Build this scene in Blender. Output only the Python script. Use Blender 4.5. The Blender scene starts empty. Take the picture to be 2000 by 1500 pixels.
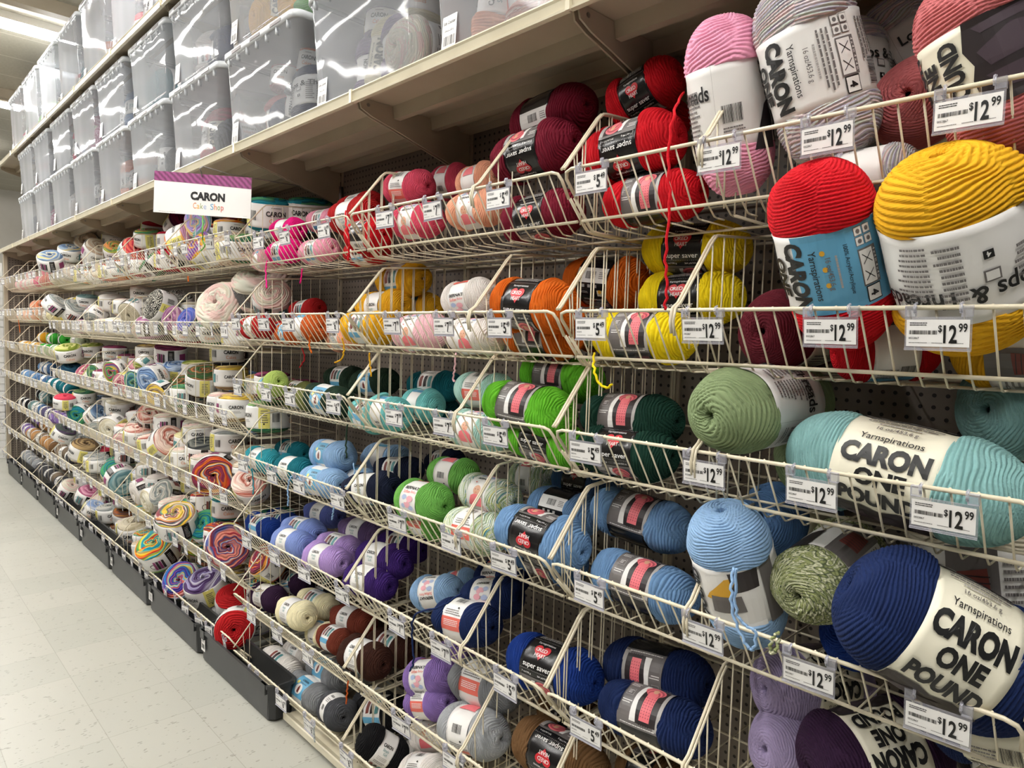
import bpy, bmesh, math, random
import numpy as np
from mathutils import Vector, Matrix
S=bpy.context.scene; COL=S.collection
# ---------------------------------------------------------------- camera
cd=bpy.data.cameras.new('camera'); cam=bpy.data.objects.new('camera',cd); COL.objects.link(cam)
cd.sensor_width=36.0; cd.lens=36.0*1350/2000; cd.clip_start=.02; cd.clip_end=100
Xc=Vector((0.69202958,0.72126264,0.02958475)); Dc=Vector((0.0681383,-0.02446627,-0.99737584)); Fc=Vector((-0.71864611,0.69222945,-0.06607699))
cam.matrix_world=Matrix(((Xc.x,-Dc.x,-Fc.x,0),(Xc.y,-Dc.y,-Fc.y,0),(Xc.z,-Dc.z,-Fc.z,1.53),(0,0,0,1)))
S.camera=cam
# ---------------------------------------------------------------- world, exposure
W=bpy.data.worlds.new('store_light'); S.world=W; W.use_nodes=True
W.node_tree.nodes['Background'].inputs[0].default_value=(1,.975,.94,1); W.node_tree.nodes['Background'].inputs[1].default_value=.07
vs=S.view_settings; vs.view_transform='Standard'; vs.look='None'; vs.gamma=1; vs.use_curve_mapping=False; vs.exposure=0.36
LAMP=50.0
CEIL=4.0
# ---------------------------------------------------------------- helpers
def lin(h):
    v=[int(h[i:i+2],16)/255 for i in (0,2,4)]
    return tuple([c/12.92 if c<=.04045 else ((c+.055)/1.055)**2.4 for c in v])+(1,)
class NT:
    def __init__(s,name):
        s.m=bpy.data.materials.new(name); s.m.use_nodes=True; s.t=s.m.node_tree; s.b=s.t.nodes['Principled BSDF']; s.out=s.t.nodes['Material Output']
    def n(s,typ,**k):
        x=s.t.nodes.new(typ)
        for a,b in k.items():
            if a.startswith('i_'): x.inputs[int(a[2:])].default_value=b
            else: setattr(x,a,b)
        return x
    def l(s,a,b): s.t.links.new(a,b)
    def math(s,op,a,b=None):
        x=s.n('ShaderNodeMath',operation=op)
        for i,v in enumerate((a,b)):
            if v is None: continue
            if isinstance(v,(int,float)): x.inputs[i].default_value=v
            else: s.l(v,x.inputs[i])
        return x.outputs[0]
    def set(s,**k):
        for a,b in k.items(): s.b.inputs[a.replace('_',' ')].default_value=b
MC={}
def plain(name,hexc,rough=.5,metal=0,**k):
    if name in MC: return MC[name]
    q=NT(name); q.set(Base_Color=lin(hexc),Roughness=rough,Metallic=metal)
    for a,b in k.items(): q.b.inputs[a.replace('_',' ')].default_value=b
    tc=q.n('ShaderNodeTexCoord'); no=q.n('ShaderNodeTexNoise',i_2=60.0); q.l(tc.outputs['Object'],no.inputs[0])
    bu=q.n('ShaderNodeBump'); bu.inputs[0].default_value=.04; q.l(no.outputs[0],bu.inputs['Height']); q.l(bu.outputs[0],q.b.inputs['Normal'])
    MC[name]=q.m; return q.m
def worn(name,h1,h2,rough,scale,lo=.45,hi=.75):
    q=NT(name); q.set(Roughness=rough)
    tc=q.n('ShaderNodeTexCoord'); no=q.n('ShaderNodeTexNoise',i_2=scale); no.inputs[3].default_value=6; q.l(tc.outputs['Object'],no.inputs[0])
    r=q.n('ShaderNodeValToRGB'); r.color_ramp.elements[0].position=lo; r.color_ramp.elements[1].position=hi
    r.color_ramp.elements[0].color=lin(h1); r.color_ramp.elements[1].color=lin(h2)
    q.l(no.outputs[0],r.inputs[0]); q.l(r.outputs[0],q.b.inputs['Base Color'])
    MC[name]=q.m; return q.m
M_wire=plain('cream_wire','d9cfb6',.32)
M_gond=worn('gondola_paint_shaded','ab9f8b','9c907c',.38,3)  # same paint as the lip, darkened so its colour carries the underside shade
M_lip=worn('shelf_lip_paint','d8d0b8','c8bfa6',.25,5)
M_steel=plain('steel','8c8a86',.3,.9)
M_blackbin=worn('black_plastic','2a2b2c','38393a',.42,6)
M_black=plain('ink_black','141414',.45)
M_white=plain('paper_white','ebe9e6',.45)
M_cream=plain('paper_cream','ece7d2',.42)
M_red=plain('ink_red','c8202c',.4)
M_gray=plain('ink_grey','6d6867',.4)
M_dkband=plain('band_black','1b1a1b',.22)
M_blue=plain('ink_blue','5fa3c8',.42)
M_coral=plain('ink_coral','de6a5c',.42)
M_pink=plain('photo_pink','e8767e',.5)
M_pinkd=plain('photo_dark_pink','b54c58',.5)
M_skin=plain('photo_skin','d9a588',.5)
M_photo=plain('photo_dark','2d2628',.4)
M_photo2=plain('photo_dark_brown','463a42',.4)
M_yel=plain('ink_yellow','e9de7a',.45)
M_gold=plain('photo_gold','dfa92f',.5)
M_brown=plain('photo_brown','7a3b34',.5)
M_teal=plain('photo_teal','4d8a8c',.5)
M_lav=plain('water_blue','a9b8d8',.5)
M_wpk=plain('water_pink','e7a9b4',.5)
M_green=plain('photo_green','8ea05a',.5)
M_lgray=plain('ink_light_grey','a9a5a2',.45)
M_orange=plain('ink_orange','e0894e',.5)
M_purp=plain('photo_purple','8a3568',.5)
# clear plastics: see-through with a soft haze and gloss
def clear(name,haze,tint,bump,scale,rough=.06,alpha=None):
    q=NT(name); q.set(Base_Color=lin(tint),Roughness=rough)
    tr=q.n('ShaderNodeBsdfTransparent'); tr.inputs[0].default_value=lin('f4f6f8')
    mx=q.n('ShaderNodeMixShader'); fr=q.n('ShaderNodeFresnel'); fr.inputs[0].default_value=1.5
    f=q.math('ADD',q.math('MULTIPLY',fr.outputs[0],.8),haze); q.l(f,mx.inputs[0]); q.l(tr.outputs[0],mx.inputs[1])
    tc=q.n('ShaderNodeTexCoord'); mp=q.n('ShaderNodeMapping'); mp.inputs['Scale'].default_value=(1,1,.55); no=q.n('ShaderNodeTexNoise',i_2=scale); no.inputs[3].default_value=.2
    q.l(tc.outputs['Object'],mp.inputs[0]); q.l(mp.outputs[0],no.inputs[0]); bu=q.n('ShaderNodeBump'); bu.inputs[0].default_value=bump; bu.inputs[1].default_value=.05
    q.l(no.outputs[0],bu.inputs['Height']); q.l(bu.outputs[0],q.b.inputs['Normal']); q.l(q.b.outputs[0],mx.inputs[2]); q.l(mx.outputs[0],q.out.inputs[0])
    MC[name]=q.m; return q.m
M_tub=clear('clear_tub_plastic',.17,'eef1f6',.16,6)
M_lid=clear('milky_lid_plastic',.62,'e3e7ea',.1,9,.25)
M_holder=clear('clear_tag_holder',.22,'e8e6ee',.02,5,.12)
M_wrap=clear('clear_wrap',.12,'eeeeee',.9,40,.05)
# ------------------------------------------------ yarn materials
YC=dict(red='c00d1c',redsolid='b01a1e',burgundy='6d0f26',claret='5a1220',darkred='a81a1c',crimson='b00c2c',pink='f0a3c0',rosepink='e79ab0',palepink='edbcc4',peach='eda98a',salmon='f0936a',coral='cf4a62',rose='bf6a6c',
 rust='b9521c',orange='cc6112',yellow='e9cf14',yellowsoft='e6ce58',paleyellow='e9dd98',gold='dba41c',mustard='c8931c',lime='62b32a',leaf='6aa94e',leaf2='36982f',lightgreen='a3ba62',olive='6f7440',forest='1f3325',darkgreen='0c3226',
 sage='7f9068',sagepale='b9c3a6',mint='a8d0c6',aqua='6fb8b6',turquoise='3296a4',teal='82aead',deepteal='106470',tealgrey='6c8684',babyblue='8aabcf',skyblue='6a8eb6',denimblue='46678f',royal='0f3078',navy='10224c',midnight='10172e',
 periwinkle='7e92cc',violetblue='55609c',lavender='a98cc6',mauve='76608c',violet='34195f',purple='8469a8',greyviolet='565070',lilac='9c8eb0',plum='2c1430',magenta='e2147c',brown='6b4e30',brownred='6e3020',choc='35190f',darkbrown='6b2c20',
 tan='b6925f',tanplain='b98a5a',taupe='867664',ivory='e8dfb8',cream='e4dcc8',white='e6e0da',whitecream2='e0dccf',grey='7d7f82',lightgrey='9fa2a5',darkgrey='46474b',charcoalplain='48484c',black='0d0d10')
YM=dict(pastel='8f9c98 d9cbcf 9a93ab c8c6cc b4bdb0 cdb3b4',stripe='e8ebe0 e8ebe0 5f96a0 d8d890 8cab72 e8ebe0',tweed='5d6647 cfcfae 39452f 8a9160',tealmix='1c7f9c 2c98a4 17546c 55a06c',greenmix='2c6b58 4e8c5c 1f4a4a 7b9d60',
 pastelrain='8fb8e0 a0dca8 f0a8c8 e8d070 b8a0dc',orangemix='e07020 f0a030 b04018 7c2c40',sunset='f09020 e04a20 f0b840 c090b0',citrus='f0a020 e8c030 b04890 7058a0',creammix='e6e0d0 d8c8b0 c0a890',purplered='5a1c50 c02048 30183c 88204c',
 crimson='b00c2c a0142c c8183c',yellowmix='e0c020 30489c c02838 38885c',coralred='e04858 c03048 f07868',greenyel='48a050 e0d060 208860 f0a060',paledust='d8cdc0 c8b0a8 e4dcd0',bluegold='7c98b4 e0c060 a0b4c4 5c708c',whitecream='e8e2d4 d8cdb8 cfd0c0 dcbcb4',
 lilacmix='a07090 c898b4 8c5c80',bluelilac='6878c0 9c88c8 5060b0',redmix='b02830 c8404c 802028',charcoal='383a40 505058 282a30',charcoalmix='5a5c58 84867e 34383a',blackwhite='141414 1c1c1c 141414 d8d4c8',tweedcream='b0a890 dcd4c0 807860 c8bca0',
 greymix='8c9490 b0b4b0 6c7478 c4c0b8',tealgrey='7c9c9c 98b4b0 5c7c80',brownorange='4c4030 7c5c3c b87048 3c5c34',bluemix='5c80b4 90acd0 3c5888 b4c4d8',greenblue='4c9068 6488b0 8cb860 305c70',tanmix='a8906c 7c6448 c8b490 e0c050',plummix='7c2c50 a04c6c 5c2440',
 rosemix='b03058 d07088 8c2848 d8a0a8',olivemix='8c9c38 6c7c2c a8b450 d0cc88',darkteal='1c4860 2c5c70 183850',rainbowbrown='d87028 c03428 3c4870 e0d4c0 f0a030 4c2c34 8c3450',paleyellow='ece4b8 e4dca8',blush='e8c0b4 d89080 b05848 f0d8cc',beigemix='b8ac94 a09478 ccc2ac',
 palepinkmix='dcb0ac e8ccc8 c89898',aquagrey='90b0ac b4c4c0',ivorymix='dcd4bc ccc2a4 e8e4d4',bluegreymix='6c88a8 98b0c8 4c6484',tealmix2='208890',rosered='e05868 c83850',redblueswirl='b83438 3c5ca0 dcccc8 c86858 702030 2c4c80 d88878',
 stripecake='e8e0d8 d88838 28304c e8e0d8 8c2c3c 2c7c70 e0b840',redstripe='c85820 702c58 e0a030 e0d0c8',bluefade='3c58a8 c8d0e4 e0e2e8',tealfade='80a8b0 5c8894 a4c0c4',seafoam='5cac8c 7cc4a4 3c8c74',yellowbrown='64503c 8c7050 4c3a2c b09468',greypurple='6c7468 603c70 4c5450',
 rainbow='208c8c f0b820 e06420 b02830 2c8c48 e8d030 208c9c',bluerain='3880c4 284890 e8d040 50b4dc e06c3c 4c3c90',purplegrey='a49cc0 5c4474 8c84ac c0bcc8 48305c',rustmix='b8642c 5c5454 d08838 705c58',palebluewh='b8c8e0 d8dce8 8ca4d0',pinkmix='c87898 e0a8bc a85878')
def yarn(key):
    nm='yarn_'+key
    if nm in MC: return MC[nm]
    q=NT(nm); q.set(Roughness=.88); q.b.inputs['Sheen Weight'].default_value=.25; q.b.inputs['Sheen Roughness'].default_value=.5; q.b.inputs['Specular IOR Level'].default_value=.25
    uv=q.n('ShaderNodeUVMap'); sp=q.n('ShaderNodeSeparateXYZ'); q.l(uv.outputs[0],sp.inputs[0]); U,V=sp.outputs[0],sp.outputs[1]
    def cxy(a,b):
        c=q.n('ShaderNodeCombineXYZ'); q.l(a,c.inputs[0]); q.l(b,c.inputs[1]); return c.outputs[0]
    if key in YM:
        cols=YM[key].split()
        su,sv=.16,.012
        if key=='stripe': su,sv=.75,.03
        if key=='tweed': su,sv=.25,.5
        if key=='blackwhite' or key=='tweedcream': su,sv=.9,.6
        if key=='pastel': su,sv=.4,.03
        no=q.n('ShaderNodeTexNoise',i_2=1.0); no.inputs[3].default_value=0
        q.l(cxy(q.math('MULTIPLY',U,su*1.6),q.math('MULTIPLY',V,sv)),no.inputs[0])
        x=q.math('FRACT',q.math('MULTIPLY',no.outputs[0],3.1))
        r=q.n('ShaderNodeValToRGB'); cr=r.color_ramp; cr.interpolation='CONSTANT' if key in('stripe',) else 'LINEAR'
        cr.elements[0].color=lin(cols[0]); cr.elements[0].position=0; cr.elements[1].color=lin(cols[-1]); cr.elements[1].position=(len(cols)-1)/len(cols)+.02
        for i,c in enumerate(cols[1:-1]):
            e=cr.elements.new((i+1)/len(cols)); e.color=lin(c)
        q.l(x,r.inputs[0]); base=r.outputs[0]
        tint=lin(cols[0])
    else:
        rgb=q.n('ShaderNodeRGB'); rgb.outputs[0].default_value=lin(YC[key]); base=rgb.outputs[0]; tint=lin(YC[key])
    n2=q.n('ShaderNodeTexNoise',i_2=1.0); q.l(cxy(q.math('MULTIPLY',U,.9),q.math('MULTIPLY',V,.06)),n2.inputs[0])
    hs=q.n('ShaderNodeHueSaturation'); q.l(base,hs.inputs['Color']); mr=q.n('ShaderNodeMapRange'); mr.inputs[1].default_value=.3; mr.inputs[2].default_value=.7; mr.inputs[3].default_value=.88; mr.inputs[4].default_value=1.14
    q.l(n2.outputs[0],mr.inputs[0]); q.l(mr.outputs[0],hs.inputs['Value']); q.l(hs.outputs[0],q.b.inputs['Base Color'])
    q.b.inputs['Sheen Tint'].default_value=tint
    tau=2*math.pi
    ridge=q.math('ABSOLUTE',q.math('SINE',q.math('MULTIPLY',U,tau/2)))
    ply=q.math('SINE',q.math('ADD',q.math('MULTIPLY',V,tau*.75),q.math('MULTIPLY',U,tau*1.0)))
    fz=q.n('ShaderNodeTexNoise',i_2=1.0); fz.inputs[3].default_value=3; q.l(cxy(q.math('MULTIPLY',U,7),q.math('MULTIPLY',V,5)),fz.inputs[0])
    h=q.math('ADD',q.math('ADD',ridge,q.math('MULTIPLY',ply,.14)),q.math('MULTIPLY',fz.outputs[0],.25))
    bu=q.n('ShaderNodeBump'); bu.inputs[0].default_value=.75; bu.inputs[1].default_value=.0016; q.l(h,bu.inputs['Height']); q.l(bu.outputs[0],q.b.inputs['Normal'])
    MC[nm]=q.m; return q.m
# ------------------------------------------------ mesh builders
def mesh_from(name,V,F,mats,mi=None,uv=None,smooth=True):
    me=bpy.data.meshes.new(name); V=np.asarray(V,dtype=np.float32); F=np.asarray(F,dtype=np.int32)
    me.vertices.add(len(V)); me.vertices.foreach_set('co',V.ravel())
    k=F.shape[1]; me.loops.add(F.size); me.loops.foreach_set('vertex_index',F.ravel())
    me.polygons.add(len(F)); me.polygons.foreach_set('loop_start',np.arange(0,F.size,k,dtype=np.int32)); me.polygons.foreach_set('loop_total',np.full(len(F),k,dtype=np.int32))
    for m in mats: me.materials.append(m)
    if mi is not None: me.polygons.foreach_set('material_index',np.asarray(mi,dtype=np.int32))
    if smooth: me.polygons.foreach_set('use_smooth',np.ones(len(F),dtype=bool))
    if uv is not None:
        l=me.uv_layers.new(name='UVMap'); l.data.foreach_set('uv',np.asarray(uv,dtype=np.float32).ravel())
    me.update(); me.validate(); return me
def obj(name,me,parent=None,loc=None,kind=None):
    o=bpy.data.objects.new(name,me); COL.objects.link(o)
    if parent: o.parent=parent
    if loc is not None: o.location=loc
    if kind: o['kind']=kind
    return o
def thing(name,label,cat,loc=(0,0,0),group=None):
    o=bpy.data.objects.new(name,None); COL.objects.link(o); o.location=loc; o.empty_display_size=.05
    o['label']=label; o['category']=cat
    if group: o['group']=group
    return o
def tag(o,label,cat,group=None):
    o['label']=label; o['category']=cat
    if group: o['group']=group
class MB:
    def __init__(s): s.v=[]; s.f=[]; s.mi=[]; s.mats=[]
    def mat(s,m):
        if m not in s.mats: s.mats.append(m)
        return s.mats.index(m)
    def add(s,vs,fs,m):
        b=len(s.v); s.v+=list(vs); i=s.mat(m)
        for f in fs: s.f.append([b+x for x in f]); s.mi.append(i)
    def box(s,x0,x1,y0,y1,z0,z1,m):
        s.add([(x0,y0,z0),(x1,y0,z0),(x1,y1,z0),(x0,y1,z0),(x0,y0,z1),(x1,y0,z1),(x1,y1,z1),(x0,y1,z1)],[(0,3,2,1),(4,5,6,7),(0,1,5,4),(1,2,6,5),(2,3,7,6),(3,0,4,7)],m)
    def prism(s,poly,axis,a0,a1,m):
        # poly: 2D points, extruded along axis ('x': poly in (y,z))
        n=len(poly)
        def P(p,a): return (a,p[0],p[1]) if axis=='x' else ((p[0],a,p[1]) if axis=='y' else (p[0],p[1],a))
        s.add([P(p,a0) for p in poly]+[P(p,a1) for p in poly],[tuple(range(n))[::-1],tuple(range(n,2*n))]+[(i,(i+1)%n,n+(i+1)%n,n+i) for i in range(n)],m)
    def tube(s,pts,r,m,n=6,closed=False):
        pts=[Vector(p) for p in pts]; rings=[]; prev=None
        for i,p in enumerate(pts):
            a=pts[max(i-1,0)]; b=pts[min(i+1,len(pts)-1)]; d=(b-a).normalized()
            if prev is None: u=d.orthogonal().normalized()
            else: u=(prev-d*prev.dot(d)).normalized()
            prev=u; w=d.cross(u)
            rings.append([p+u*(r*math.cos(2*math.pi*k/n))+w*(r*math.sin(2*math.pi*k/n)) for k in range(n)])
        vs=[tuple(v) for rg in rings for v in rg]; fs=[]
        for i in range(len(pts)-1):
            for k in range(n):
                k2=(k+1)%n; fs.append((i*n+k,i*n+k2,(i+1)*n+k2,(i+1)*n+k))
        fs.append(tuple(range(n))[::-1]); fs.append(tuple(range((len(pts)-1)*n,len(pts)*n)))
        s.add(vs,fs,m)
    def mesh(s,name,smooth=False):
        me=bpy.data.meshes.new(name); me.from_pydata(s.v,[],s.f)
        for m in s.mats: me.materials.append(m)
        me.polygons.foreach_set('material_index',s.mi)
        if smooth: me.polygons.foreach_set('use_smooth',[len(f)==4 for f in s.f])
        me.update(); return me
# ------------------------------------------------ text and printed bands
TC={}
def text2d(s,bold=0,res=3):
    k=(s,bold)
    if k in TC: return TC[k]
    cu=bpy.data.curves.new('t','FONT'); cu.body=s; cu.size=1; cu.offset=bold; cu.resolution_u=res; cu.fill_mode='BOTH'
    o=bpy.data.objects.new('t',cu); me=bpy.data.meshes.new_from_object(o)
    V=[(v.co.x,v.co.y) for v in me.vertices]; F=[tuple(p.vertices) for p in me.polygons]
    bpy.data.objects.remove(o); bpy.data.meshes.remove(me); bpy.data.curves.remove(cu)
    if V:
        x0=min(v[0] for v in V); x1=max(v[0] for v in V); cx=(x0+x1)/2
        V=[(x-cx,y-.35) for x,y in V]; w=x1-x0
    else: w=0
    TC[k]=(V,F,w); return TC[k]
class Pr:
    def __init__(s): s.v=[]; s.f=[]; s.mi=[]; s.mats=[]
    def add(s,vs,fs,m,lay):
        if m not in s.mats: s.mats.append(m)
        b=len(s.v); s.v+=[(x,y,lay) for x,y in vs]; i=s.mats.index(m)
        for f in fs: s.f.append([b+q for q in f]); s.mi.append(i)
    def rect(s,x,y,w,h,m,lay=0): s.add([(x-w/2,y-h/2),(x+w/2,y-h/2),(x+w/2,y+h/2),(x-w/2,y+h/2)],[(0,1,2,3)],m,lay)
    def poly(s,pts,m,lay=0): s.add(pts,[tuple(range(len(pts)))],m,lay)
    def disc(s,x,y,rx,ry,m,lay=0,n=20): s.poly([(x+rx*math.cos(2*math.pi*k/n),y+ry*math.sin(2*math.pi*k/n)) for k in range(n)],m,lay)
    def text(s,t,x,y,size,m,bold=.0,lay=2,wid=None,rot=0,res=3):
        V,F,w=text2d(t,bold,res); sx=size if wid is None else wid/max(w,1e-6)
        c,q=math.cos(rot),math.sin(rot)
        s.add([(x+c*a*sx-q*b*size,y+q*a*sx+c*b*size) for a,b in V],F,m,lay)
    def lines(s,x,y,w,h,n,m,lay=2,seed=0):
        rr=random.Random(seed+n*7+int(x*100)); st=h/n
        for i in range(n):
            yy=y+h/2-(i+.5)*st; cx=x-w/2; lim=x+w/2-rr.random()*w*.25
            while cx<lim:
                ww=rr.uniform(.05,.16)*w; s.rect(cx+ww/2,yy,ww*.86,st*.42,m,lay); cx+=ww
    def barcode(s,x,y,w,h,m,lay=2,n=16,seed=1):
        rr=random.Random(seed); 
        for i in range(n):
            s.rect(x-w/2+(i+.5)*w/n,y,w/n*rr.choice([.3,.5,.75]),h,m,lay)
    def heart(s,x,y,sz,m,lay=1,flip=1):
        P=[]
        for k in range(28):
            t=2*math.pi*k/28; P.append((x+sz*16*math.sin(t)**3/34,y+flip*sz*(13*math.cos(t)-5*math.cos(2*t)-2*math.cos(3*t)-math.cos(4*t)+2)/34))
        if flip*1>0: P=P[::-1]
        s.poly(P,m,lay)
    def wrap(s,name,rfun,circ=False,step=.16,gap=.020,dl=.005):
        bm=bmesh.new(); vs=[bm.verts.new((v[0],v[1],v[2])) for v in s.v]
        for f,i in zip(s.f,s.mi):
            try:
                q=bm.faces.new([vs[a] for a in f]); q.material_index=i
            except ValueError: pass
        ax=Vector((1,0,0)) if circ else Vector((0,1,0))
        for k in range(-22,23):
            g=bm.verts[:]+bm.edges[:]+bm.faces[:]
            bmesh.ops.bisect_plane(bm,geom=g,dist=1e-5,plane_co=ax*(k*step),plane_no=ax)
        ay=Vector((0,1,0)) if circ else Vector((1,0,0))
        for k in range(-5,6):
            g=bm.verts[:]+bm.edges[:]+bm.faces[:]
            bmesh.ops.bisect_plane(bm,geom=g,dist=1e-5,plane_co=ay*(k*step+.003),plane_no=ay)
        for v in bm.verts:
            u,w,l=v.co
            x,t=(w,-u) if circ else (u,w)
            r=rfun(x)+gap+l*dl
            v.co=Vector((x,r*math.sin(t),r*math.cos(t)))
        me=bpy.data.meshes.new(name); bm.to_mesh(me); bm.free()
        for m in s.mats: me.materials.append(m)
        return me
    def flat(s,name,dl=.0004,axis='xz'):
        # u -> x, v -> z, faces -y
        me=bpy.data.meshes.new(name); me.from_pydata([(a,-l*dl,b) for a,b,l in s.v],[],s.f)
        for m in s.mats: me.materials.append(m)
        me.polygons.foreach_set('material_index',s.mi); me.update(); return me
# ------------------------------------------------ skein geometry, unit radius
FAM=dict(# L, band half width, end power, strand width, starts, pinch
 RH=dict(L=3.9,hb=.76,p=4.2,w=.112,m=9,pin=.08),
 SS=dict(L=3.9,hb=.62,p=4.6,w=.125,m=5,pin=.08),
 SF=dict(L=3.1,hb=.36,p=3.8,w=.13,m=6,pin=.06),
 OP=dict(L=3.7,hb=.76,p=3.9,w=.070,m=12,pin=.06),
 LT=dict(L=3.7,hb=.82,p=3.8,w=.092,m=12,pin=.06),
 BS=dict(L=3.3,hb=.56,p=2.7,w=.088,m=22,pin=.14),
 CK=dict(L=1.5,hb=.50,p=7.0,w=.115,m=5,pin=.03),
 CW=dict(L=1.5,hb=.30,p=5.0,w=.14,m=9,pin=.0))
def rbody(k,x):
    f=FAM[k]; h=f['L']/2; a=np.clip(np.abs(x)/h,0,1)
    r=(1-a**f['p'])**(1/2.0 if k not in('CK','CW') else .5)
    hb=f['hb']; d=np.clip((np.abs(x)-hb*.8)/(.35*hb+.08),0,1); d=d*d*(3-2*d)
    return r*(1-f['pin']*(1-d))
def rband(k,x): return float(rbody(k,np.array(min(abs(x),FAM[k]['hb'])))) + .03*(1-abs(x)/(FAM[k]['hb']*1.3)) 
def skein_mesh(k,lev,seed,mat):
    f=FAM[k]; ns,nphi={'hi':(380,96),'mid':(230,48),'lo':(64,28)}[lev]
    if k in('CK','CW'): ns=int(ns*.8)
    rng=np.random.RandomState(seed*17+5); h=f['L']/2
    a=np.linspace(-1,1,1601); x=np.sin(a*np.pi/2)*h; r=rbody(k,x)
    # the middle of each end is drawn in
    rr0=.10; ring=np.clip(1-r/.45,0,1); x=x-np.sign(x)*ring**2*(.22 if k!='CK' else .16); 
    good=r>rr0; x=x[good]; r=r[good]
    x=np.concatenate([[x[0]+.16],x,[x[-1]-.16]]); r=np.concatenate([[rr0*.55],r,[rr0*.55]])
    ds=np.hypot(np.diff(x),np.diff(r)); s=np.concatenate([[0],np.cumsum(ds)])
    w=f['w']; m=f['m']; rate=np.sqrt(np.maximum(1/w**2-(m/(2*np.pi*np.maximum(r,.02)))**2,(.12/w)**2)); P=np.concatenate([[0],np.cumsum(.5*(rate[1:]+rate[:-1])*ds)])
    si=np.linspace(0,s[-1],ns); xi=np.interp(si,s,x); ri=np.interp(si,s,r); Pi=np.interp(si,s,P)
    ph=np.arange(nphi)*2*np.pi/nphi
    SI,PH=np.meshgrid(si,ph,indexing='ij'); XI=xi[:,None]+0*PH; RI=ri[:,None]+0*PH; PI_=Pi[:,None]+0*PH
    def noise(n,fs,fp,amp):
        o=0
        for _ in range(n): o=o+np.sin(SI*rng.uniform(.3,1)*fs+PH*rng.randint(-fp,fp+1)+rng.uniform(0,6.3))
        return amp*o/n
    warp=noise(6,5,3,1.6)+noise(6,12,7,.75)
    ph1=PI_+m*PH/(2*np.pi)+warp; m2=-m if k!='BS' else -m+10
    ph2=PI_*1.0-m*PH/(2*np.pi)+noise(6,6,4,1.6)
    pr=lambda q: np.abs(np.sin(np.pi*q))**.62
    mask=noise(8,3.2,3,3.0)*np.clip((RI-.45)/.3,0,1)-.15
    if k in('CK',): mask=mask*0-1
    hh1=pr(ph1); hh2=pr(ph2)+np.clip(mask,-3,3)*1.2
    win=hh2>hh1
    if lev=='lo': disp=np.zeros_like(hh1)
    else: disp=np.maximum(hh1,np.where(mask>-.9,hh2*.95,hh1))*.54*w
    lump=noise(7,3.0,2,.035 if k!='BS' else .06)+(noise(5,9,5,.012))
    inb=np.clip((FAM[k]['hb']-np.abs(XI))/.06,0,1)
    lump=lump*(1-inb); disp=np.where(inb>.5,0,disp)
    # normals in profile plane
    tx=np.gradient(xi); tr=np.gradient(ri); nl=np.hypot(tx,tr)+1e-9; nx=-tr/nl; nr=tx/nl
    R2=np.maximum(RI+nr[:,None]*(disp-.5*w)+lump*np.clip(RI*1.5,0,1),.01); X2=XI+nx[:,None]*(disp-.5*w)
    oval=1+.035*np.sin(2*PH+rng.uniform(0,6))*(1-inb)
    V=np.stack([X2,R2*np.sin(PH)*oval,R2*np.cos(PH)*oval],-1).reshape(-1,3)
    i=np.arange(ns-1)[:,None]; j=np.arange(nphi)[None,:]; j2=(j+1)%nphi
    F=np.stack([i*nphi+j,i*nphi+j2,(i+1)*nphi+j2,(i+1)*nphi+j],-1).reshape(-1,4)
    if k=='BS' or True: F=F[:,::-1]
    sgn=np.where(win,-m,m)
    Uv=np.where(win,ph2,ph1); Vv=RI*PH/w
    def at(ii,jj,wrapd):
        U=Uv[ii,jj%nphi]+np.where(wrapd,sgn[ii,jj%nphi],0); Vx=Vv[ii,jj%nphi]+np.where(wrapd,RI[ii,jj%nphi]*2*np.pi/w,0); return np.stack([U,Vx],-1)
    ii=np.broadcast_to(i,(ns-1,nphi)); jj=np.broadcast_to(j,(ns-1,nphi)); wr=(jj==nphi-1)
    no=np.zeros_like(wr)
    # reduce winner flips inside one face: take one field per face
    uvs=np.stack([at(ii,jj,no),at(ii,jj+1,wr),at(ii+1,jj+1,wr),at(ii+1,jj,no)],2)
    wf=win[ii,jj]
    def fld(A,mm,ii_,jj_,wd): return A[ii_,jj_%nphi]+np.where(wd,mm,0)
    U4=np.stack([np.where(wf,fld(ph2,-m,a_,b_,c_),fld(ph1,m,a_,b_,c_)) for a_,b_,c_ in ((ii,jj,no),(ii,jj+1,wr),(ii+1,jj+1,wr),(ii+1,jj,no))],-1)
    uvs[...,0]=U4
    uvs=uvs[:,:,::-1,:].reshape(-1,2)
    return mesh_from('yarn_%s'%k,V,F,[mat],uv=uvs)
SK={}
def get_skein(k,lev,seed,ykey):
    if k=='CW': pass
    b=(k,lev,seed)
    if b not in SK: SK[b]={}
    d=SK[b]
    if ykey in d: return d[ykey]
    if not d: me=skein_mesh(k,lev,seed,yarn(ykey))
    else:
        me=next(iter(d.values())).copy(); me.materials.clear(); me.materials.append(yarn(ykey))
    d[ykey]=me; return me
BD={}
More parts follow.
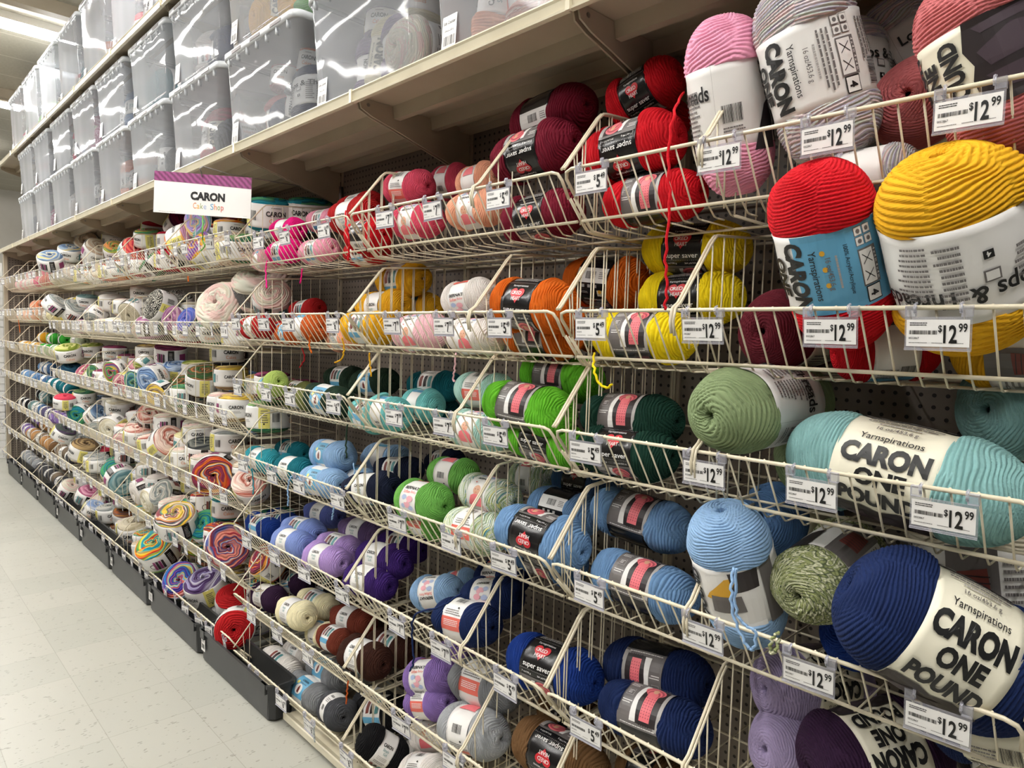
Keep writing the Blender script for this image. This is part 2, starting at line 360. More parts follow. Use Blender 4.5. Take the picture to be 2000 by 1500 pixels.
def get_band(k,mat,lev):
    key=(k,mat.name,lev)
    if key in BD: return BD[key]
    n=72 if lev=='hi' else 32 if lev=='mid' else 20; nx=10 if lev!='lo' else 4; hb=FAM[k]['hb']; mb=MB(); rr=random.Random(len(BD)); V=[];F=[]
    xs=[-hb+2*hb*i/nx for i in range(nx+1)]
    prof=[(x,rband(k,x)+.002) for x in xs]; prof+= [(x,r-.012) for x,r in prof[::-1]]; m_=len(prof)
    for (x,r) in prof:
        for j in range(n):
            t=2*math.pi*j/n; wob=1+.004*math.sin(5*t+x*4)+.003*math.sin(11*t-x*7); V.append((x,r*wob*math.sin(t),r*wob*math.cos(t)))
    for i in range(m_):
        for j in range(n):
            i2=(i+1)%m_; j2=(j+1)%n; F.append((i*n+j,i2*n+j,i2*n+j2,i*n+j2))
    BD[key]=mesh_from('band_'+k,V,F,[mat]); return BD[key]
PRN={}
def print_design(k,var):
    p=Pr(); hb=FAM[k]['hb']; w=2*hb
    if k=='RH':
        p.heart(0,.32,.72,M_red,1); p.text('RED',.04,.42,.2,M_white,.012,wid=.36); p.text('HEART',0,.2,.2,M_white,.012,wid=.46); 
        p.disc(-.2,.42,.07,.07,M_white,2,14); p.disc(-.2,.42,.045,.045,M_red,3,12)
        p.text('super saver',0,-.22,.27,M_white,.012,wid=w*.8); p.text('Yarnspirations',0,.74,.14,M_white,.0,wid=w*.5)
        for yy in (-.42,.9):
            for i in range(22): p.rect(-hb*.92+i*w*.92/21,yy,.022,.022,M_lgray,1)
        p.text('7 oz/198 g',-hb*.55,-.54,.09,M_white,0,wid=.42); p.text('364 yds/333 m',hb*.45,-.54,.09,M_white,0,wid=.5)
        p.rect(0,-1.62,w,1.9,M_gray,0); 
        p.rect(hb*.86,-1.62,w*.14,1.7,M_lgray,1)
        p.rect(hb*.30,-1.57,hb*1.04,1.6,M_photo,1.3)
        p.poly([(-hb*.26,-.8),(-hb*.06,-.78),(-hb*.18,-1.6),(-hb*.1,-2.35),(-hb*.4,-2.35),(-hb*.38,-1.4)],M_white,2)
        for i in range(5):
            a=.34-.045*i; p.disc(hb*.28,-1.02-.05*i,a,.26-.02*i,M_pink if i%2==0 else M_pinkd,2+.4*i,22)
        p.disc(hb*.3,-1.02,.09,.13,M_skin,5,14)
        p.rect(hb*.3,-1.72,.36,1.05,M_pink,2)
        for i in range(9):
            for j in range(4): p.rect(hb*.3-.13+j*.088,-1.3-i*.1,.035,.045,M_pinkd,3)
        for j in range(5): p.rect(hb*.3-.16+j*.08,-2.32,.03,.16,M_photo,4)
        p.lines(-hb*.68,-.95,.36,.22,3,M_white,2); p.rect(-hb*.7,-1.35,.26,.3,M_lgray,1); p.rect(-hb*.7,-1.35,.235,.275,M_gray,2); p.lines(-hb*.7,-1.35,.16,.18,3,M_white,3); p.lines(-hb*.66,-1.75,.36,.16,2,M_white,2); p.lines(0,-2.48,w*.85,.08,1,M_white,2)
        p.lines(0,1.18,w*.8,.3,4,M_lgray,2); p.text('yarnspirations.com',0,1.5,.13,M_white,.0,wid=w*.6)
        p.rect(hb*.55,1.78,.26,.24,M_cream,1); p.disc(hb*.55,1.84,.08,.08,M_gold,2,12); p.text('WINNER',hb*.55,1.73,.07,M_black,0,3,wid=.2); p.disc(-hb*.7,1.8,.06,.06,M_lgray,2,12); p.lines(-hb*.4,1.8,.3,.1,2,M_lgray,2)
        p.rect(0,2.5,w*.96,.62,M_white,1); p.barcode(-.05,2.5,.5,.3,M_black,2,18); p.lines(hb*.65,2.5,.3,.3,4,M_gray,2)
        for i in range(3): p.rect(-hb*.5+i*.3,2.06,.14,.12,M_lgray,1)
        circ=False
    elif k=='OP':
        ink=M_black
        p.text('CARON',0,.28,.52,ink,.055,wid=w*.86); p.text('ONE',.02,-.16,.42,ink,.05,wid=w*.5); p.text('POUND',0,-.58,.42,ink,.05,wid=w*.8)
        p.text('Yarnspirations',0,.66,.2,ink,.004,wid=w*.62); p.text('16 oz/453.6 g',0,.92,.14,M_gray,.006,wid=w*.4); p.lines(0,1.06,w*.42,.09,1,M_lgray,2)
        if var=='blue': 
            p.rect(0,1.15,w,1.75,M_blue,0); p.text('100% Acrylic/Acrylique',0,1.25,.11,M_black,0,wid=w*.6)
            for i in range(3): p.disc(-.4+.3*i,.84,.05,.05,M_gold,1,10)
        else: p.lines(0,1.25,w*.7,.26,3,M_gray,2)
        p.rect(hb*.74,1.62,.3,.3,M_black,1); p.rect(hb*.74,1.62,.26,.26,M_white,2); p.text('4',hb*.74,1.62,.22,M_black,.03,3)
        for i,xx in enumerate((.28,-.12)):
            p.rect(hb*xx,1.62,.38,.36,M_gray,1); p.rect(hb*xx,1.59,.32,.26,M_white,2); p.text('4 x 4 in',hb*xx,1.76,.08,M_white,.004,3,wid=.26); p.poly([(hb*xx-.1,1.5),(hb*xx-.08,1.5),(hb*xx+.1,1.68),(hb*xx+.08,1.68)],M_black,3); p.poly([(hb*xx+.1,1.5),(hb*xx+.08,1.5),(hb*xx-.1,1.68),(hb*xx-.08,1.68)],M_black,3)
        for i in range(2):
            for j in range(2): p.rect(-hb*.55-.18*i,1.52+.18*j,.16,.16,M_gray,1); p.rect(-hb*.55-.18*i,1.52+.18*j,.14,.14,M_white,2); p.disc(-hb*.55-.18*i,1.52+.18*j,.04,.04,M_gray,3,10)
        p.lines(-.2,2.2,w*.5,.5,5,M_gray,2); p.barcode(hb*.5,2.3,.5,.45,M_black,2,18)
        if var=='cushion':
            p.poly([(-.75,-1.0),(-.25,-.95),(.2,-1.1),(.55,-.95),(.75,-1.5),(.8,-2.2),(-.75,-2.2),(-.8,-1.6)],M_white,1)
            p.poly([(-.35,-1.0),(.1,-1.05),(.12,-1.75),(-.3,-1.8)],M_gray,3); p.poly([(.0,-.9),(.15,-1.0),(.55,-1.45),(.6,-1.75),(.35,-1.6),(.0,-1.5)],M_gold,2); p.poly([(.2,-1.6),(.7,-1.55),(.72,-2.25),(.25,-2.2)],M_photo,2); p.rect(0,-2.5,w,.4,M_gray,1)
        else:
            p.poly([(-hb,-.86),(-hb*.3,-.82),(0,-.9),(hb*.4,-.8),(hb,-.9),(hb,-2.4),(-hb,-2.4)],M_photo,0); p.poly([(-hb*.9,-2.3),(-hb*.7,-1.2),(-hb*.3,-1.0),(-.2,-1.7),(-.4,-2.35)],M_photo2,1); p.poly([(-.1,-1.1),(.2,-.98),(.45,-1.5),(.3,-2.3),(.0,-2.2)],M_photo2,1); p.poly([(.48,-1.1),(.62,-1.0),(.7,-1.9),(.55,-2.3)],M_photo2,1)
        circ=False
    elif k=='LT':
        p.text('Loops & Threads',0,.34,.42,M_black,.018,wid=2.5)
        p.lines(.15,-.1,.35,1.0,9,M_gray,2); p.lines(.65,-.1,.5,1.1,12,M_gray,2); p.rect(-.35,.05,.22,.2,M_gray,1); p.rect(-.35,.05,.17,.15,M_white,2); p.rect(-.35,-.3,.14,.14,M_black,1); p.text('4',-.35,-.3,.12,M_white,.02,2); p.lines(-.8,.0,.25,.6,5,M_gray,2)
        for x in (1.75,-1.75): p.barcode(x,-.15,.5,.34,M_black,2,18); p.lines(x,-.45,.5,.12,2,M_gray,2); p.rect(x*.78,0,.006,1.7,M_lgray,1)
        p.poly([(2.2,-.95),(2.9,-.95),(2.9,.1),(2.6,-.1)],M_photo,1); p.rect(-2.65,0,.7,1.7,M_gray,1); p.poly([(-2.9,-.3),(-2.4,-.25),(-2.45,.5),(-2.85,.4)],M_brown,2)
        for i in range(6): p.rect(-2.65,-.2+.11*i,.46,.02,M_photo,3)
        p.lines(-2.1,0,.3,1.3,10,M_gray,2)
        circ=True
    elif k=='SS':
        p.text('CARON',0,.34,.26,M_black,.03,wid=w*.6); p.text('Simply',-.02,.08,.2,M_teal,.0,wid=w*.38); p.text('Soft',.05,-.12,.2,M_teal,.0,wid=w*.25); p.lines(0,-.42,w*.6,.24,3,M_lgray,2)
        if var=='blue':
            p.rect(0,1.9,w,1.5,M_blue,0); p.disc(-.02,1.72,.34,.34,M_white,1); p.poly([(-.1,1.5),(.1,1.48),(.12,1.75),(.02,1.98),(-.08,1.8)],M_brown,2); p.disc(-.38,2.1,.12,.12,M_yel,1); p.text('CARON',.1,2.36,.2,M_black,.03,wid=w*.5); p.text('Simply Soft',.1,2.15,.13,M_black,.0,wid=w*.5)
            p.rect(0,-1.9,w,1.1,M_blue,0)
        else:
            p.text('CARON',.1,2.36,.2,M_black,.03,wid=w*.5); p.lines(.1,2.0,w*.5,.3,3,M_gray,2); p.barcode(0,1.5,.5,.3,M_black)
        for i,(mm) in enumerate((M_brown,M_photo,M_teal)): p.poly([(-.45+.34*i,-1.1),(-.22+.34*i,-1.08),(-.2+.34*i,-1.75),(-.42+.34*i,-1.8)],mm,1); p.disc(-.33+.34*i,-1.1,.11,.1,mm,1,12)
        p.rect(0,-2.15,w,.35,M_blue,.5); p.lines(0,-.72,w*.7,.2,2,M_gray,2)
        circ=False
    elif k=='SF':
        p.text('CARON',0,.2,.18,M_black,.03,wid=w*.8); p.lines(0,-.1,w*.6,.2,2,M_gray,2); circ=False
    elif k=='BS':
        p.text('BERNAT',0,.3,.24,M_black,.03,wid=w*.82); p.text('Softee',-.2,.06,.24,M_coral,.01,wid=w*.42); p.text('Baby',.26,.08,.18,M_coral,.0,wid=w*.3)
        for i,(a,b,c,mm) in enumerate(((-.25,-.25,.18,M_lav),(.15,-.3,.2,M_wpk),(.0,-.6,.22,M_wpk),(.25,-.75,.16,M_lav),(-.28,-.7,.15,M_lav),(-.1,-.42,.12,M_white))): p.disc(a,b,c,c*.8,mm,1+.1*i,9)
        p.rect(0,1.45,w,.62,M_coral,0); p.lines(0,1.5,w*.7,.3,4,M_white,2); p.lines(-.05,2.0,w*.7,.3,3,M_gray,2); p.disc(.2,2.25,.05,.05,M_black,1,10); p.barcode(0,2.75,.5,.36,M_black)
        p.disc(0,-1.75,.3,.34,M_white,1); p.disc(0,-1.78,.2,.26,M_skin,2); p.poly([(-.42,-2.6),(-.3,-2.1),(-.1,-1.98),(.15,-2.0),(.34,-2.15),(.42,-2.6)],M_pink,2.5); p.disc(-.08,-1.74,.02,.025,M_photo,4,8); p.disc(.08,-1.74,.02,.025,M_photo,4,8); p.disc(0,-1.9,.05,.02,M_coral,4,10); p.heart(-.25,-1.35,.1,M_coral,2); p.heart(.3,-1.4,.08,M_coral,2)
        p.text('BERNAT',0,-1.05,.18,M_black,.03,wid=w*.6); circ=False
    elif k=='CW':
        p.rect(0,0,.5,w*.9,M_white,0); p.rect(.5,0,.4,w*.9,M_dkband,0); p.disc(-.6,0,.2,.2,M_brown,1); circ=True
    else:
        p.text('CARON',0,.12,.28,M_black,.035,wid=.82); p.text('Cakes',.0,-.18,.26,M_orange,.0,wid=.55); p.lines(0,.36,.4,.07,1,M_gray,2)
        pv={'a':(M_brown,M_photo),'b':(M_teal,M_gray),'c':(M_purp,M_photo)}[var]
        p.rect(-1.5,0,.5,w*.97,M_yel,0); p.lines(-1.5,.05,.3,.6,6,M_gray,2); p.disc(-1.5,-.28,.04,.04,M_black,2,8)
        p.barcode(-1.0,0,.32,.4,M_black,2,10)
        p.rect(1.9,0,.36,w*.97,M_dkband,0); p.lines(1.9,0,.22,.7,8,M_lgray,2)
        for i in range(4): p.poly([(1.02+.13*i,-.3),(1.13+.13*i,-.32),(1.14+.13*i,.22),(1.04+.13*i,.26)],pv[i%2],2)
        p.disc(.98,-.06,.16,.16,pv[1],1,16); p.disc(.98,-.06,.12,.12,M_white,1.5,16)
        p.rect(2.6,0,.42,.5,pv[0],1); p.text('CAKES',3.0,0,.13,M_black,.01,rot=1.57)
        p.text('CARON',-2.45,.1,.24,M_black,.03,wid=.7); p.lines(-2.45,-.15,.5,.14,2,M_lgray,2)
        circ=True
    return p.wrap('print_'+k,lambda x:rband(k,max(-hb,min(hb,x))),circ)
def get_print(k,var):
    if (k,var) not in PRN: PRN[(k,var)]=print_design(k,var)
    return PRN[(k,var)]
TAILS={}
BN=dict(A='nearest bay',B='second bay',C='third bay',D='fourth bay',E='fifth bay',F='sixth bay',G='seventh bay',H='eighth bay',I='ninth bay',J='farthest bay')
RN=['top row','second row','third row','fourth row','fifth row','sixth row','bottom row']
OD=['','leftmost','second from left','third from left','fourth from left','fifth from left','sixth from left','seventh from left','eighth from left','ninth from left']
def full_label(desc,od,row,bay):
    rn='bottom row' if bay in 'DEFG' and row==6 else RN[row-1]
    l=desc+(', '+OD[od] if od else '')+', '+rn+' of the '+BN[bay]
    if len(l.split())>16: l=l.replace(' of the ',' ')
    return l
SKEINS=[ # kind, colour, centre, axis, label direction, length, radius, row, bay, label
('RH','red',(-.998,1.33,1.977),(-.997,0,-.071),(.026,-.932,-.361),0.268,0.068,1,'A','bright red skein with black band lying in front',0),
('RH','red',(-1.037,1.42,2.138),(.958,0,.287),(.151,-.85,-.505),0.209,0.060,1,'A','bright red skein tilted on top of the pile',0),
('RH','red',(-.943,1.34,1.857),(1,0,.01),(-.01,.133,.991),0.266,0.060,1,'A','bright red skein lowest behind the wires',0),
('RH','red',(-1.082,1.555,2.084),(-.734,.057,-.677),(-.676,.038,.736),0.182,0.060,1,'A','bright red skein at the back of the pile',0),
('LT','pink',(-.733,1.29,2.003),(-.037,-.283,.958),(-.937,-.324,-.132),0.354,0.080,1,'A','tall pale pink skein standing with white band',0),
('OP','pastel',(-.562,1.287,2.033),(.179,.284,-.942),(-.585,-.74,-.334),0.352,0.092,1,'A','tall grey and lilac variegated skein leaning with white band',0),
('LT','pastel',(-.581,1.481,2.064),(-.167,0,.986),(.983,-.072,.167),0.265,0.085,1,'A','grey and lilac variegated skein behind the leaning one',0),
('LT','pastel',(-.5,1.583,2.131),(-.406,-.312,.859),(.909,-.233,.345),0.249,0.080,1,'A','grey and lilac variegated skein farthest back',0),
('OP','rose',(-.421,1.483,1.978),(.073,.997,-.038),(-.749,.08,.657),0.274,0.088,1,'A','dusty rose skein showing its swirled end',0),
('OP','rose',(-.278,1.26,1.964),(-.293,-.264,.919),(-.786,-.482,-.389),0.304,0.092,1,'A','dusty rose skein standing with cream band and dark photo',0),
('LT','pastel',(-.465,1.308,1.829),(.999,0,.046),(-.01,.976,.217),0.171,0.055,1,'A','grey and lilac variegated skein lying low behind the wires',0),
('RH','yellow',(-.948,1.33,1.542),(1,0,.003),(-.002,.36,.933),0.275,0.062,2,'A','bright yellow skein low in front behind the price tag',0),
('RH','yellow',(-.91,1.472,1.756),(.999,0,-.05),(-.006,-.993,-.115),0.284,0.064,2,'A','bright yellow skein uppermost of the yellow pile',0),
('RH','yellow',(-.902,1.448,1.637),(1,0,.019),(.002,-.996,-.092),0.275,0.062,2,'A','bright yellow skein in the middle of the yellow pile',0),
('OP','claret',(-.645,1.455,1.563),(.018,.999,.039),(-.997,.021,-.076),0.330,0.082,2,'A','dark claret skein with its swirled end facing the aisle',0),
('OP','red',(-.488,1.226,1.685),(.076,.468,-.88),(-.545,-.72,-.43),0.342,0.088,2,'A','big scarlet skein standing with pale blue band',0),
('OP','red',(-.454,1.411,1.53),(.775,.625,.094),(-.62,.781,-.08),0.193,0.062,2,'A','scarlet skein lying low behind the standing scarlet one',0),
('LT','gold',(-.302,1.231,1.681),(.095,.533,-.841),(.299,-.821,-.487),0.338,0.102,2,'A','big golden yellow skein standing with white band',0),
('LT','gold',(-.228,1.426,1.547),(.999,0,.037),(.001,.999,-.035),0.249,0.080,2,'A','golden yellow skein lying low in the corner',0),
('LT','gold',(-.265,1.506,1.692),(-.142,0,.99),(-.116,.993,-.017),0.234,0.075,2,'A','golden yellow skein standing behind at the edge',0),
('RH','darkgreen',(-1.001,1.367,1.344),(.999,0,.04),(-.035,.469,.882),0.284,0.064,3,'A','dark green skein resting on another, photo label in front',0),
('RH','darkgreen',(-.981,1.329,1.27),(.999,0,.038),(-.007,-.982,.189),0.275,0.062,3,'A','dark green skein lowest behind the wires',0),
('LT','sage',(-.647,1.33,1.409),(.112,.991,.07),(.391,-.109,.914),0.383,0.087,3,'A','sage green skein with its swirled end over the rail',0),
('LT','sage',(-.604,1.52,1.283),(.03,.999,-.025),(-.926,.018,-.376),0.234,0.075,3,'A','sage green skein low at the back',0),
('OP','teal',(-.378,1.285,1.319),(.991,-.076,-.114),(-.058,-.986,.156),0.395,0.088,3,'A','pale teal skein lying with large cream lettered band',0),
('OP','teal',(-.246,1.555,1.423),(.371,.927,-.057),(-.927,.366,-.077),0.280,0.090,3,'A','pale teal skein behind with its swirled end showing',0),
('RH','skyblue',(-.993,1.416,1.09),(.998,0,-.065),(.049,.663,.747),0.293,0.066,4,'A','sky blue skein upper of the pile with photo label',0),
('RH','skyblue',(-.919,1.332,.963),(1,0,-.02),(.014,.712,.702),0.284,0.064,4,'A','sky blue skein lower behind the front rail',0),
('OP','babyblue',(-.651,1.265,1.076),(-.071,-.403,.912),(-.915,-.337,-.221),0.322,0.084,4,'A','baby blue skein standing with cushion photo band',0),
('OP','denimblue',(-.659,1.525,1.147),(.2,.973,-.113),(-.949,.163,-.27),0.249,0.080,4,'A','dull blue skein with its end showing at the back',0),
('LT','tweed',(-.508,1.36,1.104),(.003,.991,.13),(-.07,.13,-.989),0.323,0.076,4,'A','green and cream tweed skein with loose front end',0),
('OP','navy',(-.287,1.233,1.079),(.808,.408,-.426),(.51,-.845,.159),0.324,0.104,4,'A','big navy skein lying diagonally with cream lettered band',0),
('OP','royal',(-.458,1.47,.954),(.187,.936,-.299),(-.955,.103,-.277),0.278,0.070,4,'A','royal blue skein low behind the wires',0),
('OP','navy',(-.215,1.312,.942),(.986,0,.167),(.074,.895,-.44),0.218,0.070,4,'A','navy skein lowest behind the wires at the corner',0),
('LT','cream',(-.298,1.547,1.097),(-.133,0,.991),(.402,.914,.054),0.374,0.120,4,'A','large cream skein standing at the back with plaid photo band',0),
('RH','navy',(-.932,1.425,.716),(-.99,0,-.14),(.139,-.067,-.988),0.301,0.072,5,'A','dark navy skein upper with photo label upside down',0),
('RH','navy',(-.875,1.33,.661),(.996,0,.089),(-.053,.804,.593),0.293,0.066,5,'A','dark navy skein lower behind the front rail',0),
('OP','lilac',(-.59,1.515,.789),(-.406,-.911,.07),(.778,-.305,.55),0.285,0.086,5,'A','lilac skein upper with its swirled end showing',0),
('OP','lilac',(-.569,1.475,.673),(.325,.93,-.173),(-.807,.178,-.563),0.301,0.084,5,'A','lilac skein lower with its swirled end showing',0),
('OP','plum',(-.412,1.36,.78),(-.556,-.807,-.202),(.532,-.531,.659),0.280,0.090,5,'A','dark purple skein lying with cream lettered band',0),
('LT','cream',(-.243,1.58,.806),(-.515,.606,.606),(.555,.775,-.302),0.343,0.110,5,'A','cream skein low at the edge with plaid photo band',0),
('RH','burgundy',(-1.347,1.42,2.142),(.992,-.126,.006),(.117,.903,-.414),0.311,0.070,1,'B','burgundy skein uppermost of its pile',0),
('RH','burgundy',(-1.327,1.34,2.024),(-.998,0,-.057),(.022,-.921,-.39),0.302,0.068,1,'B','burgundy skein in the middle with black heart band',0),
('RH','burgundy',(-1.306,1.35,1.858),(.998,0,.058),(.017,-.958,-.285),0.275,0.062,1,'B','burgundy skein lowest behind the wires',0),
('BS','peach',(-1.575,1.35,1.904),(.995,.091,.036),(-.041,.047,.998),0.220,0.060,1,'B','peach skein with baby photo behind the wires',0),
('BS','peach',(-1.669,1.44,2.015),(.999,0,.033),(-.01,.95,.312),0.182,0.058,1,'B','peach skein tucked behind the burgundy ones',0),
('BS','coral',(-1.962,1.38,2.025),(.996,0,-.084),(-.077,.401,-.913),0.238,0.062,1,'B','coral skein on top with pale band',0),
('BS','coral',(-1.909,1.52,2.063),(.996,0,-.087),(.017,.981,.192),0.184,0.062,1,'B','coral skein at the back',0),
('BS','coral',(-1.858,1.344,1.898),(1,0,-.024),(.024,.096,.995),0.238,0.062,1,'B','coral skein low with baby photo',0),
('RH','red',(-2.088,1.302,1.867),(.999,0,-.049),(.007,.99,.139),0.226,0.055,1,'B','red skein in the basket corner behind the coral ones',0),
('RH','orange',(-1.258,1.28,1.617),(.997,0,-.073),(0,-1,.004),0.275,0.070,2,'B','orange skein in front with black heart band',0),
('RH','orange',(-1.3,1.361,1.539),(.999,0,-.039),(.036,.413,.91),0.266,0.060,2,'B','orange skein lowest behind the wires',0),
('RH','orange',(-1.197,1.5,1.689),(.994,0,-.11),(-.084,.642,-.762),0.274,0.070,2,'B','orange skein leaning at the back',0),
('RH','orange',(-1.194,1.5,1.559),(.998,0,-.056),(-.004,.998,-.066),0.196,0.060,2,'B','orange skein low at the back',0),
('BS','white',(-1.627,1.375,1.648),(.996,0,.09),(.016,-.984,-.179),0.230,0.060,2,'B','pinkish white skein on top with lettered band',0),
('BS','white',(-1.562,1.352,1.532),(1,0,.022),(-.02,.307,.952),0.230,0.060,2,'B','pinkish white skein low with baby photo',0),
('BS','palepink',(-1.813,1.332,1.54),(.997,0,.074),(-.072,.217,.974),0.253,0.066,2,'B','pale pink skein behind the price tag',0),
('RH','lime',(-1.297,1.44,1.425),(.999,0,-.039),(.035,.468,.883),0.284,0.064,3,'B','lime green skein uppermost with photo label',0),
('RH','lime',(-1.304,1.319,1.344),(.998,0,-.055),(.046,.552,.833),0.310,0.070,3,'B','lime green skein in front of the pile',0),
('RH','lime',(-1.263,1.352,1.257),(.998,0,-.059),(.016,-.961,.277),0.266,0.060,3,'B','lime green skein lowest behind the wires',0),
('BS','mint',(-1.599,1.42,1.365),(1,0,.012),(.012,.077,-.997),0.238,0.062,3,'B','pale mint skein on top with red label panel',0),
('BS','mint',(-1.53,1.343,1.253),(1,0,-.004),(.003,.508,.861),0.246,0.064,3,'B','pale mint skein in front with baby photo',0),
('SS','aqua',(-1.967,1.318,1.265),(1,0,-.015),(-.004,.965,-.262),0.200,0.058,3,'B','aqua skein lying behind the front rail',0),
('SS','aqua',(-1.904,1.414,1.293),(1,0,-.011),(-.003,.974,-.226),0.176,0.055,3,'B','aqua skein second behind the front rail',0),
('SS','deepteal',(-1.942,1.495,1.354),(.997,.074,.037),(-.051,.195,.979),0.257,0.055,3,'B','deep teal skein upper at the back',0),
('SS','deepteal',(-1.974,1.521,1.262),(.977,.207,-.057),(-.214,.949,-.232),0.193,0.055,3,'B','deep teal skein lower at the back',0),
('RH','skyblue',(-1.202,1.278,1.021),(-.999,0,.048),(.02,-.914,.405),0.302,0.068,4,'B','sky blue skein in front with upside-down black heart band',0),
('RH','skyblue',(-1.267,1.438,1.052),(1,0,-.004),(-.004,.355,-.935),0.246,0.062,4,'B','sky blue skein behind with barcode panel',0),
('RH','denimblue',(-1.266,1.527,1.12),(1,0,.017),(-.004,-.968,.251),0.231,0.060,4,'B','dull blue skein uppermost at the back',0),
('RH','denimblue',(-1.264,1.38,.931),(1,0,-.012),(.005,-.901,.434),0.251,0.058,4,'B','dull blue skein lowest behind the wires',0),
('BS','leaf',(-1.77,1.325,.998),(.996,-.06,.063),(-.085,-.835,.543),0.269,0.070,4,'B','leaf green skein in front with watercolour band',0),
('BS','leaf',(-1.793,1.465,1.064),(.999,0,.04),(.019,.874,-.485),0.238,0.062,4,'B','leaf green skein at the back',0),
('BS','leaf',(-1.822,1.38,.913),(.998,0,.059),(.058,-.204,-.977),0.230,0.060,4,'B','leaf green skein low behind the wires',0),
('BS','stripe',(-1.549,1.412,1.045),(1,0,.004),(-.003,.606,.795),0.248,0.066,4,'B','green, blue and white striped skein with baby photo',0),
('BS','stripe',(-1.494,1.31,.968),(.999,0,.049),(.049,-.176,-.983),0.243,0.066,4,'B','green, blue and white striped skein in front with red panel',0),
('BS','stripe',(-1.473,1.518,1.101),(.992,.126,0),(-.121,.95,-.289),0.158,0.060,4,'B','green, blue and white striped skein at the back',0),
('RH','royal',(-1.186,1.324,.666),(.997,0,.071),(-.037,-.856,.515),0.309,0.070,5,'B','royal blue skein with black heart band behind the rail',0),
('BS','babyblue',(-1.785,1.4,.676),(-.937,-.185,-.297),(.121,-.967,.223),0.216,0.062,5,'B','baby blue skein with lettered band',0),
('BS','navy',(-1.536,1.42,.728),(-.95,-.17,-.263),(.173,-.985,.009),0.236,0.066,5,'B','navy skein upper with watercolour band',0),
('BS','navy',(-1.503,1.29,.698),(.989,0,.146),(.141,-.256,-.956),0.261,0.068,5,'B','navy skein in front with coral label panel',0),
('BS','navy',(-1.635,1.55,.735),(.956,0,.294),(-.052,-.984,.169),0.238,0.062,5,'B','navy skein at the back with lettered band',0),
('BS','babyblue',(-1.824,1.535,.661),(.916,.21,.343),(-.147,.969,-.199),0.144,0.055,5,'B','baby blue skein at the back',0),
('BS','purple',(-1.775,1.371,.396),(.938,.086,.337),(-.108,-.849,.517),0.231,0.066,6,'B','purple skein with watercolour band',0),
('BS','purple',(-1.758,1.359,.322),(.932,0,.363),(.356,-.192,-.915),0.230,0.060,6,'B','purple skein low with coral panel',0),
('BS','purple',(-1.803,1.49,.416),(.912,.107,.397),(-.01,.971,-.239),0.186,0.058,6,'B','purple skein at the back',0),
('BS','grey',(-1.498,1.366,.481),(.991,0,.134),(.124,-.369,-.921),0.284,0.074,6,'B','mid grey skein on top with red label panel',0),
('BS','lightgrey',(-1.464,1.294,.382),(.976,0,.218),(.156,.698,-.699),0.276,0.072,6,'B','light grey skein in front with barcode band',0),
('RH','brown',(-1.157,1.329,.434),(-.999,0,-.043),(-.027,-.786,.617),0.311,0.070,6,'B','brown skein in front with black heart band',0),
('RH','brown',(-1.212,1.46,.468),(.993,0,.117),(.116,.12,-.986),0.266,0.064,6,'B','brown skein at the back',0),
('RH','brown',(-.937,1.421,.45),(.992,0,.13),(.077,.808,-.585),0.185,0.060,6,'A','brown skein at the lower corner',0),
('BS','white',(-1.811,1.436,.16),(.888,.077,.454),(-.413,.567,.713),0.260,0.068,7,'B','white skein with baby photo',0),
('BS','white',(-1.724,1.326,.11),(.918,0,.397),(.381,-.278,-.882),0.253,0.066,7,'B','white skein lowest with red panel',0),
('SS','magenta',(-2.822,1.37,1.961),(.998,0,-.06),(-.017,-.958,-.286),0.234,0.050,1,'C','magenta skein upper with white lettered band',0),
('SS','magenta',(-2.788,1.34,1.864),(1,0,.016),(-.016,-.145,.989),0.243,0.052,1,'C','magenta skein lower behind the wires',0),
('SS','rosepink',(-2.647,1.45,1.994),(1,0,-.022),(.022,-.141,.99),0.234,0.050,1,'C','light pink skein upper at the back',0),
('SS','rosepink',(-2.518,1.35,1.85),(.999,0,.042),(-.041,-.175,.984),0.234,0.050,1,'C','light pink skein lower behind the wires',0),
('SS','darkred',(-2.261,1.351,1.96),(1,0,.023),(.009,-.911,-.411),0.281,0.060,1,'C','dark red skein with white lettered band',0),
('SS','darkred',(-2.363,1.44,2.015),(1,0,.024),(-.023,-.228,.973),0.250,0.056,1,'C','dark red skein uppermost',0),
('SS','darkred',(-2.239,1.393,1.833),(1,0,.024),(-.024,-.135,.99),0.243,0.052,1,'C','dark red skein lowest behind the wires',0),
('SS','palepink',(-3.033,1.36,1.845),(1,0,-.023),(.003,.991,.137),0.154,0.048,1,'C','pale pink skein in the corner',0),
('SS','darkred',(-2.897,1.5,1.627),(.996,0,.087),(-.086,-.099,.991),0.243,0.052,2,'C','dark red skein at the back',0),
('SS','darkred',(-2.998,1.312,1.547),(.999,0,.046),(.01,-.978,-.208),0.243,0.052,2,'C','dark red skein in front with white band',0),
('SS','darkred',(-2.912,1.401,1.522),(.999,0,.04),(-.002,.999,.04),0.199,0.050,2,'C','dark red skein second behind the wires',0),
('SS','rust',(-2.74,1.345,1.525),(1,0,.014),(.013,.344,-.939),0.160,0.050,2,'C','rust skein with blue band',0),
('SS','rust',(-2.52,1.308,1.548),(.999,0,.035),(-.001,1,.021),0.228,0.056,2,'C','rust orange skein behind the wires',0),
('SS','peach',(-2.391,1.392,1.514),(1,0,.02),(.002,-.992,-.127),0.205,0.052,2,'C','peach skein behind the wires',0),
('SS','gold',(-2.101,1.32,1.552),(1,0,.012),(-.012,.094,.996),0.281,0.060,2,'C','golden yellow skein low in front',0),
('SS','gold',(-2.155,1.415,1.629),(.999,0,.036),(.008,-.974,-.227),0.281,0.060,2,'C','golden yellow skein in the middle',0),
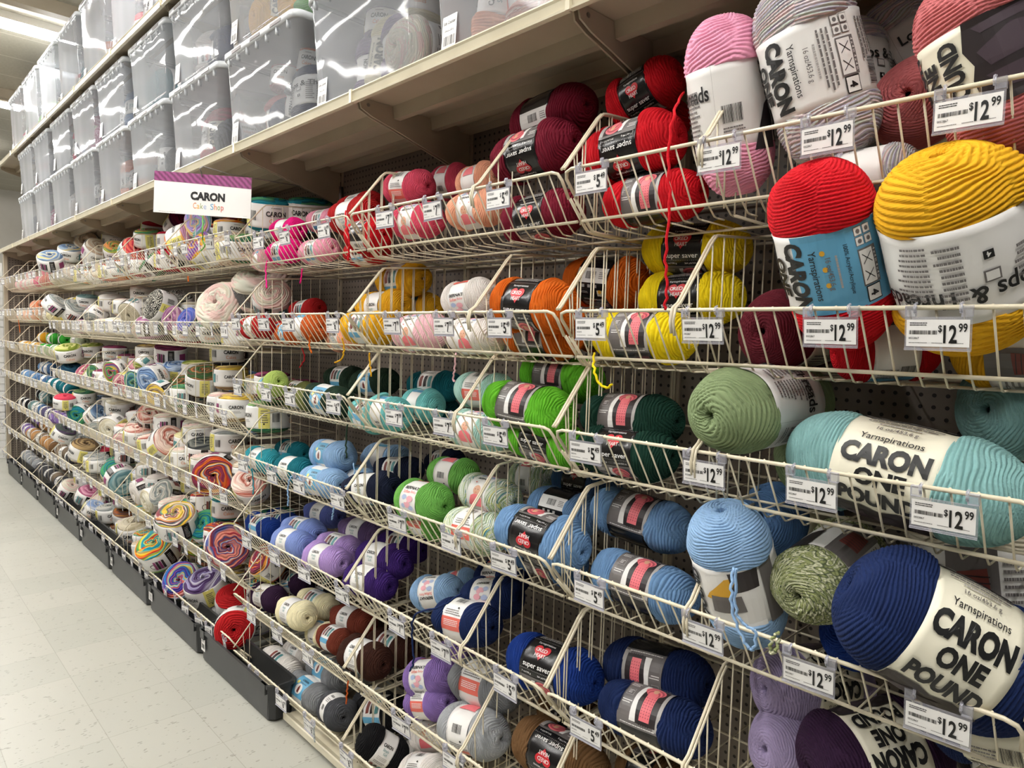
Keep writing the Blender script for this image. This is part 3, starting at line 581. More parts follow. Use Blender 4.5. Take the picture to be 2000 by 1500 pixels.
('SS','gold',(-2.121,1.475,1.729),(.998,-.066,.007),(-.008,-.024,1),0.290,0.062,2,'C','golden yellow skein uppermost',0),
('SS','gold',(-2.063,1.521,1.623),(.994,0,.109),(-.018,.986,.163),0.176,0.055,2,'C','golden yellow skein at the back',0),
('SS','lightgreen',(-2.867,1.323,1.294),(.952,-.198,.235),(.067,.879,.472),0.257,0.055,3,'C','light green skein showing its swirled end',0),
('SS','olive',(-2.847,1.441,1.266),(1,0,.011),(-.01,.286,.958),0.234,0.050,3,'C','olive skein at the back',0),
('SS','olive',(-2.73,1.385,1.249),(.999,0,.048),(-.002,-.999,.04),0.225,0.048,3,'C','olive skein low behind the wires',0),
('SS','forest',(-2.365,1.317,1.274),(1,0,-.018),(-.018,.077,-.997),0.290,0.062,3,'C','dark green skein with blue band in front',0),
('SS','forest',(-2.562,1.5,1.34),(.999,0,.034),(-.033,.197,.98),0.257,0.055,3,'C','dark green skein at the back with pale band',0),
('SS','forest',(-2.295,1.47,1.344),(.994,.072,.087),(.058,.331,-.942),0.257,0.055,3,'C','dark green skein at the back with blue band',0),
('SS','aqua',(-2.13,1.345,1.235),(.99,0,-.143),(.12,.539,.833),0.182,0.055,3,'C','aqua skein at the right end of its basket',0),
('SS','turquoise',(-2.979,1.333,.952),(1,0,.015),(-.004,-.957,.292),0.262,0.056,4,'C','turquoise skein in front',0),
('SS','deepteal',(-2.674,1.33,.958),(.999,0,.055),(-.012,-.977,.212),0.262,0.056,4,'C','deep teal skein in front',0),
('SS','deepteal',(-2.956,1.464,.981),(.999,0,.034),(-.031,.417,.908),0.243,0.052,4,'C','deep teal skein at the back',0),
('SS','babyblue',(-2.434,1.373,1.048),(.992,-.099,.072),(.077,.05,-.996),0.290,0.062,4,'C','baby blue skein upper with blue band',0),
('SS','babyblue',(-2.39,1.31,.958),(.998,0,.065),(.065,.018,-.998),0.281,0.060,4,'C','baby blue skein lower with blue band',0),
('SS','babyblue',(-2.299,1.534,1.043),(.995,.072,.068),(-.053,.968,-.244),0.257,0.055,4,'C','baby blue skein at the back',0),
('SS','babyblue',(-2.288,1.409,.968),(.997,0,.074),(.022,.957,-.291),0.160,0.050,4,'C','baby blue skein second behind the rail',0),
('SS','midnight',(-2.104,1.459,1.031),(.985,.078,.151),(-.166,.241,.956),0.243,0.052,4,'C','midnight blue skein upper',0),
('SS','midnight',(-2.093,1.337,.979),(.981,.071,.183),(.067,-.997,.025),0.281,0.060,4,'C','midnight blue skein lower with cream band',0),
('SS','midnight',(-2.009,1.6,1.061),(.979,0,.204),(-.202,.159,.966),0.186,0.050,4,'C','midnight blue skein farthest back',0),
('SS','royal',(-2.981,1.34,.644),(1,0,.023),(-.018,.644,.765),0.262,0.056,5,'C','royal blue skein in front',0),
('SS','royal',(-3.046,1.46,.64),(1,0,.029),(-.024,.594,.804),0.239,0.052,5,'C','royal blue skein at the back',0),
('SS','periwinkle',(-2.72,1.4,.673),(.995,0,.102),(-.089,.496,.864),0.290,0.062,5,'C','periwinkle skein upper',0),
('SS','periwinkle',(-2.661,1.32,.653),(.995,0,.097),(-.035,-.933,.357),0.271,0.058,5,'C','periwinkle skein lower',0),
('SS','violetblue',(-2.779,1.53,.714),(.994,.069,.083),(.049,-.972,.229),0.257,0.055,5,'C','violet blue skein at the back',0),
('SS','lavender',(-2.422,1.402,.673),(.997,0,.083),(-.07,.536,.841),0.271,0.058,5,'C','lavender skein upper',0),
('SS','lavender',(-2.378,1.318,.656),(.994,0,.11),(-.039,-.936,.349),0.271,0.058,5,'C','lavender skein lower',0),
('SS','mauve',(-2.426,1.51,.716),(.995,.062,.081),(.04,-.966,.255),0.271,0.058,5,'C','mauve skein at the back',0),
('SS','violet',(-2.084,1.385,.715),(.993,0,.118),(-.034,-.957,.286),0.290,0.062,5,'C','deep violet skein upper',0),
('SS','violet',(-2.077,1.325,.65),(.994,0,.108),(-.039,-.933,.357),0.271,0.058,5,'C','deep violet skein lower',0),
('SS','violet',(-2.143,1.51,.724),(.991,.077,.112),(-.134,.435,.89),0.259,0.056,5,'C','deep violet skein at the back',0),
('SS','plum',(-2.931,1.34,.335),(.993,0,.12),(-.056,-.885,.462),0.271,0.058,6,'C','dark plum skein in front',0),
('SS','plum',(-2.951,1.474,.366),(.993,.074,.092),(-.118,.594,.796),0.257,0.055,6,'C','dark plum skein at the back',0),
('SS','ivory',(-2.615,1.316,.366),(.979,-.112,.17),(-.183,-.85,.494),0.281,0.060,6,'C','ivory skein in front showing its swirled end',0),
('SS','ivory',(-2.664,1.44,.359),(.997,0,.082),(-.061,.667,.743),0.271,0.058,6,'C','ivory skein at the back',0),
('SS','ivory',(-2.503,1.369,.301),(.992,0,.126),(.076,.799,-.597),0.160,0.050,6,'C','ivory skein low behind the wires',0),
('SS','brownred',(-2.381,1.444,.375),(.988,0,.153),(-.062,-.913,.403),0.271,0.058,6,'C','reddish brown skein upper',0),
('SS','brownred',(-2.323,1.331,.35),(.995,0,.102),(-.073,.694,.716),0.187,0.052,6,'C','reddish brown skein lower',0),
('SS','choc',(-2.076,1.309,.377),(.984,-.057,.169),(-.132,-.874,.469),0.290,0.062,6,'C','chocolate brown skein in front with white band',0),
('SS','choc',(-2.109,1.45,.356),(.993,.079,.082),(-.114,.635,.764),0.255,0.060,6,'C','chocolate brown skein behind with white band',0),
('SS','black',(-2.82,1.579,.351),(.988,.058,.142),(-.151,.536,.831),0.257,0.055,6,'C','black skein at the back',0),
('SS','choc',(-2.421,1.59,.34),(.991,.071,.113),(.123,-.167,-.978),0.257,0.055,6,'C','chocolate brown skein farthest back',0),
('SS','white',(-2.799,1.339,.068),(1,0,.02),(-.012,.817,.577),0.281,0.060,7,'C','white skein in front',0),
('SS','white',(-2.837,1.451,.068),(.992,.086,.094),(.026,-.86,.509),0.233,0.056,7,'C','white skein at the back',0),
('SS','grey',(-2.488,1.406,.133),(.981,-.103,.167),(.114,-.392,-.913),0.300,0.064,7,'C','mid grey skein upper with blue band',0),
('SS','grey',(-2.474,1.304,.084),(.999,0,.032),(.029,-.473,-.88),0.277,0.060,7,'C','mid grey skein lower with blue band',0),
('SS','darkgrey',(-2.228,1.286,.121),(.96,-.212,.18),(.032,-.558,-.829),0.192,0.060,7,'C','charcoal skein showing its swirled end',0),
('SS','darkgrey',(-2.268,1.483,.068),(.988,.103,.114),(.14,-.292,-.946),0.193,0.058,7,'C','charcoal skein at the back',0),
('SS','black',(-2.083,1.401,.132),(.936,.135,.324),(-.348,.483,.804),0.296,0.066,7,'C','black skein with white photo band',0),
('SS','black',(-1.931,1.293,.11),(.462,.67,-.581),(.887,-.354,.297),0.192,0.060,7,'C','black skein tipped over the front rail',0),
('SS','white',(-1.984,1.435,.003),(.912,.152,.38),(.033,-.953,.302),0.197,0.055,7,'C','white skein at the corner',0),
('CK','tealmix',(-3.101,1.42,2.062),(.218,-.1,.971),(.948,-.216,-.235),0.158,0.105,1,'D','teal mix yarn cake upright',0),
('CK','tealmix',(-3.003,1.56,2.071),(.216,-.112,.97),(.613,-.757,-.224),0.158,0.105,1,'D','teal mix yarn cake farther back',0),
('CK','greenmix',(-3.24,1.36,1.914),(.224,-.187,.956),(.891,-.358,-.279),0.128,0.085,1,'D','green mix yarn cake behind the price tags',0),
('CK','pastelrain',(-3.866,1.399,2.095),(.437,-.899,.027),(-.209,-.131,-.969),0.143,0.095,1,'E','pastel rainbow yarn cake lying under the sign',0),
('CK','orangemix',(-3.75,1.485,2.057),(.149,-.421,.895),(.615,.748,.249),0.135,0.090,1,'D','orange mix yarn cake under the sign',0),
('CK','sunset',(-3.965,1.332,1.996),(.757,.536,.374),(.239,.305,-.922),0.143,0.095,1,'E','orange and yellow yarn cake tipped toward the aisle',0),
('CK','citrus',(-3.756,1.36,1.938),(.088,-.897,.433),(.995,.054,-.089),0.135,0.090,1,'D','orange and purple yarn cake lying low behind wires',0),
('CK','creammix',(-3.549,1.36,1.923),(.062,-.551,.832),(.933,-.264,-.245),0.128,0.085,1,'D','white-banded yarn cake low behind the tags',0),
('CK','purplered',(-4.549,1.5,2.153),(.806,.137,.576),(.553,-.521,-.65),0.135,0.090,1,'E','purple and red yarn cake leaning at the back',0),
('CK','crimson',(-4.944,1.48,2.16),(.279,-.084,.957),(.916,-.274,-.292),0.135,0.090,1,'F','crimson mix yarn cake at the back',0),
('CK','yellowmix',(-4.824,1.404,2.092),(.278,-.169,.946),(.351,.934,.064),0.135,0.090,1,'F','multicolour yarn cake upright with yellow panel',0),
('CK','coralred',(-4.92,1.336,2.012),(.871,.096,.481),(-.297,.884,.362),0.128,0.085,1,'F','coral red yarn cake tipped forward',0),
('CK','greenyel',(-5.508,1.38,2.062),(.657,-.302,.691),(.554,-.428,-.714),0.112,0.075,1,'F','green and yellow yarn cake tipped forward',0),
('CK','paledust',(-5.905,1.484,2.172),(.185,-.046,.982),(.952,-.239,-.191),0.143,0.095,1,'G','fuzzy beige yarn cake upright',0),
('CK','crimson',(-4.378,1.38,1.923),(.164,-.052,.985),(.981,-.101,-.168),0.120,0.080,1,'E','crimson mix yarn cake low behind wires',0),
('CK','creammix',(-5.905,1.356,2.084),(.747,.097,.658),(-.456,.795,.4),0.143,0.095,1,'G','cream yarn cake tipped with white band',0),
('CK','creammix',(-6.42,1.411,2.184),(.73,-.487,.48),(-.433,.215,.875),0.135,0.090,1,'G','cream and brown yarn cake at the back',0),
('CK','bluegold',(-6.42,1.293,2.097),(.413,-.084,.907),(.741,-.547,-.388),0.135,0.090,1,'G','blue and gold yarn cake upright',0),
('CK','bluegold',(-6.42,1.163,2.023),(.526,-.25,.813),(-.45,-.893,.016),0.143,0.095,1,'G','grey, blue and gold yarn cake with black panel',0),
('CK','paledust',(-6.42,1.292,1.96),(.925,.07,.373),(.375,-.332,-.866),0.120,0.080,1,'G','pale pink yarn cake low in front',0),
('CW','whitecream',(-3.295,1.459,1.731),(.362,-.333,.871),(.839,-.291,-.46),0.195,0.130,2,'D','cream yarn cake in clear wrap at the back',0),
('CW','whitecream',(-3.412,1.325,1.631),(.472,-.768,.433),(.677,0,-.736),0.180,0.120,2,'D','cream yarn cake in clear wrap tipped forward',0),
('CK','white',(-3.3,1.359,1.514),(.148,-.061,.987),(.97,-.186,-.157),0.128,0.085,2,'D','white yarn cake low behind the wires',0),
('CK','lilacmix',(-4.187,1.36,1.577),(.47,-.851,.234),(.875,.414,-.249),0.112,0.075,2,'E','dusty purple yarn cake with yellow band',0),
('CK','bluelilac',(-3.942,1.36,1.565),(.231,-.873,.429),(-.198,-.474,-.858),0.112,0.075,2,'E','blue and lilac yarn cake behind the tags',0),
('CK','greenmix',(-3.614,1.36,1.531),(.253,-.269,.929),(.698,-.614,-.368),0.128,0.085,2,'D','grey green yarn cake low behind the wires',0),
('CK','redmix',(-4.042,1.38,1.511),(.156,-.053,.986),(.734,-.662,-.152),0.120,0.080,2,'E','red mix yarn cake low behind the wires',0),
('CK','charcoal',(-4.04,1.52,1.656),(.109,-.041,.993),(.981,-.157,-.114),0.135,0.090,2,'E','dark yarn cake upright at the back',0),
('CK','blackwhite',(-4.454,1.36,1.653),(.163,-.94,.299),(.193,.327,.925),0.150,0.100,2,'E','black and white yarn cake tipped with yellow panel',0),
('CK','tweedcream',(-4.997,1.36,1.626),(.447,-.772,-.451),(.867,.498,.008),0.135,0.090,2,'F','cream tweed yarn cake tipped toward the floor',0),
('CK','white',(-5.854,1.446,1.705),(.161,-.04,.986),(.977,-.137,-.165),0.143,0.095,2,'G','white yarn cake upright with lettered band',0),
('CK','white',(-5.363,1.524,1.766),(.124,-.035,.992),(.773,-.624,-.118),0.135,0.090,2,'F','white yarn cake upright at the back',0),
('CK','blackwhite',(-4.571,1.5,1.693),(.355,-.117,.928),(-.337,-.941,.011),0.128,0.085,2,'E','black and white yarn cake at the back',0),
('CK','greymix',(-5.899,1.35,1.603),(.366,-.594,-.716),(.892,.003,.453),0.128,0.085,2,'G','grey yarn cake tipped with lettered band',0),
('CK','greymix',(-6.418,1.316,1.638),(.593,.321,.739),(.134,-.944,.302),0.150,0.100,2,'G','grey yarn cake with round photo panel',0),
('CK','tealgrey',(-6.421,1.41,1.721),(.194,-.042,.98),(.8,-.571,-.183),0.128,0.085,2,'G','grey teal yarn cake at the back',0),
('CK','greymix',(-6.421,1.186,1.68),(.464,.527,.712),(.197,-.845,.497),0.135,0.090,2,'G','grey yarn cake with dotted photo panel',0),
('CK','brownorange',(-3.921,1.42,1.241),(.337,-.122,.933),(.402,.915,-.025),0.150,0.100,3,'E','brown and orange yarn cake upright with yellow panel',0),
('CK','brownorange',(-4.318,1.431,1.178),(.241,-.404,.882),(.757,-.491,-.432),0.120,0.080,3,'E','brown and green yarn cake upright',0),
('CK','bluemix',(-4.536,1.34,1.218),(.428,-.877,-.219),(.87,.334,.362),0.135,0.090,3,'E','blue mix yarn cake tipped with lettered band',0),
('CK','greenblue',(-4.824,1.34,1.184),(.443,-.87,-.217),(.864,.348,.364),0.128,0.085,3,'F','green and blue yarn cake tipped with lettered band',0),
('CK','tanmix',(-4.298,1.309,1.151),(.431,-.861,-.27),(.171,.371,-.913),0.112,0.075,3,'E','tan mix yarn cake tipped over the rail',0),
('CK','bluemix',(-4.612,1.5,1.251),(.353,-.115,.928),(.534,.84,-.099),0.135,0.090,3,'E','blue mix yarn cake upright at the back',0),
('CK','tanmix',(-4.026,1.531,1.26),(.111,-.043,.993),(-.61,.786,.102),0.135,0.090,3,'E','tan mix yarn cake upright at the back',0),
('CK','whitecream',(-3.582,1.4,1.145),(-.012,.005,1),(.429,.903,.001),0.135,0.090,3,'D','yellow panel yarn cake low behind wires',0),
('CK','plummix',(-4.722,1.5,1.36),(.213,-.068,.975),(-.587,-.806,.072),0.150,0.100,3,'E','plum yarn cake upright with black panel',0),
('CK','charcoal',(-3.983,1.569,1.398),(.046,-.018,.999),(.984,-.171,-.048),0.143,0.095,3,'E','dark yarn cake highest at the back',0),
('CK','greenmix',(-3.026,1.38,1.143),(-.031,.014,.999),(.643,.766,.009),0.150,0.100,3,'D','green yarn cake with pale yellow band low at the corner',0),
('CK','tanmix',(-5.187,1.502,1.355),(.052,-.015,.999),(.775,-.63,-.05),0.128,0.085,3,'F','tan yarn cake upright at the back',0),
('CK','rosemix',(-5.147,1.438,1.245),(.579,-.162,.799),(.769,-.215,-.602),0.120,0.080,3,'F','raspberry mix yarn cake',0),
('CK','rosemix',(-5.206,1.36,1.15),(.457,-.863,-.213),(-.83,-.5,.246),0.112,0.075,3,'F','pink mix yarn cake tipped with pale band',0),
('CK','yellowmix',(-5.375,1.35,1.219),(.461,-.858,-.226),(.859,.369,.355),0.128,0.085,3,'F','grey and yellow yarn cake tipped with lettered band',0),
('CK','greenmix',(-5.87,1.36,1.174),(.4,-.883,-.246),(.889,.309,.337),0.128,0.085,3,'G','green yarn cake tipped with lettered band',0),
('CK','plummix',(-6.01,1.5,1.322),(.052,-.013,.999),(.798,-.601,-.049),0.135,0.090,3,'G','plum yarn cake with white band at the back',0),
('CK','olivemix',(-6.42,1.274,1.307),(.272,-.22,.937),(.944,-.127,-.304),0.150,0.100,3,'G','olive green yarn cake tipped over the rail',0),
('CK','olivemix',(-6.42,1.435,1.328),(.121,-.115,.986),(.809,-.564,-.165),0.135,0.090,3,'G','olive green yarn cake behind',0),
('CK','darkteal',(-6.42,1.29,1.161),(.587,-.118,.801),(-.571,.641,.513),0.120,0.080,3,'G','dark teal yarn cake low',0),
('CK','rainbowbrown',(-3.373,1.274,.832),(.834,-.55,.038),(.34,.458,-.821),0.150,0.100,4,'D','orange, blue and brown swirl yarn cake facing the aisle',0),
('CK','charcoalmix',(-3.871,1.401,.853),(.173,-.063,.983),(-.621,-.782,.06),0.150,0.100,4,'E','charcoal mix yarn cake upright with black panel',0),
('CK','paleyellow',(-4.218,1.44,.862),(.106,-.036,.994),(-.639,.763,.096),0.128,0.085,4,'E','pale yellow yarn cake upright',0),
('CK','paleyellow',(-4.246,1.42,.778),(-.001,0,1),(.992,-.123,.001),0.120,0.080,4,'E','cream white yarn cake lower',0),
('CK','blush',(-4.371,1.36,.843),(.882,.127,.454),(.391,.341,-.855),0.150,0.100,4,'E','blush to rust yarn cake tipped forward',0),
('CK','beigemix',(-3.42,1.469,.862),(.155,-.067,.986),(-.039,-.997,-.061),0.150,0.100,4,'D','tan yarn cake upright with black photo band',0),
('CK','creammix',(-3.286,1.401,.829),(-.017,.007,1),(-.025,-1,.007),0.135,0.090,4,'D','cream banded yarn cake with dark photo behind divider',0),
('CK','blush',(-4.95,1.369,.819),(.199,-.056,.978),(.964,-.168,-.206),0.135,0.090,4,'F','peach yarn cake upright with lettered band',0),
('CK','palepinkmix',(-5.046,1.327,.773),(.516,-.787,-.338),(.854,.505,.126),0.128,0.085,4,'F','pale pink yarn cake tipped forward',0),
('CK','aquagrey',(-4.948,1.494,.806),(.348,.387,.854),(.538,.664,-.52),0.120,0.080,4,'F','grey teal panel yarn cake',0),
('CK','ivorymix',(-5.42,1.339,.825),(.594,-.743,-.308),(-.029,-.403,.915),0.135,0.090,4,'F','ivory yarn cake tipped forward',0),
('CK','greymix',(-5.811,1.36,.766),(.604,-.736,-.306),(.698,.303,.649),0.128,0.085,4,'G','light grey yarn cake tipped forward',0),
('CK','palepinkmix',(-5.441,1.52,.861),(.278,-.078,-.958),(.85,-.444,.283),0.150,0.100,4,'F','lilac-pink yarn cake upside down at the back',0),
('CK','ivorymix',(-5.725,1.46,.93),(.238,-.061,.969),(.769,-.598,-.226),0.150,0.100,4,'G','ivory yarn cake upright with arrow panel',0),
('CK','bluegreymix',(-6.04,1.38,.832),(.684,.399,.611),(.545,-.836,-.063),0.135,0.090,4,'G','grey blue yarn cake',0),
('CK','tealmix',(-6.388,1.34,.825),(.677,-.68,-.283),(.707,.493,.507),0.135,0.090,4,'G','teal yarn cake tipped forward over the rail',0),
('CK','rosered',(-6.42,1.244,.917),(.248,-.048,.968),(.257,.966,-.018),0.128,0.085,4,'G','coral yarn cake upright with yellow panel',0),
('CK','greenmix',(-6.42,1.378,.954),(.17,-.036,.985),(.979,-.108,-.173),0.128,0.085,4,'G','green yarn cake upright with lettered band',0),
('CK','bluemix',(-6.447,1.5,.904),(.245,-.057,.968),(.943,-.219,-.252),0.105,0.070,4,'G','pale blue yarn cake at the back',0),
('CK','redblueswirl',(-3.24,1.28,.509),(.917,-.346,.198),(-.37,-.924,.098),0.158,0.105,5,'D','red, white and blue swirl yarn cake facing the aisle',0),
('CK','stripecake',(-3.79,1.232,.513),(.356,-.325,.876),(-.266,-.934,-.239),0.158,0.105,5,'D','white, navy and orange yarn cake over the rail',0),
('CK','redstripe',(-3.886,1.38,.469),(.243,-.086,.966),(.708,-.665,-.238),0.128,0.085,5,'E','orange and purple stripe yarn cake',0),
('CK','rainbowbrown',(-3.953,1.46,.541),(-.134,.049,.99),(.014,-.999,.052),0.158,0.105,5,'E','yarn cake with dark photo band at the back',0),
('CK','whitecream',(-3.805,1.56,.511),(-.143,.059,.988),(.947,-.281,.154),0.128,0.085,5,'D','white lettered yarn cake at the back',0),
('CK','charcoalmix',(-3.382,1.4,.45),(.501,-.207,.84),(-.468,.752,.465),0.128,0.085,5,'D','tan and black stripe yarn cake',0),
('CK','greymix',(-4.438,1.38,.521),(.414,-.824,.386),(.062,-.398,-.915),0.128,0.085,5,'E','grey yarn cake lying on its side',0),
('CK','white',(-4.692,1.422,.535),(-.025,.007,1),(-.583,-.812,-.008),0.128,0.085,5,'E','white yarn cake with black panel',0),
('CK','white',(-4.775,1.338,.483),(.065,-.961,-.269),(.255,.276,-.927),0.128,0.085,5,'F','white yarn cake tipped with barcode panel',0),
('CK','ivorymix',(-4.548,1.34,.477),(.138,-.961,-.238),(-.228,-.265,.937),0.120,0.080,5,'E','ivory yarn cake tipped with yellow panel',0),
('CK','bluefade',(-5.076,1.441,.522),(.132,-.122,.984),(.99,-.04,-.138),0.128,0.085,5,'F','white and blue yarn cake upright',0),
('CK','tealfade',(-5.16,1.319,.497),(.965,.007,-.261),(.12,.876,.466),0.150,0.100,5,'F','pale teal yarn cake on its side facing the aisle',0),
('CK','seafoam',(-5.806,1.46,.474),(.331,-.083,.94),(.942,-.032,-.335),0.128,0.085,5,'G','seafoam green yarn cake upright',0),
('CK','yellowbrown',(-6.267,1.339,.538),(.405,.143,.903),(.302,.911,-.28),0.165,0.110,5,'G','brown yarn cake tipped with yellow panel',0),
('CK','greymix',(-6.419,1.339,.59),(.731,.178,.659),(.405,.664,-.629),0.120,0.080,5,'G','grey yarn cake tipped',0),
('CK','greypurple',(-6.42,1.228,.664),(.471,.35,.81),(.88,-.246,-.406),0.128,0.085,5,'G','purple and green yarn cake',0),
('CK','rosered',(-6.251,1.481,.507),(.185,-.044,.982),(-.258,-.966,.006),0.105,0.070,5,'G','raspberry yarn cake upright',0),
('CK','rainbow',(-4.055,1.22,.296),(.303,-.491,.817),(-.143,-.871,-.47),0.165,0.110,6,'E','bright rainbow yarn cake stacked over the rail',0),
('CK','rainbow',(-4.314,1.34,.103),(.072,-.187,.98),(.491,.862,.129),0.165,0.110,6,'E','rainbow yarn cake under the stacked one',0),
('CK','bluerain',(-3.759,1.258,.197),(.583,-.705,.404),(.805,.436,-.401),0.150,0.100,6,'D','blue and yellow yarn cake lying on its side',0),
('CK','purplegrey',(-3.603,1.314,.192),(.168,-.36,.918),(.282,.91,.305),0.158,0.105,6,'D','lilac and grey yarn cake upright with yellow panel',0),
('CK','tanmix',(-3.662,1.466,.193),(.02,-.008,1),(.711,-.703,-.02),0.150,0.100,6,'D','tan yarn cake low at the back',0),
('CK','redsolid',(-3.049,1.24,.184),(.858,-.489,.158),(-.454,-.577,.679),0.135,0.090,6,'D','red yarn cake showing its swirl at the rail',0),
('CK','redsolid',(-3.376,1.36,.172),(.455,-.183,.871),(-.397,-.918,.014),0.128,0.085,6,'D','red yarn cake behind',0),
('CK','whitecream',(-3.574,1.362,.078),(-.293,.019,.956),(-.603,.772,-.2),0.105,0.070,6,'D','white banded red yarn cake',0),
('CK','beigemix',(-4.995,1.359,.179),(.216,-.215,.952),(.793,-.53,-.3),0.158,0.105,6,'F','beige yarn cake upright',0),
('CK','rustmix',(-5.46,1.42,.169),(.429,-.112,.896),(-.277,-.961,.013),0.128,0.085,6,'F','rust and grey yarn cake',0),
('CK','rustmix',(-5.594,1.42,.045),(.411,-.104,.906),(-.625,.691,.364),0.105,0.070,6,'F','small rust and grey yarn cake',0),
('CK','greymix',(-5.647,1.37,.157),(.091,-.106,.99),(.996,-.006,-.092),0.143,0.095,6,'G','grey yarn cake with maroon panel',0),
('CK','creammix',(-4.636,1.32,.145),(-.126,-.053,.991),(.787,-.613,.067),0.120,0.080,6,'E','cream banded yarn cake low',0),
('CK','palebluewh',(-5.763,1.29,.17),(.402,.353,.845),(.864,-.452,-.222),0.120,0.080,6,'G','white and blue yarn cake',0),
('CK','pinkmix',(-6.121,1.34,.194),(.375,.221,.9),(-.543,-.735,.407),0.150,0.100,6,'G','pink yarn cake upright with black panel',0),
('CK','whitecream',(-6.42,1.269,.209),(.567,.276,.776),(-.29,-.815,.502),0.128,0.085,6,'G','white yarn cake with barcode',0),
('CK','greymix',(-6.42,1.381,.282),(.154,-.032,.987),(.988,-.005,-.155),0.128,0.085,6,'G','grey yarn cake at the back',0),
('CK','creammix',(-3.381,1.362,1.905),(-.138,-.056,.989),(.99,-.003,.138),0.126,0.084,1,'D','beige mix yarn cake, front layer',0),
('CK','creammix',(-3.49,1.549,2.013),(0,-0,1),(.914,-.406,0),0.127,0.085,1,'D','beige mix yarn cake, back layer',1),
('CK','creammix',(-3.245,1.546,2.013),(0,-0,-1),(.903,-.43,0),0.127,0.084,1,'D','beige mix yarn cake, back layer',2),
('CK','sunset',(-3.608,1.434,2.031),(0,-0,1),(1,.022,0),0.123,0.082,1,'D','orange and yellow yarn cake, upper layer',0),
('CK','whitecream',(-3.17,1.387,1.526),(-0,-0,1),(-.407,.913,0),0.135,0.090,2,'D','cream yarn cake, front layer',0),
('CK','lilacmix',(-3.719,1.549,1.621),(-0,-0,-1),(.357,.934,-0),0.121,0.081,2,'D','lilac mix yarn cake, back layer',0),
('CK','charcoal',(-3.464,1.545,1.641),(-0,-0,-1),(.913,-.407,0),0.134,0.089,2,'D','charcoal yarn cake, back layer',0),
('CK','ivorymix',(-3.209,1.565,1.62),(-0,-0,-1),(-.18,.984,-0),0.130,0.087,2,'D','ivory yarn cake, back layer',0),
('CK','greymix',(-3.6,1.436,1.667),(.719,-.312,.622),(-.646,-.629,.431),0.134,0.090,2,'D','grey yarn cake, upper layer',0),
('CK','whitecream',(-3.105,1.433,1.672),(.667,-.411,.622),(-.702,-.627,.338),0.137,0.092,2,'D','cream yarn cake, upper layer',0),
('CK','tanmix',(-3.345,1.364,1.154),(0,-0,1),(-.428,.904,-0),0.137,0.091,3,'D','tan mix yarn cake, front layer',0),
('CK','bluemix',(-3.682,1.543,1.25),(0,-0,-1),(-.941,-.338,-0),0.124,0.082,3,'D','blue mix yarn cake, back layer',0),
('CK','tanmix',(-3.475,1.544,1.247),(-0,-0,1),(-.4,.917,0),0.121,0.081,3,'D','tan mix yarn cake, back layer',0),
('CK','rosemix',(-3.229,1.532,1.246),(0,-0,1),(-.878,-.478,0),0.121,0.080,3,'D','rose mix yarn cake, back layer',0),
('CK','plummix',(-3.022,1.549,1.247),(-0,-0,1),(.518,.855,0),0.121,0.081,3,'D','plum yarn cake, back layer',0),
('CK','tanmix',(-3.6,1.439,1.282),(-0,-0,1),(-.434,.901,0),0.129,0.086,3,'D','tan mix yarn cake, upper layer',0),
('CK','plummix',(-3.104,1.434,1.28),(0,-0,1),(-.446,-.895,0),0.127,0.085,3,'D','plum yarn cake, upper layer',0),
('CK','whitecream',(-3.728,1.367,.806),(-0,-0,1),(.939,-.344,0),0.135,0.090,4,'D','cream yarn cake, front layer',0),
('CK','greymix',(-3.53,1.377,.802),(0,-0,1),(-.39,-.921,0),0.126,0.084,4,'D','grey yarn cake, front layer',0),
('CK','blush',(-3.152,1.358,.802),(.609,-.493,.622),(.743,.081,-.664),0.129,0.086,4,'D','blush yarn cake, front layer',0),
('CK','bluemix',(-3.692,1.536,.916),(0,-0,1),(-.854,-.52,0),0.131,0.087,4,'D','blue mix yarn cake, back layer',0),
('CK','charcoalmix',(-3.249,1.542,.907),(-0,-0,-1),(.903,-.429,0),0.125,0.083,4,'D','charcoal mix yarn cake, back layer',0),
('CK','greymix',(-3.597,1.424,.951),(-0,-0,1),(1,.023,0),0.137,0.091,4,'D','grey yarn cake, upper layer',0),
('CK','ivorymix',(-3.135,1.43,.928),(0,-0,1),(-.871,-.491,0),0.126,0.084,4,'D','ivory yarn cake, upper layer',0),
('CK','tealmix',(-3.727,1.37,.47),(.322,-.714,.622),(-.582,-.667,-.465),0.135,0.090,5,'D','teal mix yarn cake, front layer',0),
('CK','rainbowbrown',(-3.519,1.363,.475),(0,-0,1),(-.841,-.541,0),0.138,0.092,5,'D','multicolour yarn cake, front layer',1),
('CK','rainbowbrown',(-3.005,1.373,.467),(.029,-.783,.622),(.923,.259,.283),0.126,0.084,5,'D','multicolour yarn cake, front layer',2),
('CK','ivorymix',(-3.452,1.541,.577),(-0,-0,-1),(-.949,-.316,0),0.128,0.086,5,'D','ivory yarn cake, back layer',0),
('CK','seafoam',(-3.267,1.539,.579),(0,-0,1),(.905,-.426,0),0.129,0.086,5,'D','seafoam yarn cake, back layer',0),
('CK','tealmix',(-3.587,1.421,.606),(-0,-0,1),(.93,-.368,0),0.131,0.087,5,'D','teal mix yarn cake, upper layer',0),
('CK','purplegrey',(-3.157,1.37,.153),(0,-0,-1),(.917,-.399,0),0.132,0.088,6,'D','purple grey yarn cake, front layer',0),
('CK','beigemix',(-3.472,1.547,.259),(0,-0,-1),(.913,-.407,0),0.123,0.082,6,'D','beige yarn cake, back layer',0),
('CK','rainbow',(-3.26,1.54,.279),(0,-0,-1),(.666,-.746,0),0.136,0.091,6,'D','rainbow yarn cake, back layer',0),
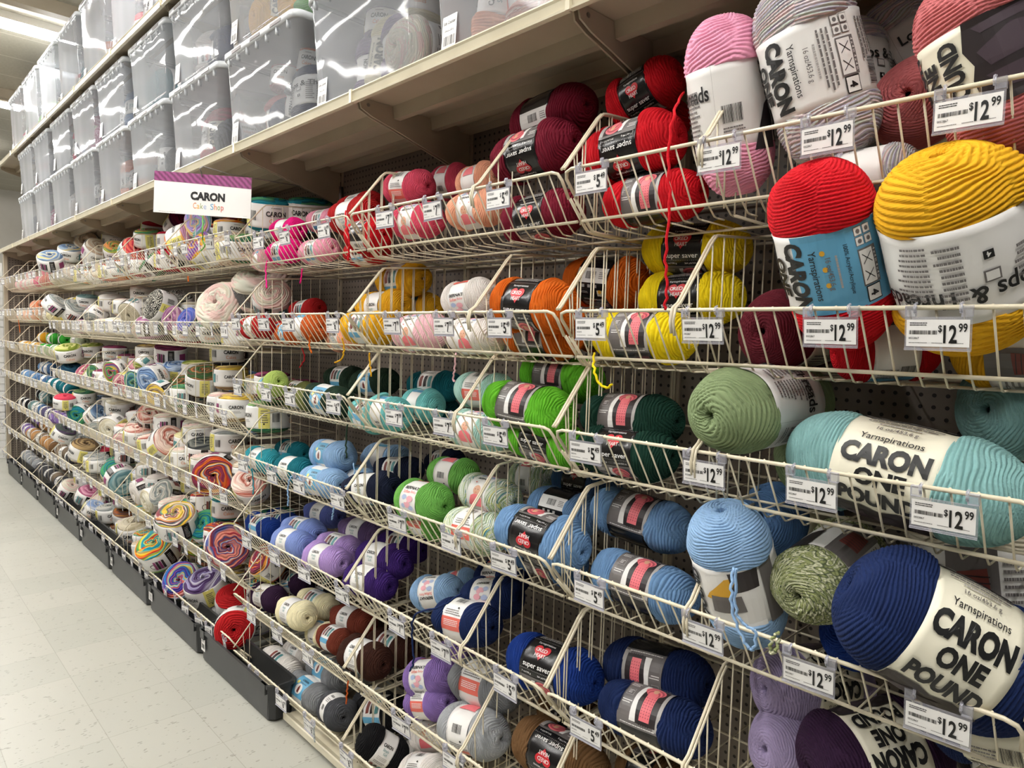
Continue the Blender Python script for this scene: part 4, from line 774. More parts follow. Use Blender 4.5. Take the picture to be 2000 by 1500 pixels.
('CK','rainbow',(-3.133,1.412,.281),(-0,-0,1),(.479,.878,0),0.122,0.081,6,'D','rainbow yarn cake, upper layer',0),
('CK','greenmix',(-4.618,1.378,1.907),(-.297,-.725,.622),(-.735,-.242,-.633),0.130,0.086,1,'E','green mix yarn cake, front layer',0),
('CK','redmix',(-4.073,1.375,1.906),(-0,-0,1),(-.816,-.578,-0),0.127,0.085,1,'E','red mix yarn cake, front layer',0),
('CK','crimson',(-4.6,1.549,2.025),(0,-0,1),(-.483,.875,-0),0.136,0.091,1,'E','crimson yarn cake, back layer',1),
('CK','crimson',(-4.396,1.549,2.016),(-0,-0,1),(.398,.917,0),0.129,0.086,1,'E','crimson yarn cake, back layer',2),
('CK','crimson',(-4.157,1.544,2.025),(-0,-0,1),(.999,.044,0),0.135,0.090,1,'E','crimson yarn cake, back layer',3),
('CK','crimson',(-3.915,1.544,2.028),(0,-0,1),(.93,-.367,0),0.136,0.091,1,'E','crimson yarn cake, back layer',4),
('CK','crimson',(-4.483,1.432,2.043),(-0,-0,1),(.953,-.304,0),0.131,0.087,1,'E','crimson yarn cake, upper layer',0),
('CK','creammix',(-4.054,1.439,2.055),(.27,-.735,-.622),(.952,.108,.285),0.136,0.091,1,'E','beige mix yarn cake, upper layer',0),
('CK','lilacmix',(-4.655,1.361,1.524),(.025,-.147,.989),(-.79,-.609,-.07),0.129,0.086,2,'E','lilac mix yarn cake, front layer',0),
('CK','ivorymix',(-4.408,1.542,1.631),(0,-0,1),(.944,-.33,0),0.127,0.085,2,'E','ivory yarn cake, back layer',0),
('CK','tanmix',(-4.653,1.37,1.144),(0,-0,1),(.994,.113,0),0.122,0.081,3,'E','tan mix yarn cake, front layer',0),
('CK','greenmix',(-4.07,1.375,1.152),(-0,-0,1),(-.348,-.938,-0),0.133,0.089,3,'E','green mix yarn cake, front layer',0),
('CK','olivemix',(-4.401,1.549,1.271),(0,-0,1),(-.359,-.933,0),0.137,0.091,3,'E','olive yarn cake, back layer',0),
('CK','blush',(-4.622,1.361,.807),(-.094,-.116,.989),(.986,.124,.108),0.134,0.089,4,'E','blush yarn cake, front layer',0),
('CK','whitecream',(-4.067,1.367,.8),(-0,-0,1),(.948,-.319,0),0.123,0.082,4,'E','cream yarn cake, front layer',0),
('CK','charcoalmix',(-4.614,1.549,.925),(0,-0,1),(.948,-.318,0),0.137,0.091,4,'E','charcoal mix yarn cake, back layer',0),
('CK','ivorymix',(-4.362,1.537,.917),(-0,-0,1),(.398,.917,0),0.131,0.087,4,'E','ivory yarn cake, back layer',0),
('CK','whitecream',(-3.933,1.536,.903),(-0,-0,1),(.429,.903,0),0.122,0.081,4,'E','cream yarn cake, back layer',0),
('CK','whitecream',(-4.518,1.421,.943),(0,-0,1),(-.328,-.945,0),0.132,0.088,4,'E','cream yarn cake, upper layer',1),
('CK','whitecream',(-4.036,1.425,.934),(0,-0,1),(.943,-.333,0),0.127,0.085,4,'E','cream yarn cake, upper layer',2),
('CK','whitecream',(-4.252,1.373,.473),(-.082,-.125,.989),(-.523,.85,.064),0.135,0.090,5,'E','cream yarn cake, front layer',0),
('CK','tealmix',(-4.112,1.371,.465),(-.04,-.782,.622),(.999,-.034,.021),0.123,0.082,5,'E','teal mix yarn cake, front layer',0),
('CK','greymix',(-4.633,1.542,.584),(0,-0,1),(-.814,-.581,0),0.133,0.089,5,'E','grey yarn cake, back layer',0),
('CK','whitecream',(-4.365,1.531,.584),(-0,-0,1),(.998,.063,0),0.133,0.089,5,'E','cream yarn cake, back layer',0),
('CK','ivorymix',(-4.152,1.548,.573),(-0,-0,-1),(-.269,.963,-0),0.125,0.084,5,'E','ivory yarn cake, back layer',0),
('CK','whitecream',(-4.476,1.378,.158),(0,-0,1),(-.8,-.6,0),0.128,0.085,6,'E','cream yarn cake, front layer',1),
('CK','whitecream',(-4.11,1.378,.154),(-.686,-.378,.622),(-.099,-.798,-.595),0.122,0.081,6,'E','cream yarn cake, front layer',2),
('CK','rustmix',(-3.923,1.374,.155),(-0,-0,-1),(.944,-.331,0),0.124,0.082,6,'E','rust mix yarn cake, front layer',0),
('CK','rainbow',(-4.596,1.54,.281),(-0,-0,1),(.948,-.318,0),0.137,0.092,6,'E','rainbow yarn cake, back layer',0),
('CK','rustmix',(-4.383,1.543,.258),(0,-0,1),(.943,-.332,0),0.122,0.081,6,'E','rust mix yarn cake, back layer',0),
('CK','whitecream',(-4.181,1.543,.262),(0,-0,1),(-.458,.889,-0),0.125,0.083,6,'E','cream yarn cake, back layer',0),
('CK','beigemix',(-3.936,1.55,.267),(-0,-0,-1),(.339,.941,-0),0.128,0.085,6,'E','beige yarn cake, back layer',0),
('CK','rainbow',(-4.02,1.432,.286),(.708,-.334,.622),(.706,.334,-.624),0.125,0.083,6,'E','rainbow yarn cake, upper layer',0),
('CK','redmix',(-5.57,1.377,1.912),(0,-0,1),(.988,.157,0),0.137,0.091,1,'F','red mix yarn cake, front layer',0),
('CK','sunset',(-5.377,1.366,1.909),(.053,-.14,.989),(.966,-.243,-.086),0.132,0.088,1,'F','orange and yellow yarn cake, front layer',0),
('CK','orangemix',(-5.19,1.366,1.913),(-0,-0,1),(-.283,-.959,-0),0.138,0.092,1,'F','orange mix yarn cake, front layer',0),
('CK','creammix',(-4.995,1.378,1.903),(-.204,-.756,-.622),(.082,.619,-.781),0.123,0.082,1,'F','beige mix yarn cake, front layer',0),
('CK','crimson',(-4.825,1.367,1.907),(-0,-0,-1),(.962,-.273,0),0.129,0.086,1,'F','crimson yarn cake, front layer',0),
('CK','crimson',(-5.536,1.544,2.007),(0,-0,1),(.992,.128,0),0.123,0.082,1,'F','crimson yarn cake, back layer',1),
('CK','creammix',(-5.301,1.533,2.027),(-0,-0,-1),(-.896,-.444,0),0.136,0.091,1,'F','beige mix yarn cake, back layer',0),
('CK','orangemix',(-5.087,1.541,2.012),(0,-0,-1),(.957,-.29,0),0.126,0.084,1,'F','orange mix yarn cake, back layer',0),
('CK','crimson',(-4.865,1.534,2.013),(-0,-0,1),(.954,-.301,0),0.127,0.085,1,'F','crimson yarn cake, back layer',2),
('CK','whitecream',(-5.563,1.378,1.527),(.124,-.084,.989),(-.268,-.962,-.048),0.134,0.089,2,'F','cream yarn cake, front layer',1),
('CK','ivorymix',(-5.371,1.367,1.53),(0,-0,1),(.969,-.247,0),0.138,0.092,2,'F','ivory yarn cake, front layer',1),
('CK','ivorymix',(-5.196,1.378,1.518),(0,-0,1),(-.54,.842,-0),0.121,0.080,2,'F','ivory yarn cake, front layer',2),
('CK','whitecream',(-4.804,1.377,1.519),(.492,-.609,-.622),(.2,.774,-.6),0.122,0.081,2,'F','cream yarn cake, front layer',2),
('CK','ivorymix',(-5.518,1.537,1.625),(-0,-0,-1),(-.35,.937,-0),0.124,0.082,2,'F','ivory yarn cake, back layer',0),
('CK','charcoal',(-5.297,1.54,1.624),(0,-0,1),(-.52,.854,-0),0.122,0.082,2,'F','charcoal yarn cake, back layer',0),
('CK','whitecream',(-5.073,1.546,1.64),(0,-0,-1),(.768,-.641,0),0.134,0.089,2,'F','cream yarn cake, back layer',0),
('CK','lilacmix',(-4.84,1.548,1.639),(-0,-0,1),(.371,.929,0),0.132,0.088,2,'F','lilac mix yarn cake, back layer',0),
('CK','whitecream',(-5.395,1.422,1.665),(0,-0,1),(.967,-.256,0),0.136,0.090,2,'F','cream yarn cake, upper layer',0),
('CK','tanmix',(-5.567,1.373,1.153),(-.638,-.455,.622),(.758,-.512,.404),0.134,0.090,3,'F','tan mix yarn cake, front layer',0),
('CK','rosemix',(-5.004,1.379,1.145),(-.314,-.718,.622),(-.62,.651,.439),0.123,0.082,3,'F','rose mix yarn cake, front layer',0),
('CK','rosemix',(-5.51,1.544,1.263),(-0,-0,1),(.963,-.27,0),0.132,0.088,3,'F','rose mix yarn cake, back layer',0),
('CK','plummix',(-5.284,1.544,1.254),(-0,-0,1),(.96,-.281,0),0.126,0.084,3,'F','plum yarn cake, back layer',0),
('CK','greenmix',(-4.827,1.548,1.262),(0,-0,-1),(.277,.961,0),0.132,0.088,3,'F','green mix yarn cake, back layer',0),
('CK','olivemix',(-4.949,1.421,1.273),(.081,-.779,-.622),(-.396,.547,-.737),0.123,0.082,3,'F','olive yarn cake, upper layer',0),
('CK','charcoalmix',(-5.561,1.37,.81),(-.079,-.127,.989),(.981,.166,.099),0.137,0.091,4,'F','charcoal mix yarn cake, front layer',0),
('CK','blush',(-5.198,1.376,.809),(0,-0,1),(-.284,-.959,0),0.137,0.091,4,'F','blush yarn cake, front layer',0),
('CK','blush',(-5.066,1.535,.9),(0,-0,1),(.957,-.29,0),0.120,0.080,4,'F','blush yarn cake, back layer',0),
('CK','greymix',(-4.829,1.535,.916),(-0,-0,-1),(.76,-.65,0),0.130,0.087,4,'F','grey yarn cake, back layer',0),
('CK','blush',(-4.939,1.437,.94),(.725,-.298,.622),(-.585,-.743,.326),0.126,0.084,4,'F','blush yarn cake, upper layer',0),
('CK','tealmix',(-5.57,1.379,.472),(.707,-.337,.622),(.686,.112,-.719),0.133,0.089,5,'F','teal mix yarn cake, front layer',0),
('CK','rainbowbrown',(-5.365,1.372,.473),(-.245,-.744,.622),(-.58,-.401,-.709),0.135,0.090,5,'F','multicolour yarn cake, front layer',0),
('CK','seafoam',(-5.521,1.536,.577),(0,-0,1),(-.529,.848,-0),0.128,0.085,5,'F','seafoam yarn cake, back layer',1),
('CK','seafoam',(-5.326,1.548,.575),(-0,-0,1),(.96,-.279,0),0.127,0.085,5,'F','seafoam yarn cake, back layer',2),
('CK','ivorymix',(-4.861,1.543,.578),(-0,-0,1),(.369,.929,0),0.128,0.086,5,'F','ivory yarn cake, back layer',0),
('CK','whitecream',(-5.43,1.434,.608),(0,-0,1),(-.284,-.959,0),0.132,0.088,5,'F','cream yarn cake, upper layer',0),
('CK','ivorymix',(-4.943,1.43,.589),(-0,-0,1),(-.306,-.952,-0),0.121,0.080,5,'F','ivory yarn cake, upper layer',0),
('CK','whitecream',(-5.193,1.369,.155),(0,-0,-1),(-.885,-.465,-0),0.122,0.082,6,'F','cream yarn cake, front layer',0),
('CK','rainbow',(-4.808,1.372,.155),(-0,-0,1),(-.302,-.953,-0),0.123,0.082,6,'F','rainbow yarn cake, front layer',0),
('CK','rustmix',(-5.52,1.534,.272),(-0,-0,1),(.335,.942,0),0.131,0.087,6,'F','rust mix yarn cake, back layer',1),
('CK','rustmix',(-5.319,1.549,.277),(-0,-0,-1),(-.339,.941,-0),0.135,0.090,6,'F','rust mix yarn cake, back layer',2),
('CK','rustmix',(-5.057,1.539,.262),(0,-0,1),(-.509,.861,-0),0.125,0.083,6,'F','rust mix yarn cake, back layer',3),
('CK','greymix',(-4.833,1.549,.274),(0,-0,1),(.996,.09,0),0.133,0.089,6,'F','grey yarn cake, back layer',0),
('CK','rainbow',(-5.428,1.421,.29),(-0,-0,1),(-.542,.84,0),0.127,0.085,6,'F','rainbow yarn cake, upper layer',1),
('CK','rainbow',(-4.978,1.423,.298),(-.031,-.146,.989),(.305,.941,.149),0.130,0.087,6,'F','rainbow yarn cake, upper layer',2),
('CK','greenmix',(-6.282,1.373,1.912),(-0,-0,1),(.983,.184,0),0.137,0.091,1,'G','green mix yarn cake, front layer',0),
('CK','orangemix',(-6.094,1.374,1.902),(-0,-0,-1),(.813,-.582,0),0.121,0.081,1,'G','orange mix yarn cake, front layer',0),
('CK','creammix',(-5.918,1.367,1.91),(-.228,-.749,.622),(.956,-.295,-.005),0.134,0.089,1,'G','beige mix yarn cake, front layer',1),
('CK','creammix',(-5.75,1.372,1.908),(.612,-.489,.622),(-.257,-.866,-.429),0.131,0.087,1,'G','beige mix yarn cake, front layer',2),
('CK','sunset',(-6.45,1.544,2.007),(0,-0,1),(-.761,-.649,0),0.123,0.082,1,'G','orange and yellow yarn cake, back layer',1),
('CK','greenmix',(-6.226,1.547,2.007),(0,-0,1),(.309,.951,0),0.122,0.082,1,'G','green mix yarn cake, back layer',0),
('CK','creammix',(-6.008,1.533,2.016),(0,-0,1),(.969,-.247,0),0.129,0.086,1,'G','beige mix yarn cake, back layer',0),
('CK','sunset',(-5.768,1.545,2.012),(-0,-0,1),(.326,.945,0),0.126,0.084,1,'G','orange and yellow yarn cake, back layer',2),
('CK','crimson',(-6.338,1.435,2.048),(.006,-.149,.989),(-.563,.817,.127),0.133,0.089,1,'G','crimson yarn cake, upper layer',0),
('CK','greymix',(-6.463,1.382,1.508),(.632,-.463,.622),(-.592,-.806,.002),0.123,0.082,2,'G','grey yarn cake, front layer',0),
('CK','lilacmix',(-6.283,1.373,1.522),(0,-0,1),(-.242,-.97,0),0.125,0.084,2,'G','lilac mix yarn cake, front layer',0),
('CK','ivorymix',(-6.078,1.373,1.523),(-0,-0,1),(-.57,.821,0),0.128,0.085,2,'G','ivory yarn cake, front layer',0),
('CK','whitecream',(-5.716,1.378,1.526),(-0,-0,1),(.972,-.234,0),0.132,0.088,2,'G','cream yarn cake, front layer',0),
('CK','ivorymix',(-6.449,1.545,1.64),(0,-0,1),(-.56,.829,-0),0.133,0.089,2,'G','ivory yarn cake, back layer',1),
('CK','ivorymix',(-6.205,1.532,1.642),(0,-0,1),(.971,-.24,0),0.135,0.090,2,'G','ivory yarn cake, back layer',2),
('CK','greymix',(-5.984,1.533,1.644),(-0,-0,1),(.316,.949,0),0.136,0.091,2,'G','grey yarn cake, back layer',1),
('CK','greymix',(-5.757,1.536,1.637),(0,-0,1),(-.285,-.958,0),0.133,0.089,2,'G','grey yarn cake, back layer',2),
('CK','rosemix',(-6.278,1.371,1.144),(.527,-.58,.622),(.191,.793,.578),0.121,0.081,3,'G','rose mix yarn cake, front layer',0),
('CK','olivemix',(-6.107,1.371,1.149),(-.321,-.715,.622),(-.632,.65,.421),0.129,0.086,3,'G','olive yarn cake, front layer',0),
('CK','plummix',(-5.728,1.373,1.154),(-0,-0,-1),(.973,-.233,0),0.138,0.092,3,'G','plum yarn cake, front layer',0),
('CK','rosemix',(-6.231,1.544,1.256),(0,-0,-1),(.971,-.241,0),0.128,0.085,3,'G','rose mix yarn cake, back layer',0),
('CK','plummix',(-5.751,1.532,1.267),(0,-0,-1),(-.886,-.463,-0),0.135,0.090,3,'G','plum yarn cake, back layer',0),
('CK','charcoalmix',(-6.219,1.54,.92),(0,-0,1),(-.269,-.963,0),0.134,0.089,4,'G','charcoal mix yarn cake, back layer',0),
('CK','bluemix',(-5.995,1.534,.905),(-0,-0,1),(-.771,-.637,-0),0.123,0.082,4,'G','blue mix yarn cake, back layer',0),
('CK','whitecream',(-6.463,1.371,.467),(-.009,-.149,-.989),(-.872,-.483,.08),0.130,0.086,5,'G','cream yarn cake, front layer',0),
('CK','greymix',(-6.089,1.38,.473),(-0,-0,1),(.975,-.221,0),0.135,0.090,5,'G','grey yarn cake, front layer',1),
('CK','greymix',(-5.939,1.366,.473),(0,-0,1),(.985,.173,0),0.134,0.090,5,'G','grey yarn cake, front layer',2),
('CK','rainbowbrown',(-6.431,1.547,.574),(-0,-0,-1),(-.383,.924,-0),0.126,0.084,5,'G','multicolour yarn cake, back layer',0),
('CK','seafoam',(-6.008,1.538,.567),(-0,-0,1),(.989,.149,0),0.122,0.081,5,'G','seafoam yarn cake, back layer',1),
('CK','seafoam',(-5.748,1.541,.588),(0,-0,1),(-.778,-.628,0),0.135,0.090,5,'G','seafoam yarn cake, back layer',2),
('CK','purplegrey',(-6.289,1.369,.157),(0,-0,1),(.977,-.213,0),0.126,0.084,6,'G','purple grey yarn cake, front layer',0),
('CK','whitecream',(-5.938,1.364,.16),(.106,-.776,.622),(-.554,-.565,-.611),0.131,0.087,6,'G','cream yarn cake, front layer',0),
('CK','greymix',(-6.429,1.535,.261),(-0,-0,-1),(.204,.979,-0),0.124,0.083,6,'G','grey yarn cake, back layer',0),
('CK','rustmix',(-6.218,1.543,.258),(-0,-0,1),(-.766,-.643,-0),0.122,0.081,6,'G','rust mix yarn cake, back layer',0),
('CK','whitecream',(-5.992,1.533,.273),(-0,-0,1),(.989,.149,0),0.132,0.088,6,'G','cream yarn cake, back layer',0),
('CK','beigemix',(-5.751,1.544,.259),(-0,-0,-1),(-.887,-.461,0),0.123,0.082,6,'G','beige yarn cake, back layer',0),
('CK','beigemix',(-5.856,1.428,.296),(0,-0,1),(.987,.16,0),0.131,0.087,6,'G','beige yarn cake, upper layer',0),
('SF','rosepink',(-8.747,1.337,1.931),(.913,.409,.008),(.408,-.908,-.095),0.185,0.060,1,'J','rose pink skein with white band front layer',1),
('SF','rosepink',(-8.539,1.351,1.931),(.941,.337,-.019),(.335,-.94,-.061),0.185,0.060,1,'J','rose pink skein with white band front layer',2),
('SF','palepink',(-8.327,1.354,1.931),(.961,.277,.003),(.275,-.954,-.117),0.185,0.060,1,'J','pale pink skein with white band front layer',0),
('SF','palepink',(-8.125,1.344,1.931),(.996,.077,-.043),(.075,-.997,-.028),0.185,0.060,1,'I','pale pink skein with white band front layer',0),
('SF','magenta',(-7.926,1.34,1.931),(.999,-.024,.043),(.003,-.841,-.541),0.185,0.060,1,'I','magenta skein with white band front layer',0),
('SF','crimson',(-7.728,1.355,1.931),(.999,.042,.032),(.051,-.932,-.359),0.185,0.060,1,'I','crimson skein with white band front layer',1),
('SF','crimson',(-7.53,1.339,1.931),(.978,-.201,-.048),(.193,.972,-.134),0.185,0.060,1,'I','crimson skein with white band front layer',2),
('SF','crimson',(-7.312,1.351,1.931),(.989,-.145,.04),(-.018,-.375,-.927),0.185,0.060,1,'H','crimson skein with white band front layer',0),
('SF','whitecream2',(-7.114,1.334,1.931),(1,.001,.017),(.007,-.933,-.36),0.185,0.060,1,'H','cream skein with white band front layer',1),
('SF','whitecream2',(-6.888,1.348,1.931),(.965,.264,-.001),(.262,-.957,-.126),0.185,0.060,1,'H','cream skein with white band front layer',2),
('SF','ivory',(-6.682,1.338,1.931),(.978,-.209,.008),(.048,.188,-.981),0.185,0.060,1,'H','ivory skein with white band front layer',0),
('SF','rosepink',(-8.76,1.418,2.031),(.996,-.072,.05),(-.008,-.643,-.766),0.185,0.060,1,'J','rose pink skein with white band upper layer',0),
('SF','palepink',(-8.134,1.443,2.031),(.998,.058,.032),(.065,-.928,-.367),0.185,0.060,1,'I','pale pink skein with white band upper layer',0),
('SF','magenta',(-7.935,1.411,2.031),(.977,-.211,-.036),(.151,.797,-.585),0.185,0.060,1,'I','magenta skein with white band upper layer',0),
('SF','crimson',(-7.718,1.446,2.031),(.952,-.306,-.005),(.275,.863,-.425),0.185,0.060,1,'I','crimson skein with white band upper layer',1),
('SF','crimson',(-7.504,1.441,2.031),(.969,.241,.045),(.245,-.938,-.244),0.185,0.060,1,'I','crimson skein with white band upper layer',2),
('SF','crimson',(-7.295,1.438,2.031),(.993,-.107,-.043),(-.114,-.957,-.267),0.185,0.060,1,'H','crimson skein with white band upper layer',0),
('SF','peach',(-8.753,1.343,1.614),(.944,.331,.01),(.331,-.943,-.039),0.185,0.060,2,'J','peach skein with white band front layer',1),
('SF','peach',(-8.559,1.339,1.614),(.998,.045,-.053),(.055,-.977,.206),0.185,0.060,2,'J','peach skein with white band front layer',2),
('SF','salmon',(-8.345,1.344,1.614),(.999,-.002,.053),(.017,-.93,-.367),0.185,0.060,2,'J','salmon skein with white band front layer',0),
('SF','salmon',(-8.148,1.34,1.614),(.975,.219,.038),(.222,-.967,-.12),0.185,0.060,2,'I','salmon skein with white band front layer',0),
('SF','orange',(-7.934,1.35,1.614),(.984,-.18,-.002),(.148,.818,-.556),0.185,0.060,2,'I','orange skein with white band front layer',0),
('SF','darkbrown',(-7.737,1.347,1.614),(.988,-.144,.056),(-.004,-.383,-.924),0.185,0.060,2,'I','dark brown skein with white band front layer',1),
('SF','darkbrown',(-7.515,1.346,1.614),(.926,.374,.048),(.377,-.921,-.096),0.185,0.060,2,'I','dark brown skein with white band front layer',2),
('SF','paleyellow',(-7.322,1.341,1.614),(.947,-.317,-.055),(.319,.901,.294),0.185,0.060,2,'H','pale yellow skein with white band front layer',0),
('SF','yellowsoft',(-7.106,1.347,1.614),(.948,-.314,-.039),(.316,.928,.2),0.185,0.060,2,'H','soft yellow skein with white band front layer',1),
('SF','yellowsoft',(-6.912,1.341,1.614),(.976,-.218,-.02),(.214,.933,.288),0.185,0.060,2,'H','soft yellow skein with white band front layer',2),
('SF','yellowsoft',(-6.711,1.339,1.614),(.934,.355,-.029),(.356,-.934,.023),0.185,0.060,2,'H','soft yellow skein with white band front layer',3),
('SF','peach',(-8.562,1.413,1.714),(.978,-.207,.038),(.154,.584,-.797),0.185,0.060,2,'J','peach skein with white band upper layer',0),
('SF','salmon',(-8.331,1.416,1.714),(.959,-.281,.037),(.267,.853,-.449),0.185,0.060,2,'J','salmon skein with white band upper layer',0),
('SF','orange',(-7.914,1.454,1.714),(.987,.158,.006),(.158,-.984,-.083),0.185,0.060,2,'I','orange skein with white band upper layer',0),
('SF','paleyellow',(-7.325,1.465,1.714),(.984,.177,.016),(.178,-.978,-.105),0.185,0.060,2,'H','pale yellow skein with white band upper layer',0),
('SF','yellowsoft',(-6.917,1.424,1.714),(.952,.304,.04),(.306,-.944,-.122),0.185,0.060,2,'H','soft yellow skein with white band upper layer',1),
('SF','yellowsoft',(-6.682,1.405,1.714),(.975,-.216,.042),(.074,.142,-.987),0.185,0.060,2,'H','soft yellow skein with white band upper layer',2),
('SF','mustard',(-8.774,1.352,1.296),(.911,.408,-.055),(.412,-.902,.132),0.185,0.060,3,'J','mustard skein with white band front layer',1),
('SF','mustard',(-8.546,1.343,1.296),(.995,-.097,-.012),(-.075,-.829,.554),0.185,0.060,3,'J','mustard skein with white band front layer',2),
('SF','mustard',(-8.341,1.336,1.296),(1,-.003,.027),(-.003,-1,.007),0.185,0.060,3,'J','mustard skein with white band front layer',3),
('SF','mustard',(-8.144,1.348,1.296),(.966,.253,-.045),(.257,-.952,.167),0.185,0.060,3,'I','mustard skein with white band front layer',0),
('SF','tan',(-7.936,1.347,1.296),(.958,-.286,-.008),(.275,.916,.291),0.185,0.060,3,'I','tan skein with white band front layer',0),
('SF','leaf2',(-7.725,1.339,1.296),(.972,-.235,.003),(.216,.898,.382),0.185,0.060,3,'I','leaf green skein with white band front layer',1),
('SF','leaf2',(-7.528,1.339,1.296),(.981,.189,.041),(.19,-.982,-.021),0.185,0.060,3,'I','leaf green skein with white band front layer',2),
('SF','leaf2',(-7.311,1.354,1.296),(.997,.063,-.048),(.075,-.95,.305),0.185,0.060,3,'H','leaf green skein with white band front layer',0),
('SF','sagepale',(-7.111,1.348,1.296),(.919,.394,.002),(.393,-.918,.055),0.185,0.060,3,'H','pale sage skein with white band front layer',1),
('SF','sagepale',(-6.89,1.34,1.296),(.988,.155,-.028),(.157,-.972,.174),0.185,0.060,3,'H','pale sage skein with white band front layer',2),
('SF','sagepale',(-6.69,1.348,1.293),(.945,-.327,.021),(.324,.94,.104),0.185,0.060,3,'H','pale sage skein with white band front layer',3),
('SF','mustard',(-8.152,1.414,1.396),(.979,.206,-.01),(.206,-.976,.068),0.185,0.060,3,'I','mustard skein with white band upper layer',0),
('SF','leaf2',(-7.739,1.418,1.396),(.954,.295,-.053),(.3,-.944,.138),0.185,0.060,3,'I','leaf green skein with white band upper layer',0),
('SF','leaf2',(-7.329,1.43,1.396),(.998,-.049,-.041),(-.03,-.923,.383),0.185,0.060,3,'H','leaf green skein with white band upper layer',0),
('SF','sagepale',(-6.68,1.405,1.399),(.952,.305,.024),(.305,-.952,-.003),0.185,0.060,3,'H','pale sage skein with white band upper layer',0),
('SF','skyblue',(-8.745,1.353,.996),(.999,.03,.024),(.024,-.98,.198),0.185,0.060,4,'J','sky blue skein with white band front layer',1),
('SF','skyblue',(-8.548,1.344,.996),(.977,.212,.027),(.208,-.973,.102),0.185,0.060,4,'J','sky blue skein with white band front layer',2),
('SF','skyblue',(-8.347,1.342,.996),(.978,-.203,.047),(.177,.927,.331),0.185,0.060,4,'J','sky blue skein with white band front layer',3),
('SF','skyblue',(-8.129,1.343,.996),(.999,.037,.01),(.033,-.963,.266),0.185,0.060,4,'I','sky blue skein with white band front layer',0),
('SF','denimblue',(-7.933,1.344,.994),(.949,-.315,-.009),(.286,.849,.443),0.185,0.060,4,'I','dull blue skein with white band front layer',1),
('SF','denimblue',(-7.726,1.353,.996),(.9,.434,-.038),(.434,-.885,.168),0.185,0.060,4,'I','dull blue skein with white band front layer',2),
('SF','denimblue',(-7.532,1.335,.996),(.974,-.223,.037),(.166,.816,.554),0.185,0.060,4,'I','dull blue skein with white band front layer',3),
('SF','deepteal',(-7.297,1.338,.996),(.947,.321,.026),(.317,-.943,.101),0.185,0.060,4,'H','deep teal skein with white band front layer',1),
('SF','deepteal',(-7.1,1.345,.996),(.961,.276,-.023),(.275,-.939,.205),0.185,0.060,4,'H','deep teal skein with white band front layer',2),
('SF','deepteal',(-6.904,1.354,.996),(.975,-.222,-.016),(.085,.305,.949),0.185,0.060,4,'H','deep teal skein with white band front layer',3),
('SF','deepteal',(-6.683,1.339,.996),(.999,.002,-.038),(.021,-.864,.503),0.185,0.060,4,'H','deep teal skein with white band front layer',4),
('SF','skyblue',(-8.332,1.454,1.096),(.907,.42,.029),(.418,-.907,.049),0.185,0.060,4,'J','sky blue skein with white band upper layer',0),
('SF','skyblue',(-8.148,1.43,1.096),(.995,.1,.012),(.097,-.984,.15),0.185,0.060,4,'I','sky blue skein with white band upper layer',0),
('SF','denimblue',(-7.925,1.417,1.098),(.944,.326,.053),(.325,-.945,.015),0.185,0.060,4,'I','dull blue skein with white band upper layer',1),
('SF','denimblue',(-7.526,1.442,1.096),(.997,.055,.052),(.054,-.998,.028),0.185,0.060,4,'I','dull blue skein with white band upper layer',2),
('SF','deepteal',(-7.329,1.464,1.096),(.987,.156,-.02),(.157,-.964,.216),0.185,0.060,4,'H','deep teal skein with white band upper layer',1),
('SF','deepteal',(-6.881,1.43,1.096),(.994,-.105,.015),(-.102,-.9,.425),0.185,0.060,4,'H','deep teal skein with white band upper layer',2),
('SF','black',(-8.744,1.335,.703),(.966,.258,.013),(.251,-.947,.2),0.185,0.060,5,'J','black skein with white band front layer',1),
('SF','black',(-8.54,1.339,.703),(.949,.313,-.028),(.31,-.916,.255),0.185,0.060,5,'J','black skein with white band front layer',2),
('SF','tealgrey',(-8.344,1.351,.703),(.992,-.122,-.036),(.001,-.279,.96),0.185,0.060,5,'J','teal grey skein with white band front layer',0),
('SF','tealgrey',(-8.147,1.354,.703),(.954,.297,-.042),(.296,-.91,.292),0.185,0.060,5,'I','teal grey skein with white band front layer',0),
('SF','denimblue',(-7.921,1.344,.703),(.982,.19,.007),(.181,-.947,.266),0.185,0.060,5,'I','dull blue skein with white band front layer',0),
('SF','greyviolet',(-7.718,1.346,.703),(.995,.083,-.055),(.099,-.842,.531),0.185,0.060,5,'I','grey violet skein with white band front layer',1),
('SF','greyviolet',(-7.506,1.351,.703),(.955,.293,-.052),(.294,-.9,.32),0.185,0.060,5,'I','grey violet skein with white band front layer',2),
('SF','purple',(-7.31,1.343,.703),(.993,-.112,-.048),(-.001,-.4,.916),0.185,0.060,5,'H','purple skein with white band front layer',1),
('SF','purple',(-7.113,1.35,.703),(.986,-.162,.039),(-.087,-.296,.951),0.185,0.060,5,'H','purple skein with white band front layer',2),
('SF','purple',(-6.916,1.348,.703),(.988,-.141,.056),(-.132,-.621,.772),0.185,0.060,5,'H','purple skein with white band front layer',3),
('SF','charcoalplain',(-6.686,1.34,.703),(.987,-.16,-.021),(-.02,-.25,.968),0.185,0.060,5,'H','charcoal skein with white band front layer',0),
('SF','black',(-8.561,1.456,.803),(.999,.012,-.034),(.028,-.836,.548),0.185,0.060,5,'J','black skein with white band upper layer',0),
('SF','tealgrey',(-8.327,1.446,.803),(.993,.11,.048),(.102,-.984,.143),0.185,0.060,5,'J','teal grey skein with white band upper layer',0),
('SF','tealgrey',(-8.138,1.422,.803),(.958,.285,-.007),(.28,-.937,.207),0.185,0.060,5,'I','teal grey skein with white band upper layer',0),
